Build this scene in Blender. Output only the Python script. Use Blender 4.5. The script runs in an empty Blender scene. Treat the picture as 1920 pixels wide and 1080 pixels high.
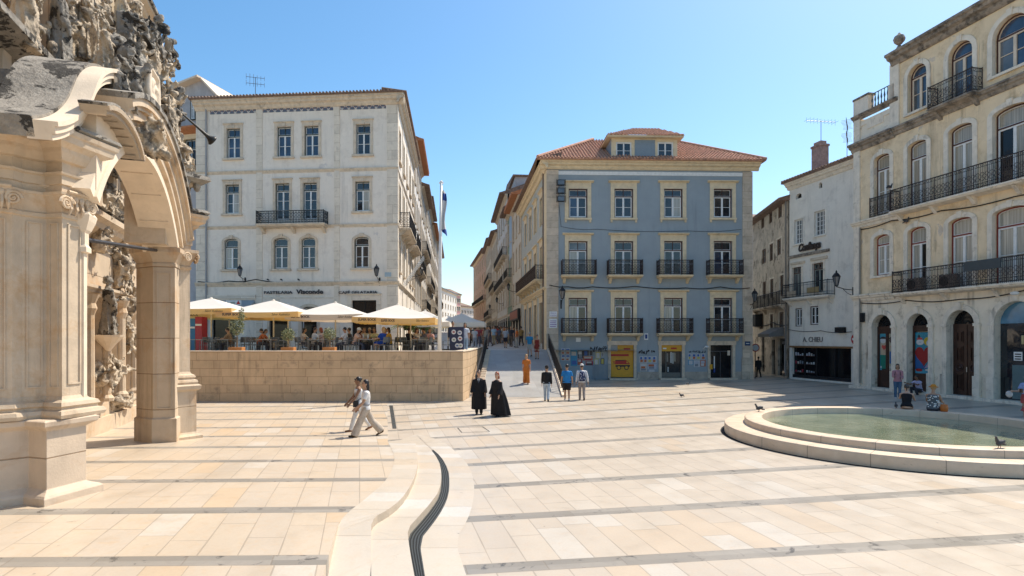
import bpy, bmesh, math, random
from mathutils import Vector, Matrix, noise as mnoise
R=math.radians; PI=math.pi
random.seed(7)
sc=bpy.context.scene
# ---------------- camera / world / sun / exposure ----------------
FPX=1100.0; HC=2.9; HY=637.0; CX=960.0
cam=bpy.data.objects.new('camera',bpy.data.cameras.new('camera')); sc.collection.objects.link(cam)
cam.location=(0,0,HC); cam.rotation_euler=(R(90),0,0)
cam.data.sensor_width=36; cam.data.lens=36*FPX/1920; cam.data.shift_y=(HY-540)/1920
cam.data.clip_start=.1; cam.data.clip_end=3000
sc.camera=cam
SUN_AZ=38; SUN_EL=57
w=bpy.data.worlds.new('World'); sc.world=w; w.use_nodes=True
nt=w.node_tree; nt.nodes.clear()
sky=nt.nodes.new('ShaderNodeTexSky'); sky.sky_type='NISHITA'; sky.sun_disc=False
sky.sun_elevation=R(SUN_EL); sky.sun_rotation=R(90-SUN_AZ); sky.altitude=100; sky.air_density=1.0; sky.dust_density=1.1; sky.ozone_density=1.0
bg=nt.nodes.new('ShaderNodeBackground'); bg.inputs[1].default_value=.15
wo=nt.nodes.new('ShaderNodeOutputWorld'); hs=nt.nodes.new('ShaderNodeHueSaturation'); hs.inputs['Saturation'].default_value=1.28; hs.inputs['Hue'].default_value=.491; hs.inputs['Value'].default_value=.74; nt.links.new(sky.outputs[0],hs.inputs['Color']); nt.links.new(hs.outputs[0],bg.inputs[0]); nt.links.new(bg.outputs[0],wo.inputs[0])
sl=bpy.data.lights.new('sun','SUN'); sl.energy=3.35; sl.angle=R(.5); sl.color=(1,.91,.77)
so=bpy.data.objects.new('sun',sl); sc.collection.objects.link(so)
sd=Vector((math.cos(R(SUN_AZ))*math.cos(R(SUN_EL)),math.sin(R(SUN_AZ))*math.cos(R(SUN_EL)),math.sin(R(SUN_EL))))
so.rotation_euler=sd.to_track_quat('Z','Y').to_euler(); so.location=(30,30,60)
sc.view_settings.view_transform='Standard'; sc.view_settings.look='None'; sc.view_settings.gamma=1; sc.view_settings.exposure=.92

# ---------------- measuring helpers ----------------
def gp(px,py,z=0.0):                       # pixel of the photo -> point on the level z
    Y=(HC-z)*FPX/(py-HY); return Vector(((px-CX)*Y/FPX,Y,z))
def dp(px,py,Y): return Vector(((px-CX)*Y/FPX,Y,HC-(py-HY)*Y/FPX))
def streetz(Y): return 2.15+.024*max(0,Y-42)

# ---------------- mesh builder ----------------
ROOTM={}
def link(o): sc.collection.objects.link(o)
def tag(o,label=None,cat=None,group=None,kind=None):
    if label: o['label']=label
    if cat: o['category']=cat
    if group: o['group']=group
    if kind: o['kind']=kind
    return o
def thing(name,label,cat,loc=(0,0,0),rz=0,group=None):
    o=bpy.data.objects.new(name,None); link(o); o.location=loc; o.rotation_euler=(0,0,rz); o.empty_display_size=.3
    ROOTM[o.name]=Matrix.Translation(Vector(loc))@Matrix.Rotation(rz,4,'Z')
    return tag(o,label,cat,group)
SPLIT=dict(corner_pilasters='corner_pilaster',pilasters='pilaster',side_pilasters='side_pilaster',string_courses='string_course',side_string_courses='string_course',cornices='cornice',trim='trim_band',stone_trim='stone_band',plinth='plinth_block',tiled_frieze='tiled_frieze',near_capital_volutes='capital_volute',shop_display='display_item',display_goods='shop_good',balcony_panels='balcony_panel',small_plaques='plaque',street_name_plates='street_name_plate',round_vents='round_vent',doors='door_opening',sign_band='sign_band',spandrel_blocks='spandrel_block',wall_mouldings='wall_moulding',dark_ledges='dark_ledge',far_mossy_caps='mossy_cap',tie_bars='tie_bar',poster_wheel_hubs='wheel_hub',fascia_marks='fascia_mark',floodlight_glass='floodlight_glass',floodlight_bracket='floodlight_bracket',soffit_panels='soffit_panel',shop_door_frame='shop_door_frame',side_cornice='side_cornice',ribs='rib',scroll_top='scroll_top',dark_shop_door='shop_door_piece',label_band='label_band',poster_van_chassis='van_shape',parapet_cap='parapet_cap')
class MB:
    def __init__(s,T=None): s.v=[];s.f=[];s.mi=[];s.ms=[];s.c=0;s.T=T or Matrix()
    def m(s,mat):
        if mat not in s.ms: s.ms.append(mat)
        s.c=s.ms.index(mat); return s
    def add(s,vs,fs):
        b=len(s.v); s.v+=[s.T@Vector(p) for p in vs]; s.f+=[tuple(b+i for i in f) for f in fs]; s.mi+=[s.c]*len(fs); return s
    def groups(s):
        par=list(range(len(s.v)))
        def fd(i):
            while par[i]!=i: par[i]=par[par[i]]; i=par[i]
            return i
        for f in s.f:
            for i in f[1:]: par[fd(i)]=fd(f[0])
        comp={}
        for k,f in enumerate(s.f): comp.setdefault(fd(f[0]),[]).append(k)
        cs=list(comp.values()); bb=[]
        for c in cs:
            vs=[s.v[i] for f in c for i in s.f[f]]; bb.append(([min(v[a] for v in vs)-.015 for a in range(3)],[max(v[a] for v in vs)+.015 for a in range(3)]))
        n=len(cs); pp=list(range(n))
        def f2(i):
            while pp[i]!=i: i=pp[i]
            return i
        for i in range(n):
            for j in range(i):
                if all(bb[i][0][a]<=bb[j][1][a] and bb[j][0][a]<=bb[i][1][a] for a in range(3)): pp[f2(i)]=f2(j)
        out={}
        for i in range(n): out.setdefault(f2(i),[]).extend(cs[i])
        return list(out.values())
    def quad(s,a,b,c,d): return s.add([a,b,c,d],[(0,1,2,3)])
    def box(s,x0,x1,y0,y1,z0,z1):
        return s.add([(x0,y0,z0),(x1,y0,z0),(x1,y1,z0),(x0,y1,z0),(x0,y0,z1),(x1,y0,z1),(x1,y1,z1),(x0,y1,z1)],
          [(0,3,2,1),(4,5,6,7),(0,1,5,4),(1,2,6,5),(2,3,7,6),(3,0,4,7)])
    def prism(s,poly,z0,z1,caps=True):
        n=len(poly); vs=[(p[0],p[1],z0) for p in poly]+[(p[0],p[1],z1) for p in poly]
        fs=[(i,(i+1)%n,n+(i+1)%n,n+i) for i in range(n)]
        if caps: fs+=[tuple(range(n-1,-1,-1)),tuple(range(n,2*n))]
        return s.add(vs,fs)
    def exxz(s,poly,y0,y1):   # profile in x,z extruded along y
        n=len(poly); vs=[(p[0],y0,p[1]) for p in poly]+[(p[0],y1,p[1]) for p in poly]
        return s.add(vs,[(i,(i+1)%n,n+(i+1)%n,n+i) for i in range(n)]+[tuple(range(n-1,-1,-1)),tuple(range(n,2*n))])
    def exyz(s,poly,x0,x1):
        n=len(poly); vs=[(x0,p[0],p[1]) for p in poly]+[(x1,p[0],p[1]) for p in poly]
        return s.add(vs,[(i,(i+1)%n,n+(i+1)%n,n+i) for i in range(n)]+[tuple(range(n-1,-1,-1)),tuple(range(n,2*n))])
    def loft(s,rings,caps=True):
        n=len(rings[0]); vs=[p for r in rings for p in r]; fs=[]
        for k in range(len(rings)-1):
            for i in range(n): fs.append((k*n+i,k*n+(i+1)%n,(k+1)*n+(i+1)%n,(k+1)*n+i))
        if caps: fs+=[tuple(range(n-1,-1,-1)),tuple((len(rings)-1)*n+i for i in range(n))]
        return s.add(vs,fs)
    def tube(s,pts,r,n=8,caps=True):
        pts=[Vector(p) for p in pts]; rings=[]; up=None
        for i,p in enumerate(pts):
            d=(pts[min(i+1,len(pts)-1)]-pts[max(i-1,0)]).normalized()
            if up is None: up=Vector((0,0,1)) if abs(d.z)<.9 else Vector((1,0,0))
            a=d.cross(up)
            if a.length<1e-4: a=d.cross(Vector((0,1,0)))
            a.normalize(); b=a.cross(d).normalized(); up=b
            rr=r[i] if isinstance(r,(list,tuple)) else r
            rings.append([p+a*rr*math.cos(2*PI*k/n)+b*rr*math.sin(2*PI*k/n) for k in range(n)])
        return s.loft(rings,caps)
    def lathe(s,prof,n=20,c=(0,0),a0=0,a1=2*PI):
        full=abs(a1-a0-2*PI)<1e-6; m=n if full else n+1; vs=[];fs=[]
        for r,z in prof:
            for k in range(m):
                a=a0+(a1-a0)*k/n; vs.append((c[0]+r*math.cos(a),c[1]+r*math.sin(a),z))
        for j in range(len(prof)-1):
            for k in range(n):
                k2=(k+1)%m; fs.append((j*m+k,j*m+k2,(j+1)*m+k2,(j+1)*m+k))
        return s.add(vs,fs)
    def ell(s,c,r,n=12,q=8,rot=None):
        c=Vector(c); vs=[];fs=[]; M=rot or Matrix.Identity(3)
        if not hasattr(r,'__len__'): r=(r,r,r)
        for j in range(1,q):
            t=PI*j/q
            for k in range(n):
                a=2*PI*k/n; vs.append(c+M@Vector((r[0]*math.sin(t)*math.cos(a),r[1]*math.sin(t)*math.sin(a),r[2]*math.cos(t))))
        vs+=[c+M@Vector((0,0,r[2])),c+M@Vector((0,0,-r[2]))]; T=len(vs)-2
        for j in range(q-2):
            for k in range(n): fs.append((j*n+k,(j+1)*n+k,(j+1)*n+(k+1)%n,j*n+(k+1)%n))
        for k in range(n): fs+= [(T,k,(k+1)%n),(T+1,(q-2)*n+(k+1)%n,(q-2)*n+k)]
        return s.add(vs,fs)
    def build(s,name,parent=None,smooth=False,label=None,origin=None,**kw):
        if name in SPLIT:
            grp=s.groups()
            if len(grp)>1:
                last=None
                for g_ in grp:
                    idx=sorted({i for f in g_ for i in s.f[f]}); mp={a:b for b,a in enumerate(idx)}; q=MB(); q.v=[s.v[i] for i in idx]; q.f=[tuple(mp[i] for i in s.f[f]) for f in g_]; q.mi=[s.mi[f] for f in g_]; used=sorted(set(q.mi)); q.ms=[s.ms[i] for i in used]; q.mi=[used.index(i) for i in q.mi]
                    last=q.build(SPLIT[name],parent,smooth,label,origin,**kw)
                return last
            name=SPLIT[name]
        me=bpy.data.meshes.new(name)
        if parent is not None:
            M=ROOTM[parent.name].inverted(); vs=[M@p for p in s.v]
        elif origin is not None:
            o_=Vector(origin); vs=[p-o_ for p in s.v]
        else: vs=s.v
        me.from_pydata([tuple(p) for p in vs],[],s.f)
        for m_ in s.ms: me.materials.append(m_)
        if len(s.ms)>1: me.polygons.foreach_set('material_index',s.mi)
        if smooth: me.polygons.foreach_set('use_smooth',[True]*len(me.polygons))
        me.update()
        o=bpy.data.objects.new(name,me); link(o)
        if parent is not None: o.parent=parent; ROOTM[o.name]=ROOTM[parent.name]
        elif origin is not None: o.location=origin; ROOTM[o.name]=Matrix.Translation(Vector(origin))
        else: ROOTM[o.name]=Matrix()
        if label: o['label']=label
        for k_,v_ in kw.items(): o['category' if k_=='cat' else k_]=v_
        return o
def fixn(o):
    bm=bmesh.new(); bm.from_mesh(o.data); bmesh.ops.recalc_face_normals(bm,faces=bm.faces); bm.to_mesh(o.data); bm.free(); return o
def bevel(o,wd=.01,seg=2):
    b=o.modifiers.new('bevel','BEVEL'); b.width=wd; b.segments=seg; b.limit_method='ANGLE'; return o
def copy_tree(o,parent=None):
    c=o.copy(); link(c)
    if parent is not None: c.parent=parent
    for ch in list(o.children): copy_tree(ch,c)
    return c
def remesh(o,vox,smooth=True):
    md=o.modifiers.new('r','REMESH'); md.mode='VOXEL'; md.voxel_size=vox; md.use_smooth_shade=True
    ms=o.modifiers.new('s','SMOOTH'); ms.iterations=2; ms.factor=.5
    dg=bpy.context.evaluated_depsgraph_get()
    me=bpy.data.meshes.new_from_object(o.evaluated_get(dg),depsgraph=dg)
    o.modifiers.clear(); old=o.data
    if not me.materials:
        for m_ in old.materials: me.materials.append(m_)
    me.name=old.name
    o.data=me; return o

# ---------------- materials ----------------
class NT:
    def __init__(s,name):
        s.mat=bpy.data.materials.new(name); s.mat.use_nodes=True; s.t=s.mat.node_tree; s.b=s.t.nodes['Principled BSDF']
    def n(s,k): return s.t.nodes.new(k)
    def l(s,a,b): s.t.links.new(a,b)
    def put(s,sock,v):
        if v is None: return
        if isinstance(v,(int,float)): sock.default_value=v
        elif isinstance(v,(tuple,list)): sock.default_value=tuple(v)+((1,) if len(v)==3 and sock.type=='RGBA' else ())
        else: s.l(v,sock)
    def obj(s): return s.n('ShaderNodeTexCoord').outputs['Object']
    def sep(s,v):
        x=s.n('ShaderNodeSeparateXYZ'); s.l(v,x.inputs[0]); return x.outputs
    def comb(s,a,b,c):
        x=s.n('ShaderNodeCombineXYZ'); s.put(x.inputs[0],a);s.put(x.inputs[1],b);s.put(x.inputs[2],c); return x.outputs[0]
    def M(s,op,a,b=None,c=None):
        x=s.n('ShaderNodeMath'); x.operation=op; s.put(x.inputs[0],a)
        if b is not None: s.put(x.inputs[1],b)
        if c is not None: s.put(x.inputs[2],c)
        return x.outputs[0]
    def mix(s,f,a,b,mode='MIX'):
        x=s.n('ShaderNodeMix'); x.data_type='RGBA'; x.blend_type=mode; s.put(x.inputs[0],f); s.put(x.inputs[6],a); s.put(x.inputs[7],b); return x.outputs[2]
    def noise(s,v,scale=1,det=5,rough=.55,dist=0):
        x=s.n('ShaderNodeTexNoise'); s.put(x.inputs['Vector'],v); x.inputs['Scale'].default_value=scale; x.inputs['Detail'].default_value=det; x.inputs['Roughness'].default_value=rough; x.inputs['Distortion'].default_value=dist; return x.outputs[0]
    def white(s,v):
        x=s.n('ShaderNodeTexWhiteNoise'); x.noise_dimensions='3D'; s.put(x.inputs['Vector'],v); return x.outputs
    def rng(s,v,a,b,c=0,d=1):
        x=s.n('ShaderNodeMapRange'); s.put(x.inputs[0],v); 
        for i,q in enumerate((a,b,c,d)): x.inputs[1+i].default_value=q
        return x.outputs[0]
    def scale(s,v,k):
        x=s.n('ShaderNodeVectorMath'); x.operation='MULTIPLY'; s.l(v,x.inputs[0]); x.inputs[1].default_value=k; return x.outputs[0]
    def bump(s,h,st=.3,dist=.02):
        x=s.n('ShaderNodeBump'); x.inputs['Strength'].default_value=st; x.inputs['Distance'].default_value=dist; s.put(x.inputs['Height'],h); s.l(x.outputs[0],s.b.inputs['Normal']); return x
    def fin(s,col,rough=.8,metal=0,spec=None):
        s.put(s.b.inputs['Base Color'],col); s.put(s.b.inputs['Roughness'],rough); s.put(s.b.inputs['Metallic'],metal)
        if spec is not None: s.put(s.b.inputs['Specular IOR Level'],spec)
        return s.mat
def sc_(c,k): return tuple(min(1,x*k) for x in c)
def mat(name,col,rough=.8,var=.15,scale=2.5,stain=None,streak=None,patch=None,bump=.3,bs=25,metal=0,joints=None,spec=None,bd=.02):
    t=NT(name); v=t.obj(); n1=t.noise(v,scale,6,.6)
    c=t.mix(t.rng(n1,.3,.7),sc_(col,1-var),sc_(col,1+var)); h=t.noise(v,bs,4,.6)
    if patch:   # (colour, threshold, scale)
        p=t.rng(t.noise(v,patch[2],8,.65,.3),patch[1],patch[1]+.02); c=t.mix(p,c,patch[0]); h=t.M('SUBTRACT',h,t.M('MULTIPLY',p,.5))
    if stain:   # (colour, amount, scale, threshold)
        p=t.rng(t.noise(v,stain[2],9,.7,.2),stain[3],stain[3]+.16,0,stain[1]); c=t.mix(p,c,stain[0])
    if streak:  # (colour, amount, density)
        p=t.rng(t.noise(t.scale(v,(streak[2],streak[2],streak[2]*.08)),1,6,.7),.52,.72,0,streak[1])
        q=t.rng(t.noise(v,.5,3,.5),.4,.6); c=t.mix(t.M('MULTIPLY',p,q),c,streak[0])
    if joints:  # (width, height, joint size, variation)
        s_=t.sep(v); u=t.M('ADD',s_[0],s_[1]); row=t.M('FLOOR',t.M('DIVIDE',s_[2],joints[1]))
        off=t.M('MULTIPLY',t.white(t.comb(row,7.3,1.1))[0],1.0)
        uu=t.M('ADD',t.M('DIVIDE',u,joints[0]),off); colm=t.M('FLOOR',uu)
        rnd=t.white(t.comb(colm,row,3.0))[0]
        c=t.mix(t.rng(rnd,0,1,0,1),t.mix(1,c,(1-joints[3],)*3,'MULTIPLY'),c)
        fu=t.M('MULTIPLY',t.M('PINGPONG',t.M('FRACT',uu),.5),joints[0]); fz=t.M('MULTIPLY',t.M('PINGPONG',t.M('FRACT',t.M('DIVIDE',s_[2],joints[1])),.5),joints[1])
        e=t.rng(t.M('MINIMUM',fu,fz),joints[2]*.5,joints[2],0,1)
        c=t.mix(e,t.mix(1,c,(.58,.52,.46),'MULTIPLY'),c); h=t.M('ADD',t.M('MULTIPLY',h,.4),e)
    t.bump(h,bump,bd)
    return t.fin(c,rough,metal,spec)
def flat(name,col,rough=.6,metal=0,spec=None,var=.08): 
    t=NT(name); n=t.noise(t.obj(),6,4,.6); return t.fin(t.mix(t.rng(n,.3,.7),sc_(col,1-var),sc_(col,1+var)),rough,metal,spec)
def glassm(name,col,rough=.04,spec=.8,wave=.01):
    t=NT(name); v=t.obj(); t.bump(t.noise(v,1.7,2,.5),.35,wave); n=t.noise(v,.9,3,.5)
    return t.fin(t.mix(t.rng(n,.35,.65),sc_(col,.6),sc_(col,1.4)),rough,0,spec)
def curtain(name,col):
    t=NT(name); v=t.obj(); s_=t.sep(v); n=t.noise(t.comb(t.M('MULTIPLY',t.M('ADD',s_[0],s_[1]),14),0,t.M('MULTIPLY',s_[2],.3)),1,3,.5)
    return t.fin(t.mix(t.rng(n,.35,.65),sc_(col,.55),col),.12,0,.7)

G_DARK=glassm('dark_glass',(.02,.024,.03)); G_BLUE=glassm('blue_glass',(.03,.05,.09)); G_GREY=glassm('grey_glass',(.10,.11,.12),.06)
G_CURT=curtain('curtained_glass',(.50,.47,.40)); G_CURT2=curtain('warm_curtained_glass',(.42,.37,.29)); G_BLACK=glassm('black_glass',(.006,.006,.008),.08,.4)
M_IRON=flat('wrought_iron',(.035,.022,.02),.5,.3); M_BLACKIRON=flat('black_iron',(.015,.015,.017),.5,.3)
M_WHITEPAINT=flat('white_paint',(.72,.72,.70),.5); M_BROWNPAINT=flat('brown_paint',(.07,.022,.015),.5); M_REDPAINT=flat('dark_red_paint',(.20,.03,.02),.5)
M_GREENPAINT=flat('dark_green_paint',(.05,.06,.05),.5)
M_TRIM=mat('cream_stone_trim',(.68,.55,.36),.75,.12,3,stain=((.30,.24,.17),.5,2.2,.55),bump=.15)
M_TRIMG=mat('grey_stone_trim',(.60,.50,.38),.8,.14,3,stain=((.2,.17,.14),.6,2.5,.54),streak=((.12,.1,.08),.6,3),bump=.2)
M_PLINTH=mat('stone_plinth',(.42,.36,.29),.8,.2,2,stain=((.16,.14,.12),.7,1.5,.52),bump=.3)
# ---------------- facade system ----------------
class Fac:
    """x runs left to right as seen from outside, y into the building, z up"""
    def __init__(s,P0,P1):
        s.p=Vector((P0[0],P0[1],0)); d=Vector((P1[0]-P0[0],P1[1]-P0[1],0)); s.W=d.length; s.x=d.normalized(); s.y=Vector((-s.x.y,s.x.x,0))
        s.T=Matrix(((s.x.x,s.y.x,0,s.p.x),(s.x.y,s.y.y,0,s.p.y),(0,0,1,0),(0,0,0,1))); s.a=math.atan2(s.x.y,s.x.x)
    def t(s,px,off=0):      # along-position seen at pixel column px
        k=(px-CX)/FPX; p=s.p-s.y*off; # p + x*t : X = k*Y
        return (k*p.y-p.x)/(s.x.x-k*s.x.y)
    def z(s,px,py,off=0):
        t=s.t(px,off); P=s.p-s.y*off+s.x*t; return HC-(py-HY)*P.y/FPX
    def mb(s): return MB(s.T)
def outline(h,i=0,n=10):
    x0,x1,z0,z1=h['x0']+i,h['x1']-i,h['z0']+(i if h.get('bot',1) else 0),h['z1']
    rise=h.get('rise',0)
    if rise<=0: return [(x0,z0),(x1,z0),(x1,z1-i),(x0,z1-i)]
    zs=z1-rise; a=(x1-x0)/2; b=max(.01,rise-i); xc=(x0+x1)/2; pts=[(x0,z0),(x1,z0)]
    for k in range(n+1): t=PI*k/n; pts.append((xc+a*math.cos(t),zs+b*math.sin(t)))
    return pts
def ring(M,po,pi,y0,y1):
    n=len(po); vs=[(p[0],y0,p[1]) for p in po]+[(p[0],y0,p[1]) for p in pi]+[(p[0],y1,p[1]) for p in po]+[(p[0],y1,p[1]) for p in pi]; fs=[]
    for i in range(n):
        j=(i+1)%n; fs+=[(i,j,n+j,n+i),(n+i,n+j,3*n+j,3*n+i),(j,i,2*n+i,2*n+j)]
    M.add(vs,fs)
def wall(M,F,z0,z1,holes,x0=0,x1=None,dep=.28,top=None):
    x1=F.W if x1 is None else x1
    xs=sorted({x0,x1}|{round(h[k],4) for h in holes for k in('x0','x1')}); zs=sorted({z0,z1}|{round(h[k],4) for h in holes for k in('z0','z1')})
    xs=[x for x in xs if x0<=x<=x1]; zs=[z for z in zs if z0<=z<=z1]
    for i in range(len(xs)-1):
        for j in range(len(zs)-1):
            cx=(xs[i]+xs[i+1])/2; cz=(zs[j]+zs[j+1])/2
            if any(h['x0']<cx<h['x1'] and h['z0']<cz<h['z1'] for h in holes): continue
            M.quad((xs[i],0,zs[j]),(xs[i+1],0,zs[j]),(xs[i+1],0,zs[j+1]),(xs[i],0,zs[j+1]))
    for h in holes:
        hh=dict(h); hh['x0']=round(h['x0'],4);hh['x1']=round(h['x1'],4);hh['z0']=round(h['z0'],4);hh['z1']=round(h['z1'],4)
        o=outline(hh); n=len(o)
        for i in range(n): a=o[i]; b=o[(i+1)%n]; M.quad((b[0],0,b[1]),(a[0],0,a[1]),(a[0],dep,a[1]),(b[0],dep,b[1]))
        if h.get('rise',0)>0:
            arc=o[2:]; m=len(arc)//2
            for k in range(m): M.add([(hh['x1'],0,hh['z1']),(arc[k+1][0],0,arc[k+1][1]),(arc[k][0],0,arc[k][1])],[(0,1,2)])
            for k in range(m,len(arc)-1): M.add([(hh['x0'],0,hh['z1']),(arc[k+1][0],0,arc[k+1][1]),(arc[k][0],0,arc[k][1])],[(0,1,2)])
def hole(x0,x1,z0,z1,rise=0,**k): d=dict(x0=x0,x1=x1,z0=z0,z1=z1,rise=rise); d.update(k); return d
def window(P,F,h,fm=M_BROWNPAINT,sm=M_WHITEPAINT,gl=G_DARK,tr=.25,rows=2,leaf=2,sur=None,lint=None,sill=None,yy=.13,fw=.055,sw=.05,name='window',gl2=None,key=None,label=None):
    x0,x1,z0,z1,rise=h['x0'],h['x1'],h['z0'],h['z1'],h.get('rise',0)
    M=F.mb(); M.m(fm); ring(M,outline(h),outline(h,fw),yy,yy+.12)
    zt=z1-(z1-z0)*tr if tr else z1-fw
    if rise and tr: zt=min(zt,z1-rise-.02) if rise>.4 else zt
    if tr: M.box(x0+fw,x1-fw,yy-.005,yy+.1,zt-.035,zt+.035); top=zt-.035
    else: top=z1-fw
    M.m(sm); xi0,xi1=x0+fw,x1-fw; zb=z0+fw
    lw=(xi1-xi0)/leaf
    for k in range(leaf):
        a=xi0+k*lw; b=a+lw
        ring(M,[(a,zb),(b,zb),(b,top),(a,top)],[(a+sw,zb+sw*1.3),(b-sw,zb+sw*1.3),(b-sw,top-sw),(a+sw,top-sw)],yy+.02,yy+.085)
        for r_ in range(1,rows):
            zz=zb+(top-zb)*r_/rows; M.box(a+sw,b-sw,yy+.035,yy+.075,zz-.014,zz+.014)
    if tr:
        if rise:
            hh=dict(h); hh['z0']=zt+.035; hh['x0']=xi0; hh['x1']=xi1; hh['z1']=z1-fw; hh['rise']=max(.02,rise-fw)
            ring(M,outline(hh),outline(hh,.03),yy+.03,yy+.08)
        else:
            ring(M,[(xi0,zt+.035),(xi1,zt+.035),(xi1,z1-fw),(xi0,z1-fw)],[(xi0+.03,zt+.065),(xi1-.03,zt+.065),(xi1-.03,z1-fw-.03),(xi0+.03,z1-fw-.03)],yy+.03,yy+.08)
            M.m(fm).box((x0+x1)/2-.02,(x0+x1)/2+.02,yy+.02,yy+.08,zt+.035,z1-fw)
    o=M.build(name,P,label=label)
    g=F.mb().m(gl); ol=outline(h,.02)
    if gl2 is None: g.add([(p[0],yy+.07,p[1]) for p in ol],[tuple(range(len(ol)))])
    else:
        g.add([(p[0],yy+.075,p[1]) for p in ol],[tuple(range(len(ol)))])
        a=xi0+(random.randrange(leaf))*lw; g.m(gl2).quad((a,yy+.065,zb),(a+lw,yy+.065,zb),(a+lw,yy+.065,top),(a,yy+.065,top))
    g.build('pane',o)
    if sur:
        M=F.mb().m(sur[1]); hh=dict(h); sw_=sur[0]
        ho=dict(x0=x0-sw_,x1=x1+sw_,z0=z0-(sw_*.0),z1=z1+sw_,rise=(rise+sw_ if rise else 0))
        hi=dict(x0=x0,x1=x1,z0=z0,z1=z1,rise=rise); po=outline(ho); pi=outline(hi)
        n=len(po); y0=-sur[2]
        for i in range(1,n):
            j=(i+1)%n
            M.add([(po[i][0],y0,po[i][1]),(po[j][0],y0,po[j][1]),(pi[j][0],y0,pi[j][1]),(pi[i][0],y0,pi[i][1]),(po[i][0],.0,po[i][1]),(po[j][0],.0,po[j][1]),(pi[j][0],.14,pi[j][1]),(pi[i][0],.14,pi[i][1])],[(0,1,2,3),(1,0,4,5),(3,2,6,7)])
        M.quad((po[0][0],y0,po[0][1]),(pi[0][0],y0,pi[0][1]),(pi[0][0],0,pi[0][1]),(po[0][0],0,po[0][1]))
        M.quad((pi[1][0],y0,pi[1][1]),(po[1][0],y0,po[1][1]),(po[1][0],0,po[1][1]),(pi[1][0],0,pi[1][1]))
        if key:
            xm=(x0+x1)/2; M.add([(xm-.1,-sur[2]-.05,z1-.02),(xm+.1,-sur[2]-.05,z1-.02),(xm+.14,-sur[2]-.05,z1+sw_+.06),(xm-.14,-sur[2]-.05,z1+sw_+.06),(xm-.1,0,z1-.02),(xm+.1,0,z1-.02),(xm+.14,0,z1+sw_+.06),(xm-.14,0,z1+sw_+.06)],[(0,1,2,3),(4,0,3,7),(1,5,6,2),(3,2,6,7),(0,4,5,1)])
        if lint:   # (z height of the cap, overhang, projection)
            zz=z1+sw_; M.box(x0-sw_,x1+sw_,-sur[2]-.01,0,zz,zz+lint[0]*.55)
            M.exyz([(0,zz+lint[0]*.55),(-sur[2]-.03,zz+lint[0]*.55),(-lint[2]*.6,zz+lint[0]*.7),(-lint[2],zz+lint[0]*.8),(-lint[2],zz+lint[0]),(0,zz+lint[0]+.03)],x0-sw_-lint[1],x1+sw_+lint[1])
        M.build('surround',o)
    if sill:   # (overhang, height, projection)
        M=F.mb().m(sur[1] if sur else M_TRIM); e=sill[0]; M.box(x0-e,x1+e,-sill[2],.12,z0-sill[1],z0-.003)
        if len(sill)>3:
            M.box(x0-e+.03,x0-e+.16,-sill[2]*.6,0,z0-sill[1]-sill[3],z0-sill[1]); M.box(x1+e-.16,x1+e-.03,-sill[2]*.6,0,z0-sill[1]-sill[3],z0-sill[1])
        M.build('sill',o)
    return o
def railing_mesh(F,path,z,h=1.0,mt=M_IRON,sp=.11,orn=True,r=.011):
    M=F.mb().m(mt)
    for a,b in zip(path[:-1],path[1:]):
        A=Vector((a[0],a[1],0)); B=Vector((b[0],b[1],0)); L=(B-A).length; d=(B-A)/L; nrm=Vector((-d.y,d.x,0))
        for zz,rr in ((z+h,.028),(z+.07,.018),(z+h-.16,.012),(z+.24,.012)):
            M.tube([A+Vector((0,0,zz)),B+Vector((0,0,zz))],rr,4)
        n=max(1,int(L/sp))
        for i in range(n+1):
            p=A+d*(L*i/n); M.tube([p+Vector((0,0,z)),p+Vector((0,0,z+h))],r if i%8 else r*2,4,False)
        if orn:
            m=max(1,int(L/.22))
            for i in range(m):
                p=A+d*(L*(i+.5)/m)
                for zc,rr,th in ((z+h-.08,.06,.011),(z+.155,.07,.011),(z+.42,.1,.014),(z+.64,.09,.014)):
                    M.tube([p+d*(rr*math.cos(q*PI/3))+Vector((0,0,zc+rr*math.sin(q*PI/3))) for q in range(7)],th,3,False)
    for p in path: M.tube([(p[0],p[1],z-.02),(p[0],p[1],z+h+.06)],.028,6)
    return M
def balcony(P,F,x0,x1,z,proj,h=1.0,mt=M_IRON,stone=M_TRIM,br=2,sp=.11,orn=True,thick=.16,lab=None):
    M=F.mb().m(stone); M.box(x0,x1,-proj,0,z-thick*.5,z); M.exyz([(0,z-thick*.5),(0,z-thick-.06),(-proj+.1,z-thick),(-proj+.04,z-thick*.5)],x0+.04,x1-.04)
    for k in range(br):
        x=x0+.25+(x1-x0-.5)*(k/(br-1) if br>1 else .5)
        M.exyz([(0,z-thick-.02),(0,z-thick-.42),(-.1,z-thick-.38),(-proj*.45,z-thick-.16),(-proj*.75,z-thick-.03)],x-.09,x+.09)
    b=M.build('balcony',P,label=lab)
    railing_mesh(F,[(x0+.05,0),(x0+.05,-proj+.05),(x1-.05,-proj+.05),(x1-.05,0)],z,h,mt,sp,orn).build('railing',b)
    return b
def cornice(M,F,x0,x1,z,h,p,drop=0):
    """moulded band with its top at z"""
    M.exyz([(0,z),(-p,z),(-p,z-h*.22),(-p*.8,z-h*.3),(-p*.72,z-h*.5),(-p*.4,z-h*.62),(-p*.3,z-h*.85),(-p*.15,z-h),(0,z-h)],x0,x1)
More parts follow.
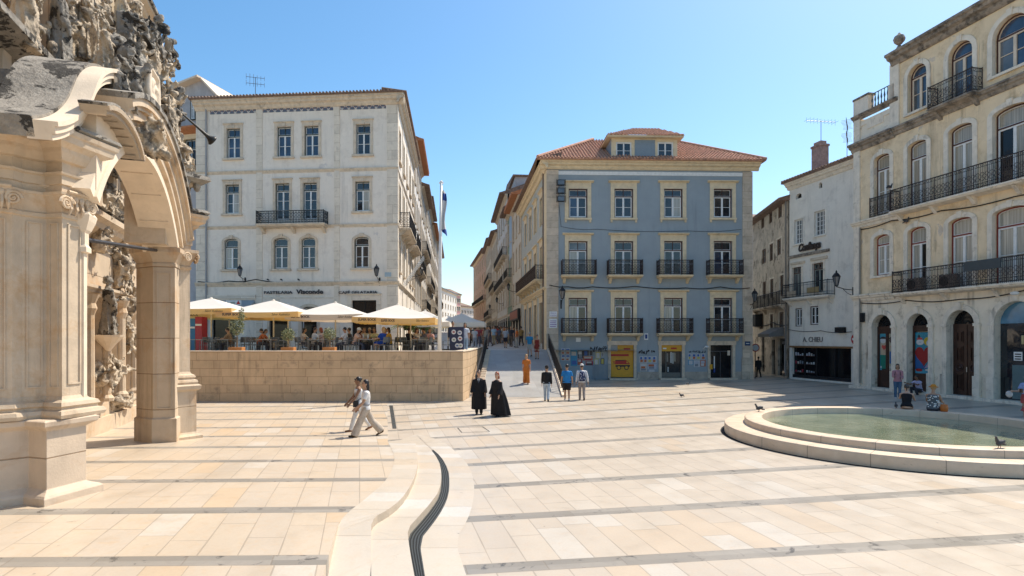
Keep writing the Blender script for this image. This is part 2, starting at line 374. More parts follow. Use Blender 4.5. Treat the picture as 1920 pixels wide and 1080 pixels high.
def textm(s,size,mt,width=None,ext=.02,P=None,F=None,x=0,z=0,y=-.03,name='lettering',shear=0,bold=0,label=None):
    cu=bpy.data.curves.new('txt','FONT'); cu.body=s; cu.size=size; cu.extrude=ext; cu.shear=shear; cu.offset=bold; cu.resolution_u=3
    o=bpy.data.objects.new('txt',cu); me=bpy.data.meshes.new_from_object(o)
    xs=[v.co.x for v in me.vertices]; 
    if not xs: return None
    a,b=min(xs),max(xs); k=(width/(b-a)) if width else 1
    M=F.mb().m(mt); M.add([(x+(v.co.x-a)*k,y-v.co.z,z+v.co.y) for v in me.vertices],[tuple(p.vertices) for p in me.polygons])
    bpy.data.objects.remove(o); bpy.data.curves.remove(cu); bpy.data.meshes.remove(me)
    return M.build(name,P,label=label)
def lamp_mesh(P,F,x,z,arm=.7,s=1.0,side=0):
    """wall lantern on an iron arm, head at (x, -arm, z)"""
    M=F.mb().m(M_BLACKIRON); M.tube([(x,-.01,z-.45*s),(x,-arm*.5,z-.42*s),(x,-arm,z-.3*s)],.022*s,6); M.tube([(x,-.02,z-.75*s),(x,-arm*.35,z-.62*s),(x,-arm*.6,z-.42*s)],.014*s,5); M.box(x-.05,x+.05,-.03,0,z-.85*s,z-.3*s)
    a=P; M.build('bracket',a)
    M=F.mb().m(M_BLACKIRON); c=(x,-arm); n=6
    M.lathe([(.0,z-.3*s),(.07*s,z-.28*s),(.09*s,z-.24*s)],n,c); M.lathe([(.19*s,z+.2*s),(.21*s,z+.22*s),(.12*s,z+.36*s),(.05*s,z+.42*s),(.04*s,z+.5*s),(0,z+.56*s)],n,c)
    for k in range(n):
        q=2*PI*k/n; M.tube([(c[0]+.09*s*math.cos(q),c[1]+.09*s*math.sin(q),z-.24*s),(c[0]+.185*s*math.cos(q),c[1]+.185*s*math.sin(q),z+.2*s)],.012*s,4)
    M.build('lantern_frame',a); M=F.mb().m(G_GREY); M.lathe([(.08*s,z-.24*s),(.175*s,z+.2*s)],n,c); M.build('lantern_glass',a)
def wall_lamp(F,x,z,label,arm=.7,s=1.0,group='wall lanterns'):
    o=thing('wall_lantern',label,'lamp',tuple(F.T@Vector((x,0,z-.4*s))),F.a,group); lamp_mesh(o,F,x,z,arm,s); return o
def cable(P,F,pts,r=.02,name='cable',y=-.06):
    M=F.mb().m(M_BLACKIRON); out=[]
    for a,b in zip(pts[:-1],pts[1:]):
        n=max(2,int(abs(b[0]-a[0])/.5))
        for i in range(n): 
            t=i/n; out.append((a[0]+(b[0]-a[0])*t,y,a[1]+(b[1]-a[1])*t-.08*math.sin(t*PI)*min(2,abs(b[0]-a[0]))/1.5))
    out.append((pts[-1][0],y,pts[-1][1])); M.tube(out,r,4); return M.build(name,P)
M_TILE=mat('terracotta_tiles',(.50,.27,.18),.85,.35,5,stain=((.12,.09,.07),.6,3,.52),bump=.4)
M_TILED=mat('old_roof_tiles',(.22,.14,.10),.85,.35,5,stain=((.07,.06,.05),.7,3,.5),bump=.4)
M_TILEO=mat('orange_eaves',(.42,.17,.07),.85,.2,5,bump=.3)
def tiles(M,a,b,d,c,pitch=.24,length=.42,r=.08):
    """half round tiles on the quad eave a-b, ridge c-d (b->c and a->d are the hips)"""
    a,b,c,d=map(Vector,(a,b,c,d)); e=(b-a); L=e.length; e/=L
    up=((c+d)/2-(a+b)/2); up-=e*up.dot(e); H=up.length; up/=H; nr=e.cross(up).normalized()
    if nr.z<0: nr=-nr
    la=(d-a).dot(e); lb=(b-c).dot(e)
    n=int(L/pitch)
    for i in range(n):
        x=(i+.5)*L/n; h=H
        if la>0: h=min(h,H*x/la)
        if lb>0: h=min(h,H*(L-x)/lb)
        if h<.1: continue
        k=max(1,int(h/length)); 
        for j in range(k+1):
            s0=j*length-.05; s1=min(h,(j+1)*length)
            if s1-s0<.06: break
            p0=a+e*x+up*s0+nr*.035; p1=a+e*x+up*s1+nr*.0; vs=[]
            jit=random.uniform(-.01,.01)
            for p,rr in ((p0,r),(p1,r*.85)):
                for q in range(5): an=PI*q/4; vs.append(p+e*(rr*math.cos(an)+jit)+nr*rr*math.sin(an))
            M.add(vs,[(q,q+1,6+q,5+q) for q in range(4)]+[(0,4,3,2,1)])
# ---------------- paving ----------------
def paving(name,kx,Y0,pitch,rk,ku,uw,cols,bandw=.07,rough=.38,band=True,rx=0):
    t=NT(name); v=t.obj(); s_=t.sep(v); X,Y=s_[0],s_[1]
    wv=t.M('DIVIDE',Y,t.M('ADD',1,t.M('MULTIPLY',t.M('ADD',X,.7),rk)))
    vv=t.M('DIVIDE',t.M('SUBTRACT',wv,Y0),pitch); u=t.M('DIVIDE',t.M('ADD',X,t.M('MULTIPLY',Y,ku)),uw)
    iv=t.M('FLOOR',vv); fv=t.M('FRACT',vv); iu=t.M('FLOOR',u); fu=t.M('FRACT',u)
    off=t.rng(t.white(t.comb(iu,iv,1.7))[0],0,1,.25,.75); side=t.M('GREATER_THAN',fv,off)
    wn=t.white(t.comb(iu,iv,side)); r1=wn[0]; rs=t.sep(wn[1])
    n1=t.noise(v,1.6,7,.6); n2=t.noise(v,7,6,.65,.4)
    c=t.mix(t.rng(r1,0,1),cols[0],cols[1]); c=t.mix(t.rng(rs[1],.86,.90,0,.55),c,cols[2]); c=t.mix(t.rng(rs[2],.86,.90,0,.7),c,cols[3])
    c=t.mix(t.rng(n2,.50,.70,0,.38),c,cols[4]); c=t.mix(t.rng(n1,.30,.42,.35,0),c,sc_(cols[0],.8))
    c=t.mix(t.rng(t.noise(v,30,3,.6),.3,.7,.16,0),c,sc_(cols[0],.55))
    vo=t.n('ShaderNodeTexVoronoi'); vo.inputs['Scale'].default_value=1.7; t.l(v,vo.inputs['Vector'])
    gm=t.M('MULTIPLY',t.rng(vo.outputs['Distance'],.018,.034,.75,0),t.M('GREATER_THAN',t.sep(vo.outputs['Color'])[0],.45)); c=t.mix(gm,c,(.13,.11,.09))
    pt=t.rng(t.noise(t.scale(v,(1,.35,1)),.42,6,.6,.8),.50,.68,0,.30); c=t.mix(pt,c,sc_(cols[0],.62))
    c=t.mix(t.rng(t.noise(v,2.6,9,.75,.5),.655,.70,0,.6),c,(.17,.14,.11))
    ju=t.M('MULTIPLY',t.M('PINGPONG',fu,.5),uw); jv=t.M('MULTIPLY',t.M('ABSOLUTE',t.M('SUBTRACT',fv,off)),pitch)
    j=t.M('MINIMUM',ju,jv); h=None
    jw=t.rng(t.noise(v,1.1,3,.5),.35,.65,.002,.009)
    if band:
        bd=t.M('PINGPONG',fv,.5); isb=t.M('LESS_THAN',bd,bandw)
        ub=t.M('DIVIDE',t.M('ADD',X,t.M('MULTIPLY',Y,ku)),1.05); bj=t.M('MULTIPLY',t.M('PINGPONG',t.M('FRACT',ub),.5),1.05)
        rb=t.white(t.comb(t.M('FLOOR',ub),iv,9))[0]
        bc=t.mix(rb,(.235,.21,.175),(.33,.295,.25)); bc=t.mix(t.rng(n2,.45,.7,0,.5),bc,(.24,.215,.185)); bc=t.mix(t.rng(t.noise(v,3,8,.7,.6),.57,.63,0,.8),bc,(.06,.055,.05))
        c=t.mix(isb,c,bc)
        eb=t.M('MULTIPLY',t.M('ABSOLUTE',t.M('SUBTRACT',bd,bandw)),pitch)
        j=t.M('MINIMUM',t.M('ADD',t.M('MULTIPLY',isb,bj),t.M('MULTIPLY',t.M('SUBTRACT',1,isb),j)),eb)
    e=t.M('SUBTRACT',1,t.M('SMOOTH_MIN',1,t.M('MAXIMUM',0,t.M('DIVIDE',t.M('SUBTRACT',j,jw),.006)),.01))
    e=t.M('MAXIMUM',0,e)
    c=t.mix(t.M('MULTIPLY',e,.45),c,(.20,.16,.12))
    t.bump(t.M('SUBTRACT',t.M('MULTIPLY',t.noise(v,40,3,.6),.15),e),.25,.01)
    return t.fin(c,t.rng(n1,.3,.7,rough-.08,rough+.1),0,.45)
PC=[(.52,.445,.355),(.48,.41,.33),(.52,.40,.275),(.54,.495,.43),(.53,.40,.28)]
P_RIGHT=paving('plaza_paving',0,7.38,2.1,.02,.22,.47,PC,bandw=.075)
P_LEFT=paving('church_side_paving',0,7.1,2.12,.003,.26,.5,[(.55,.45,.335),(.51,.43,.34),(.56,.40,.24),(.56,.51,.44),(.54,.36,.20)],bandw=.075,rough=.40)
P_TER=paving('terrace_paving',0,7.1,1.3,0,.1,.7,PC,band=False,rough=.5)
PR=[(.33,.32,.30),(.29,.28,.265),(.33,.31,.28),(.38,.37,.35),(.25,.23,.21)]
P_RAMP=paving('ramp_paving',0,0,1.5,0,.1,.9,PR,band=False,rough=.5)
P_STREET=paving('street_paving',0,0,1.1,0,.1,.8,[(.45,.42,.38),(.38,.35,.32),(.40,.36,.3),(.5,.48,.45),(.35,.3,.25)],band=False,rough=.5)
KC=[(.56,.49,.40),(.52,.45,.36),(.55,.43,.30),(.60,.57,.52),(.55,.42,.29)]
P_KERB=paving('curved_kerb_stone',0,3.3,1.05,0,.05,2.6,KC,band=False,rough=.36)
M_SOFF=mat('riser_stone',(.46,.38,.29),.7,.15,3,stain=((.2,.16,.12),.4,3,.55))
# plaza ground: one sheet to the horizon
M=MB().m(P_RIGHT)
M.add([(-700,-60,0),(700,-60,0),(700,1500,0),(-700,1500,0)],[(0,1,2,3)]); M.build('plaza_ground',kind='structure')
def zL(Y): return .25 if Y<=10 else (.25-(.246)*(Y-10)/9 if Y<19 else .004)
def zsol(px,py,f):      # ground point on a level that depends on distance
    z=0.0
    for _ in range(30): z=.5*z+.5*f((HC-z)*FPX/(py-HY))
    return gp(px,py,z)
def resamp(pts,n):
    L=[0]
    for a,b in zip(pts[:-1],pts[1:]): L.append(L[-1]+(b-a).length)
    out=[]
    for i in range(n+1):
        d=L[-1]*i/n; k=0
        while k<len(L)-2 and L[k+1]<d: k+=1
        out.append(pts[k].lerp(pts[k+1],(d-L[k])/max(1e-6,L[k+1]-L[k])))
    return out
def smooth(pts,it=2):
    for _ in range(it):
        q=[pts[0]]
        for a,b in zip(pts[:-1],pts[1:]): q+= [a.lerp(b,.25),a.lerp(b,.75)]
        q.append(pts[-1]); pts=q
    return pts
def znear(Y,top): # kerb slabs slope down to the plaza in the foreground
    return top
def zK(Y):      # upper kerb slab, falls away towards the camera
    a=zL(Y)
    if Y<8.7: a=.25-(8.7-Y)*.15
    return max(.004,a)+.006
def zM(Y):
    a=zL(Y)*.52
    if Y<8.3: a=.13-(8.3-Y)*.08
    return max(.002,a)+.005
c0=[(727,828),(737.8,848.6),(740,866),(730,894),(698.5,925.7),(638.7,971),(627.7,1001),(607,1073),(590,1130)]
c1=[(777,822),(782,844),(784,866),(779.4,891),(761.4,925.7),(736.2,950.9),(696.3,972.9),(696,1000),(696,1060),(696,1130)]
c1b=c1
c2=[(804,837.6),(822.8,862.7),(828.5,888),(824.4,919.4),(808.6,941.4),(786.6,966.6),(763,991.8),(768,1030),(777,1080),(787,1130)]
c3=[(805,837.6),(827.5,856.4),(841,881.6),(843,903.7),(841,928.8),(830.7,954),(811.8,982),(786,1013.8),(796.7,1080),(805,1130)]
c4=[(780,814),(827.5,825),(859,850),(881,875),(889.8,906.8),(887.3,941.4),(877.9,973),(852.7,1013.8),(874.7,1080),(892,1130)]
K0=[zsol(x,y,lambda Y:zL(Y)+.004) for x,y in c0]; K1=[zsol(x,y,zK) for x,y in c1]; K2=[zsol(x,y,zM) for x,y in c2]
K3=[gp(x,y,.008) for x,y in c3]; K4=[gp(x,y,.006) for x,y in c4]
N_=60
def RS(k): return resamp(smooth(k,1),N_)
K0,K1,K2,K3,K4=map(RS,(K0,K1,K2,K3,K4))
def strip(M,A,B,za=None,zb=None):
    for i in range(len(A)-1):
        q=[A[i],A[i+1],B[i+1],B[i]]; q=[Vector(p) for p in q]
        if za: q[0].z=za(q[0].y);q[1].z=za(q[1].y)
        if zb: q[2].z=zb(q[2].y);q[3].z=zb(q[3].y)
        M.quad(*q)
M=MB().m(P_KERB); strip(M,K0,K1,zK,zK); M.m(M_SOFF); strip(M,K1,K1,zK,lambda Y:zM(Y)-.02)
M.build('upper_curved_step',kind='structure')
M=MB().m(P_KERB); strip(M,K1,K2,zM,zM); M.m(M_SOFF); strip(M,K2,K2,zM,lambda Y:0)
M.build('lower_curved_step',kind='structure')
M=MB().m(P_KERB); strip(M,K3,K4,lambda Y:.006,lambda Y:.006); 
M.add([(q.x,q.y,.0025) for q in (K0[0],K1[0],K2[0],K4[0])],[(0,1,2,3)]); M.build('curved_apron',kind='structure')
# drain grating between the lower step and the apron
t=NT('drain_iron'); DR=t.fin((.055,.06,.058),.5,.3)
M=MB().m(DR); 
for i in range(3,N_):
    a,b,c_,d=K2[i],K2[i+1],K3[i+1],K3[i]
    for k in range(9):
        if k%2: continue
        f0,f1=k/9,(k+1)/9
        q=[a.lerp(d,f0),b.lerp(c_,f0),b.lerp(c_,f1),a.lerp(d,f1)]
        M.quad(*[(p.x,p.y,.013) for p in q])
bk=NT('drain_shadow'); BK=bk.fin((.008,.009,.009),.9)
M.m(BK)
for i in range(3,N_): M.quad(*[(p.x,p.y,.0085) for p in (K2[i],K2[i+1],K3[i+1],K3[i])])
M.build('drain_grating',label='dark slotted drain grating curving along the foot of the pale curved step',cat='drain')
a,b,c_,d=gp(730,760,.012),gp(736.5,760,.012),gp(743.5,803,.012),gp(736.5,803,.012)
M=MB().m(DR); M.prism([tuple(p)[:2] for p in (a,d,c_,b)],.006,.016); 
for k in range(1,14):
    p=a.lerp(d,k/14);q=b.lerp(c_,k/14); M.m(BK).prism([(p.x+.03,p.y),(q.x-.03,q.y),(q.x-.03,q.y+.05),(p.x+.03,p.y+.05)],.0165,.018)
M.build('drain_grating',label='straight dark drain strip near the foot of the terrace wall',cat='drain')
# paving on the church side, gently higher in front
M=MB().m(P_LEFT); prev=None; rows=[]
edge=[(p.x,p.y) for p in K0][::-1]   # near -> far
e_far=[gp(736,757,.004)]
ys=[p[1] for p in edge]; allp=[(edge[0][0]+.3,edge[0][1]-12)]+edge+[(gp(727,800,.004).x,gp(727,800,.004).y),(-5.9,27.69)]
allp=[allp[0]]+[p for i,p in enumerate(allp[1:]) ]
mono=[allp[0]]
for p in allp[1:]:
    if p[1]>mono[-1][1]+.01: mono.append(p)
for a,b in zip(mono[:-1],mono[1:]):
    m_=max(1,int((b[1]-a[1])/1.0))
    for i in range(m_):
        rows.append((a[0]+(b[0]-a[0])*i/m_,a[1]+(b[1]-a[1])*i/m_))
rows.append(mono[-1])
for a,b in zip(rows[:-1],rows[1:]):
    M.quad((-60,a[1],zL(a[1])),(a[0],a[1],zL(a[1])),(b[0],b[1],zL(b[1])),(-60,b[1],zL(b[1])))
    M.quad((a[0],a[1],zL(a[1])),(a[0],a[1],0),(b[0],b[1],0),(b[0],b[1],zL(b[1])))
M.build('church_side_ground',kind='structure')
# manhole outline in the paving
M=MB().m(BK); q=[gp(858,802,.006),gp(905,800,.006),gp(918,809,.006),gp(866,811,.006)]
for i in range(4):
    a,b=q[i],q[(i+1)%4]; n=Vector((-(b-a).y,(b-a).x,0)).normalized()*.012; M.quad(a-n,b-n,b+n,a+n)
M.build('manhole_cover',label='square manhole frame set in the pale paving behind the curved step',cat='manhole')

# ---------------- terrace, ramp, street ----------------
M_WALL=mat('sandstone_terrace_wall',(.60,.43,.265),.8,.12,1.4,stain=((.17,.13,.10),.7,1.3,.55),streak=((.16,.12,.09),.6,2.2),bump=.35,joints=(1.0,.385,.012,.12))
M_CAP=mat('pale_cap_stone',(.68,.56,.43),.7,.1,2,bump=.2)
TZ=2.18
M=MB().m(M_WALL); 
foot=[(-40,27.7),(-2.32,27.7),(-2.15,29.8),(-2.15,42.8),(-2.6,42.8),(-2.6,30),(-2.7,28.05),(-40,28.05)]
M.prism(foot,-.2,2.33); M.m(M_CAP).prism([(-40,27.67),(-2.30,27.67),(-2.12,29.8),(-2.12,42.8),(-2.62,42.8),(-2.62,30),(-2.72,28.1),(-40,28.1)],2.331,2.385)
o=M.build('terrace_wall',label='low retaining wall of tan sandstone blocks below the café terrace',cat='wall')
M=MB().m(P_TER); M.quad((-60,28,TZ),(-2.4,28,TZ),(-2.4,42,TZ),(-60,42,TZ)); 
M.build('terrace_floor',kind='structure')
M=MB().m(P_STREET)
ysr=[42,43,46,50,55,60,70,80,95,110,130,160,200,260]
for a,b in zip(ysr[:-1],ysr[1:]): M.quad((-60,a,streetz(a)),(9-.0955*(a-42) if a<59 else 40,a,streetz(a)),(9-.0955*(b-42) if b<59 else 40,b,streetz(b)),(-60,b,streetz(b)))
M.build('street_ground',kind='structure')
RX0,RX1=-2.15,2.52; RY0,RY1=29.6,42.0
M=MB().m(P_RAMP); 
def rz(Y): return max(0.004,.01+(Y-RY0)/(RY1-RY0)*(streetz(42)-.006))
M.quad((RX0,RY0,.008),(RX1,RY0,.008),(RX1,RY1,rz(RY1)),(RX0,RY1,rz(RY1)))
M.quad((RX1,RY0,0),(RX1,RY1,0),(RX1,RY1,rz(RY1)),(RX1,RY0,.008)); M.build('ramp',kind='structure')
M=MB().m(M_CAP)   # narrow stepped strip beside the wall and coping on the other side
n=26
for i in range(n):
    y0=RY0+.3+(RY1-RY0-.3)*i/n; y1=RY0+.3+(RY1-RY0-.3)*(i+1)/n; z=rz(y1)+.03; M.box(RX0+.003,RX0+.62,y0,y1-.002,max(0,z-.35),z)
M.exyz([(RY0,0),(RY0,.12),(RY1,rz(RY1)+.12),(RY1,0)],RX1,RX1+.22); M.build('ramp_steps',kind='structure')
def slope_rail(name,label,x,y0,y1,z0,z1,h,gap=.5,inf=True):
    M=MB().m(M_BLACKIRON); M.tube([(x,y0,z0+h),(x,y1,z1+h)],.035,6); M.tube([(x,y0,z0+.15),(x,y1,z1+.15)],.025,6)
    n=int((y1-y0)/gap)
    for i in range(n+1):
        f=i/n; M.tube([(x,y0+(y1-y0)*f,z0+(z1-z0)*f),(x,y0+(y1-y0)*f,z0+(z1-z0)*f+h)],.022 if i%4 else .035,6)
    return M.build(name,label=label,cat='railing')
slope_rail('handrail','dark iron handrail climbing beside the terrace wall end',RX0+.3,30.0,42.8,rz(30.2),rz(42.8),.95,.16)
slope_rail('handrail','dark iron railing along the right edge of the ramp by the blue building',RX1+.11,31.0,42.3,rz(31)+.1,rz(42.3)+.1,1.0,.42)
# leaning bar at the foot of the right hand rail
M=MB().m(M_BLACKIRON); M.tube([(RX1+.11,30.0,.05),(RX1+.11,31.0,rz(31)+1.08)],.03,6); M.build('handrail_end',label='slanting iron bar closing the ramp railing at its foot',cat='railing')

# ---------------- fountain ----------------
FC=(11.4,17.1)
M_FST=mat('fountain_stone',(.55,.44,.33),.6,.14,2,stain=((.28,.2,.13),.5,4,.58),bump=.2)
t=NT('fountain_coping_stone'); v=t.obj(); s_=t.sep(v); an=t.M('ARCTAN2',s_[1],s_[0]); ja=t.M('MULTIPLY',t.M('PINGPONG',t.M('FRACT',t.M('MULTIPLY',an,3.5)),.5),1.3)
n=t.noise(v,2.5,6,.6); c=t.mix(t.rng(n,.3,.7),(.56,.42,.29),(.66,.52,.38)); c=t.mix(t.rng(t.noise(t.scale(v,(1.2,1.2,6)),1.6,9,.75,.4),.60,.66,0,.6),c,(.20,.14,.10))
c=t.mix(t.rng(ja,.004,.012,.7,0),c,(.12,.09,.07)); t.bump(t.noise(v,30,4,.6),.2,.01); M_FST2=t.fin(c,.55)
f=thing('fountain','large low round stone fountain with two steps and pale green water','fountain',(FC[0],FC[1],0))
def bv(pr): return pr
M=MB().m(M_FST2); M.lathe([(4.9,.0),(4.9,.27),(4.885,.293),(4.86,.3),(4.28,.3)],128,FC); M.build('lower_step',f,True)
M=MB().m(M_FST2); M.lathe([(4.3,.29),(4.3,.455),(4.285,.475),(4.26,.482),(3.83,.482),(3.80,.475),(3.79,.455),(3.78,.1)],128,FC); M.build('rim',f,True)
for ch in f.children:
    for m_ in [ch.modifiers.new('e','EDGE_SPLIT')]: m_.split_angle=R(40)
M=MB().m(M_FST); M.lathe([(3.79,.12),(0.01,.10)],96,FC); M.build('basin_floor',f)
M=MB().m(BK); M.lathe([(4.9,.004),(5.02,.004)],96,FC); M.build('drain_gap',f)
t=NT('fountain_water'); v=t.obj(); n=t.noise(v,3.5,4,.6,.3); t.bump(n,.45,.04); c=t.mix(t.rng(t.noise(v,.8,5,.6),.35,.65),(.15,.18,.11),(.27,.29,.19))
M_WAT=t.fin(c,.03,0,.7)
M=MB().m(M_WAT); M.lathe([(3.79,.27),(0.01,.27)],96,FC); M.build('water',f)
# ================= white café building =================
M_WPL=mat('weathered_white_render',(.78,.70,.60),.9,.07,.8,patch=((.62,.57,.52),.64,.45),stain=((.50,.43,.36),.45,.8,.5),streak=((.22,.19,.17),.45,2.2),bump=.35)
M_WPL2=mat('white_render',(.78,.71,.62),.9,.08,1.2,stain=((.4,.36,.33),.4,1.5,.55),streak=((.25,.22,.2),.35,2.5),bump=.3)
M_PIL=mat('pale_cream_stone',(.74,.65,.53),.8,.1,2.5,stain=((.36,.3,.24),.5,3,.55),bump=.2,joints=(4,.62,.012,.15))
M_SIGN=flat('sign_letters',(.03,.02,.02),.5)
t=NT('patterned_frieze_tiles'); v=t.obj(); s_=t.sep(v); a=t.M('PINGPONG',t.M('DIVIDE',s_[0],.24),1); b=t.M('PINGPONG',t.M('DIVIDE',s_[2],.24),1)
d1=t.M('ABSOLUTE',t.M('SUBTRACT',t.M('ADD',a,b),1)); d2=t.M('SQRT',t.M('ADD',t.M('POWER',t.M('SUBTRACT',a,.5),2),t.M('POWER',t.M('SUBTRACT',b,.5),2)))
c=t.mix(t.M('LESS_THAN',d1,.22),(.10,.11,.14),(.5,.45,.4)); c=t.mix(t.M('LESS_THAN',d2,.2),c,(.2,.1,.08)); M_FRZ=t.fin(c,.4)
F=Fac((-22.2,41.25),(-7.82,40.0)); D=16
B=thing('cafe_building','four storey off white building with tiled frieze and café signs behind the parasols','building',tuple(F.p+Vector((0,0,TZ))),F.a)
Fs=Fac((-7.82,40.0),(-7.82-.0955*15.6,55.6))
zr=F.z(560,186); 
rowz=[(F.z(560,293.6),F.z(560,236.6)),(F.z(560,398.8),F.z(560,343)),(F.z(560,504),F.z(560,445.5))]
cols=[437.6,532.6,584.2,681]; W0=27.5/FPX*40.6
holes=[]; specs=[]
for ci,cx in enumerate(cols):
    for ri,(a,b) in enumerate(rowz):
        x=F.t(cx-(2,1,0,0)[ci]*0+(-2*ri if ci==0 else (-3*ri if ci in(1,2) else -1.5*ri)))
        if ri==1 and ci in(1,2): a=F.z(560,412)
        hh=hole(x-W0/2,x+W0/2,a,b,.22 if ri==2 else 0); holes.append(hh); specs.append((hh,ri,ci))
g0=TZ
def hx(pa,pb,za,zb,rise=0): return hole(F.t(pa),F.t(pb),za,zb,rise)
gd=[hx(396,440,g0,F.z(420,596)),hx(505,541,g0,F.z(520,590)),hx(565,595,g0+.1,F.z(580,575),.25),hx(660,706,g0+.35,F.z(683,563))]
M=F.mb().m(M_WPL); wall(M,F,g0,zr,holes+gd)
M.build('wall',B)
M=MB().m(M_WPL2); bp=[tuple(F.T@Vector((.02,.35,0)))[:2],tuple(F.T@Vector((F.W-.34,.35,0)))[:2],tuple(Fs.T@Vector((Fs.W,.34,0)))[:2],tuple(F.T@Vector((.02,D,0)))[:2]]; M.prism(bp,g0,zr-.05); M.build('core',B)
for hh,ri,ci in specs:
    dr=(ri==1 and ci in(1,2))
    window(B,F,hh,fm=M_GREENPAINT,gl=(G_BLUE if ri==0 and ci<3 else G_DARK),gl2=(G_CURT if (ri,ci) in((1,0),(2,0),(1,3)) else None),tr=.27 if not dr else .2,rows=2 if not dr else 3,sur=(.17,M_TRIMG,.05),lint=None if ri==2 else (.16,.05,.13),sill=None if dr else (.25,.13,.16),key=True)
M=F.mb().m(M_PIL)
for a,b in ((366,386),(481,492),(627,637),(726,745)):
    xa,xb=F.t(a),F.t(b); xa=max(xa,-.0); M.box(xa,xb if b<745 else F.W+.045,-.045,0,g0,zr-.4)
M.build('pilasters',B)
M=F.mb().m(M_TRIMG)
for py,h_,p_ in ((321,.22,.1),(425,.22,.1),(531.5,.3,.16)): cornice(M,F,-.05,F.W+p_,F.z(560,py-3),h_,p_)
cornice(M,F,-.05,F.W+.5,zr+.02,.62,.5); M.build('string_courses',B)
M=F.mb().m(M_FRZ)
for a,b in ((393,481),(492,626),(637,725)): M.box(F.t(a)+.05,F.t(b)-.05,-.02,0,F.z(560,209),F.z(560,199))
M.build('tiled_frieze',B)
balcony(B,F,F.t(489.5),F.t(616),F.z(552,418,.8),.8,F.z(552,394.5,.8)-F.z(552,418,.8),M_BLACKIRON,M_TRIMG,3,.11)
M=MB().m(M_TILED); rp=[tuple(F.T@Vector((-.2,-.62,0)))[:2],tuple(F.T@Vector((F.W+.55,-.62,0)))[:2],tuple(Fs.T@Vector((Fs.W,-.6,0)))[:2],tuple(F.T@Vector((-.2,D,0)))[:2]]; M.prism(rp,zr+.02,zr+.11); rc_=sum((Vector(q) for q in rp),Vector((0,0)))/4; M.loft([[(q[0],q[1],zr+.11) for q in rp],[(q[0]*.35+rc_.x*.65,q[1]*.35+rc_.y*.65,zr+1.5) for q in rp]]); M.build('roof_slab',B); M=F.mb().m(M_TILED)
for i in range(62): 
    x=i*.235-.15; M.tube([(x,-.66,zr+.13),(x,1.2,zr+.30)],.075,6)
M.build('roof',B); M=F.mb().m(M_TILED); M.box(F.t(458),F.t(466),1,1.5,zr,zr+.75); M.build('chimney',B)
# ground floor joinery
M=F.mb().m(G_BLACK); h=gd[0]; M.quad((h['x0'],.25,h['z0']),(h['x1'],.25,h['z0']),(h['x1'],.25,h['z1']),(h['x0'],.25,h['z1'])); M.build('shop_opening',B)
window(B,F,gd[1],fm=M_BLACKIRON,sm=M_BLACKIRON,gl=G_BLACK,tr=0,rows=1,leaf=1,name='door',sur=(.14,M_TRIMG,.04))
window(B,F,gd[2],fm=M_BLACKIRON,sm=M_WHITEPAINT,gl=G_BLACK,tr=.2,rows=1,leaf=1,name='door',sur=(.2,M_TRIMG,.05))
window(B,F,gd[3],fm=M_BLACKIRON,sm=M_BLACKIRON,gl=G_BLACK,tr=.5,rows=1,leaf=1,name='shop_window',sur=(.3,M_PIL,.07),lint=(.15,.05,.15))
M=F.mb().m(M_PIL); M.box(F.t(494),F.t(625),-.03,-.002,F.z(560,560),F.z(560,557)); M.box(F.t(386),F.t(480),-.1,0,F.z(430,560),F.z(430,553)); M.build('sign_band',B)
textm('PASTELARIA',.27,M_SIGN,F.t(549.6)-F.t(496.5),.02,B,F,F.t(496.5),F.z(520,551),-.1,bold=.004)
textm('Visconde',.42,M_SIGN,F.t(607)-F.t(556.5),.02,B,F,F.t(556.5),F.z(580,551),-.1,bold=.014)
textm('CAFÉ GELATARIA',.27,M_SIGN,F.t(708.4)-F.t(636),.02,B,F,F.t(636),F.z(670,551),-.1,bold=.004)
# awning with PONTO panel
M=F.mb().m(flat('awning_grey',(.35,.36,.36),.7)); M.exyz([(0,F.z(430,563)),(-.9,F.z(430,580)),(-.9,F.z(430,586)),(0,F.z(430,570))],F.t(376),F.t(478)); aw=M.build('awning',B)
M=F.mb().m(M_WHITEPAINT); M.box(F.t(438),F.t(466),-.95,-.91,F.z(450,574),F.z(450,565)); M.build('panel',aw)
textm('PONTO',.2,flat('sign_green',(.03,.12,.06)),.55,.01,aw,F,F.t(441),F.z(450,571.5),-.96)
M=F.mb().m(flat('sign_red',(.5,.03,.02))); x=F.t(461); z=F.z(450,572); M.add([(x-.15,-.96,z),(x+.15,-.96,z),(x,-.96,z+.26)],[(0,1,2)]); M.build('triangle_mark',aw)
M=F.mb().m(flat('drainpipe_grey',(.3,.3,.3))); M.tube([(F.t(388),-.1,g0),(F.t(388),-.1,zr-.5)],.06,8); M.build('drainpipe',B)
cable(B,F,[(F.t(372),F.z(372,528)),(F.t(430),F.z(430,527)),(F.t(480),F.z(480,524)),(F.t(560),F.z(560,530)),(F.t(640),F.z(640,529)),(F.t(740),F.z(740,529))],.03)
for px in (505,530,562):
    M=F.mb().m(M_BLACKIRON); x=F.t(px); z=F.z(px,527); M.tube([(x,0,z),(x,-.35,z+.12),(x+.12,-.5,z+.1)],.018,5); M.ell((x+.15,-.5,z+.05),(.08,.08,.05)); M.build('sign_spotlight',B)
wall_lamp(F,F.t(460),F.z(460,510,.7),'black wall lantern left of the café sign on the white building')
wall_lamp(F,F.t(712),F.z(712,510,.7),'black wall lantern above the gelataria sign at the building corner')
M=F.mb().m(flat('street_sign_blue',(.35,.45,.5))); M.box(F.t(722),F.t(734),-.07,-.05,F.z(728,519),F.z(728,511)); M.build('street_plate',B)
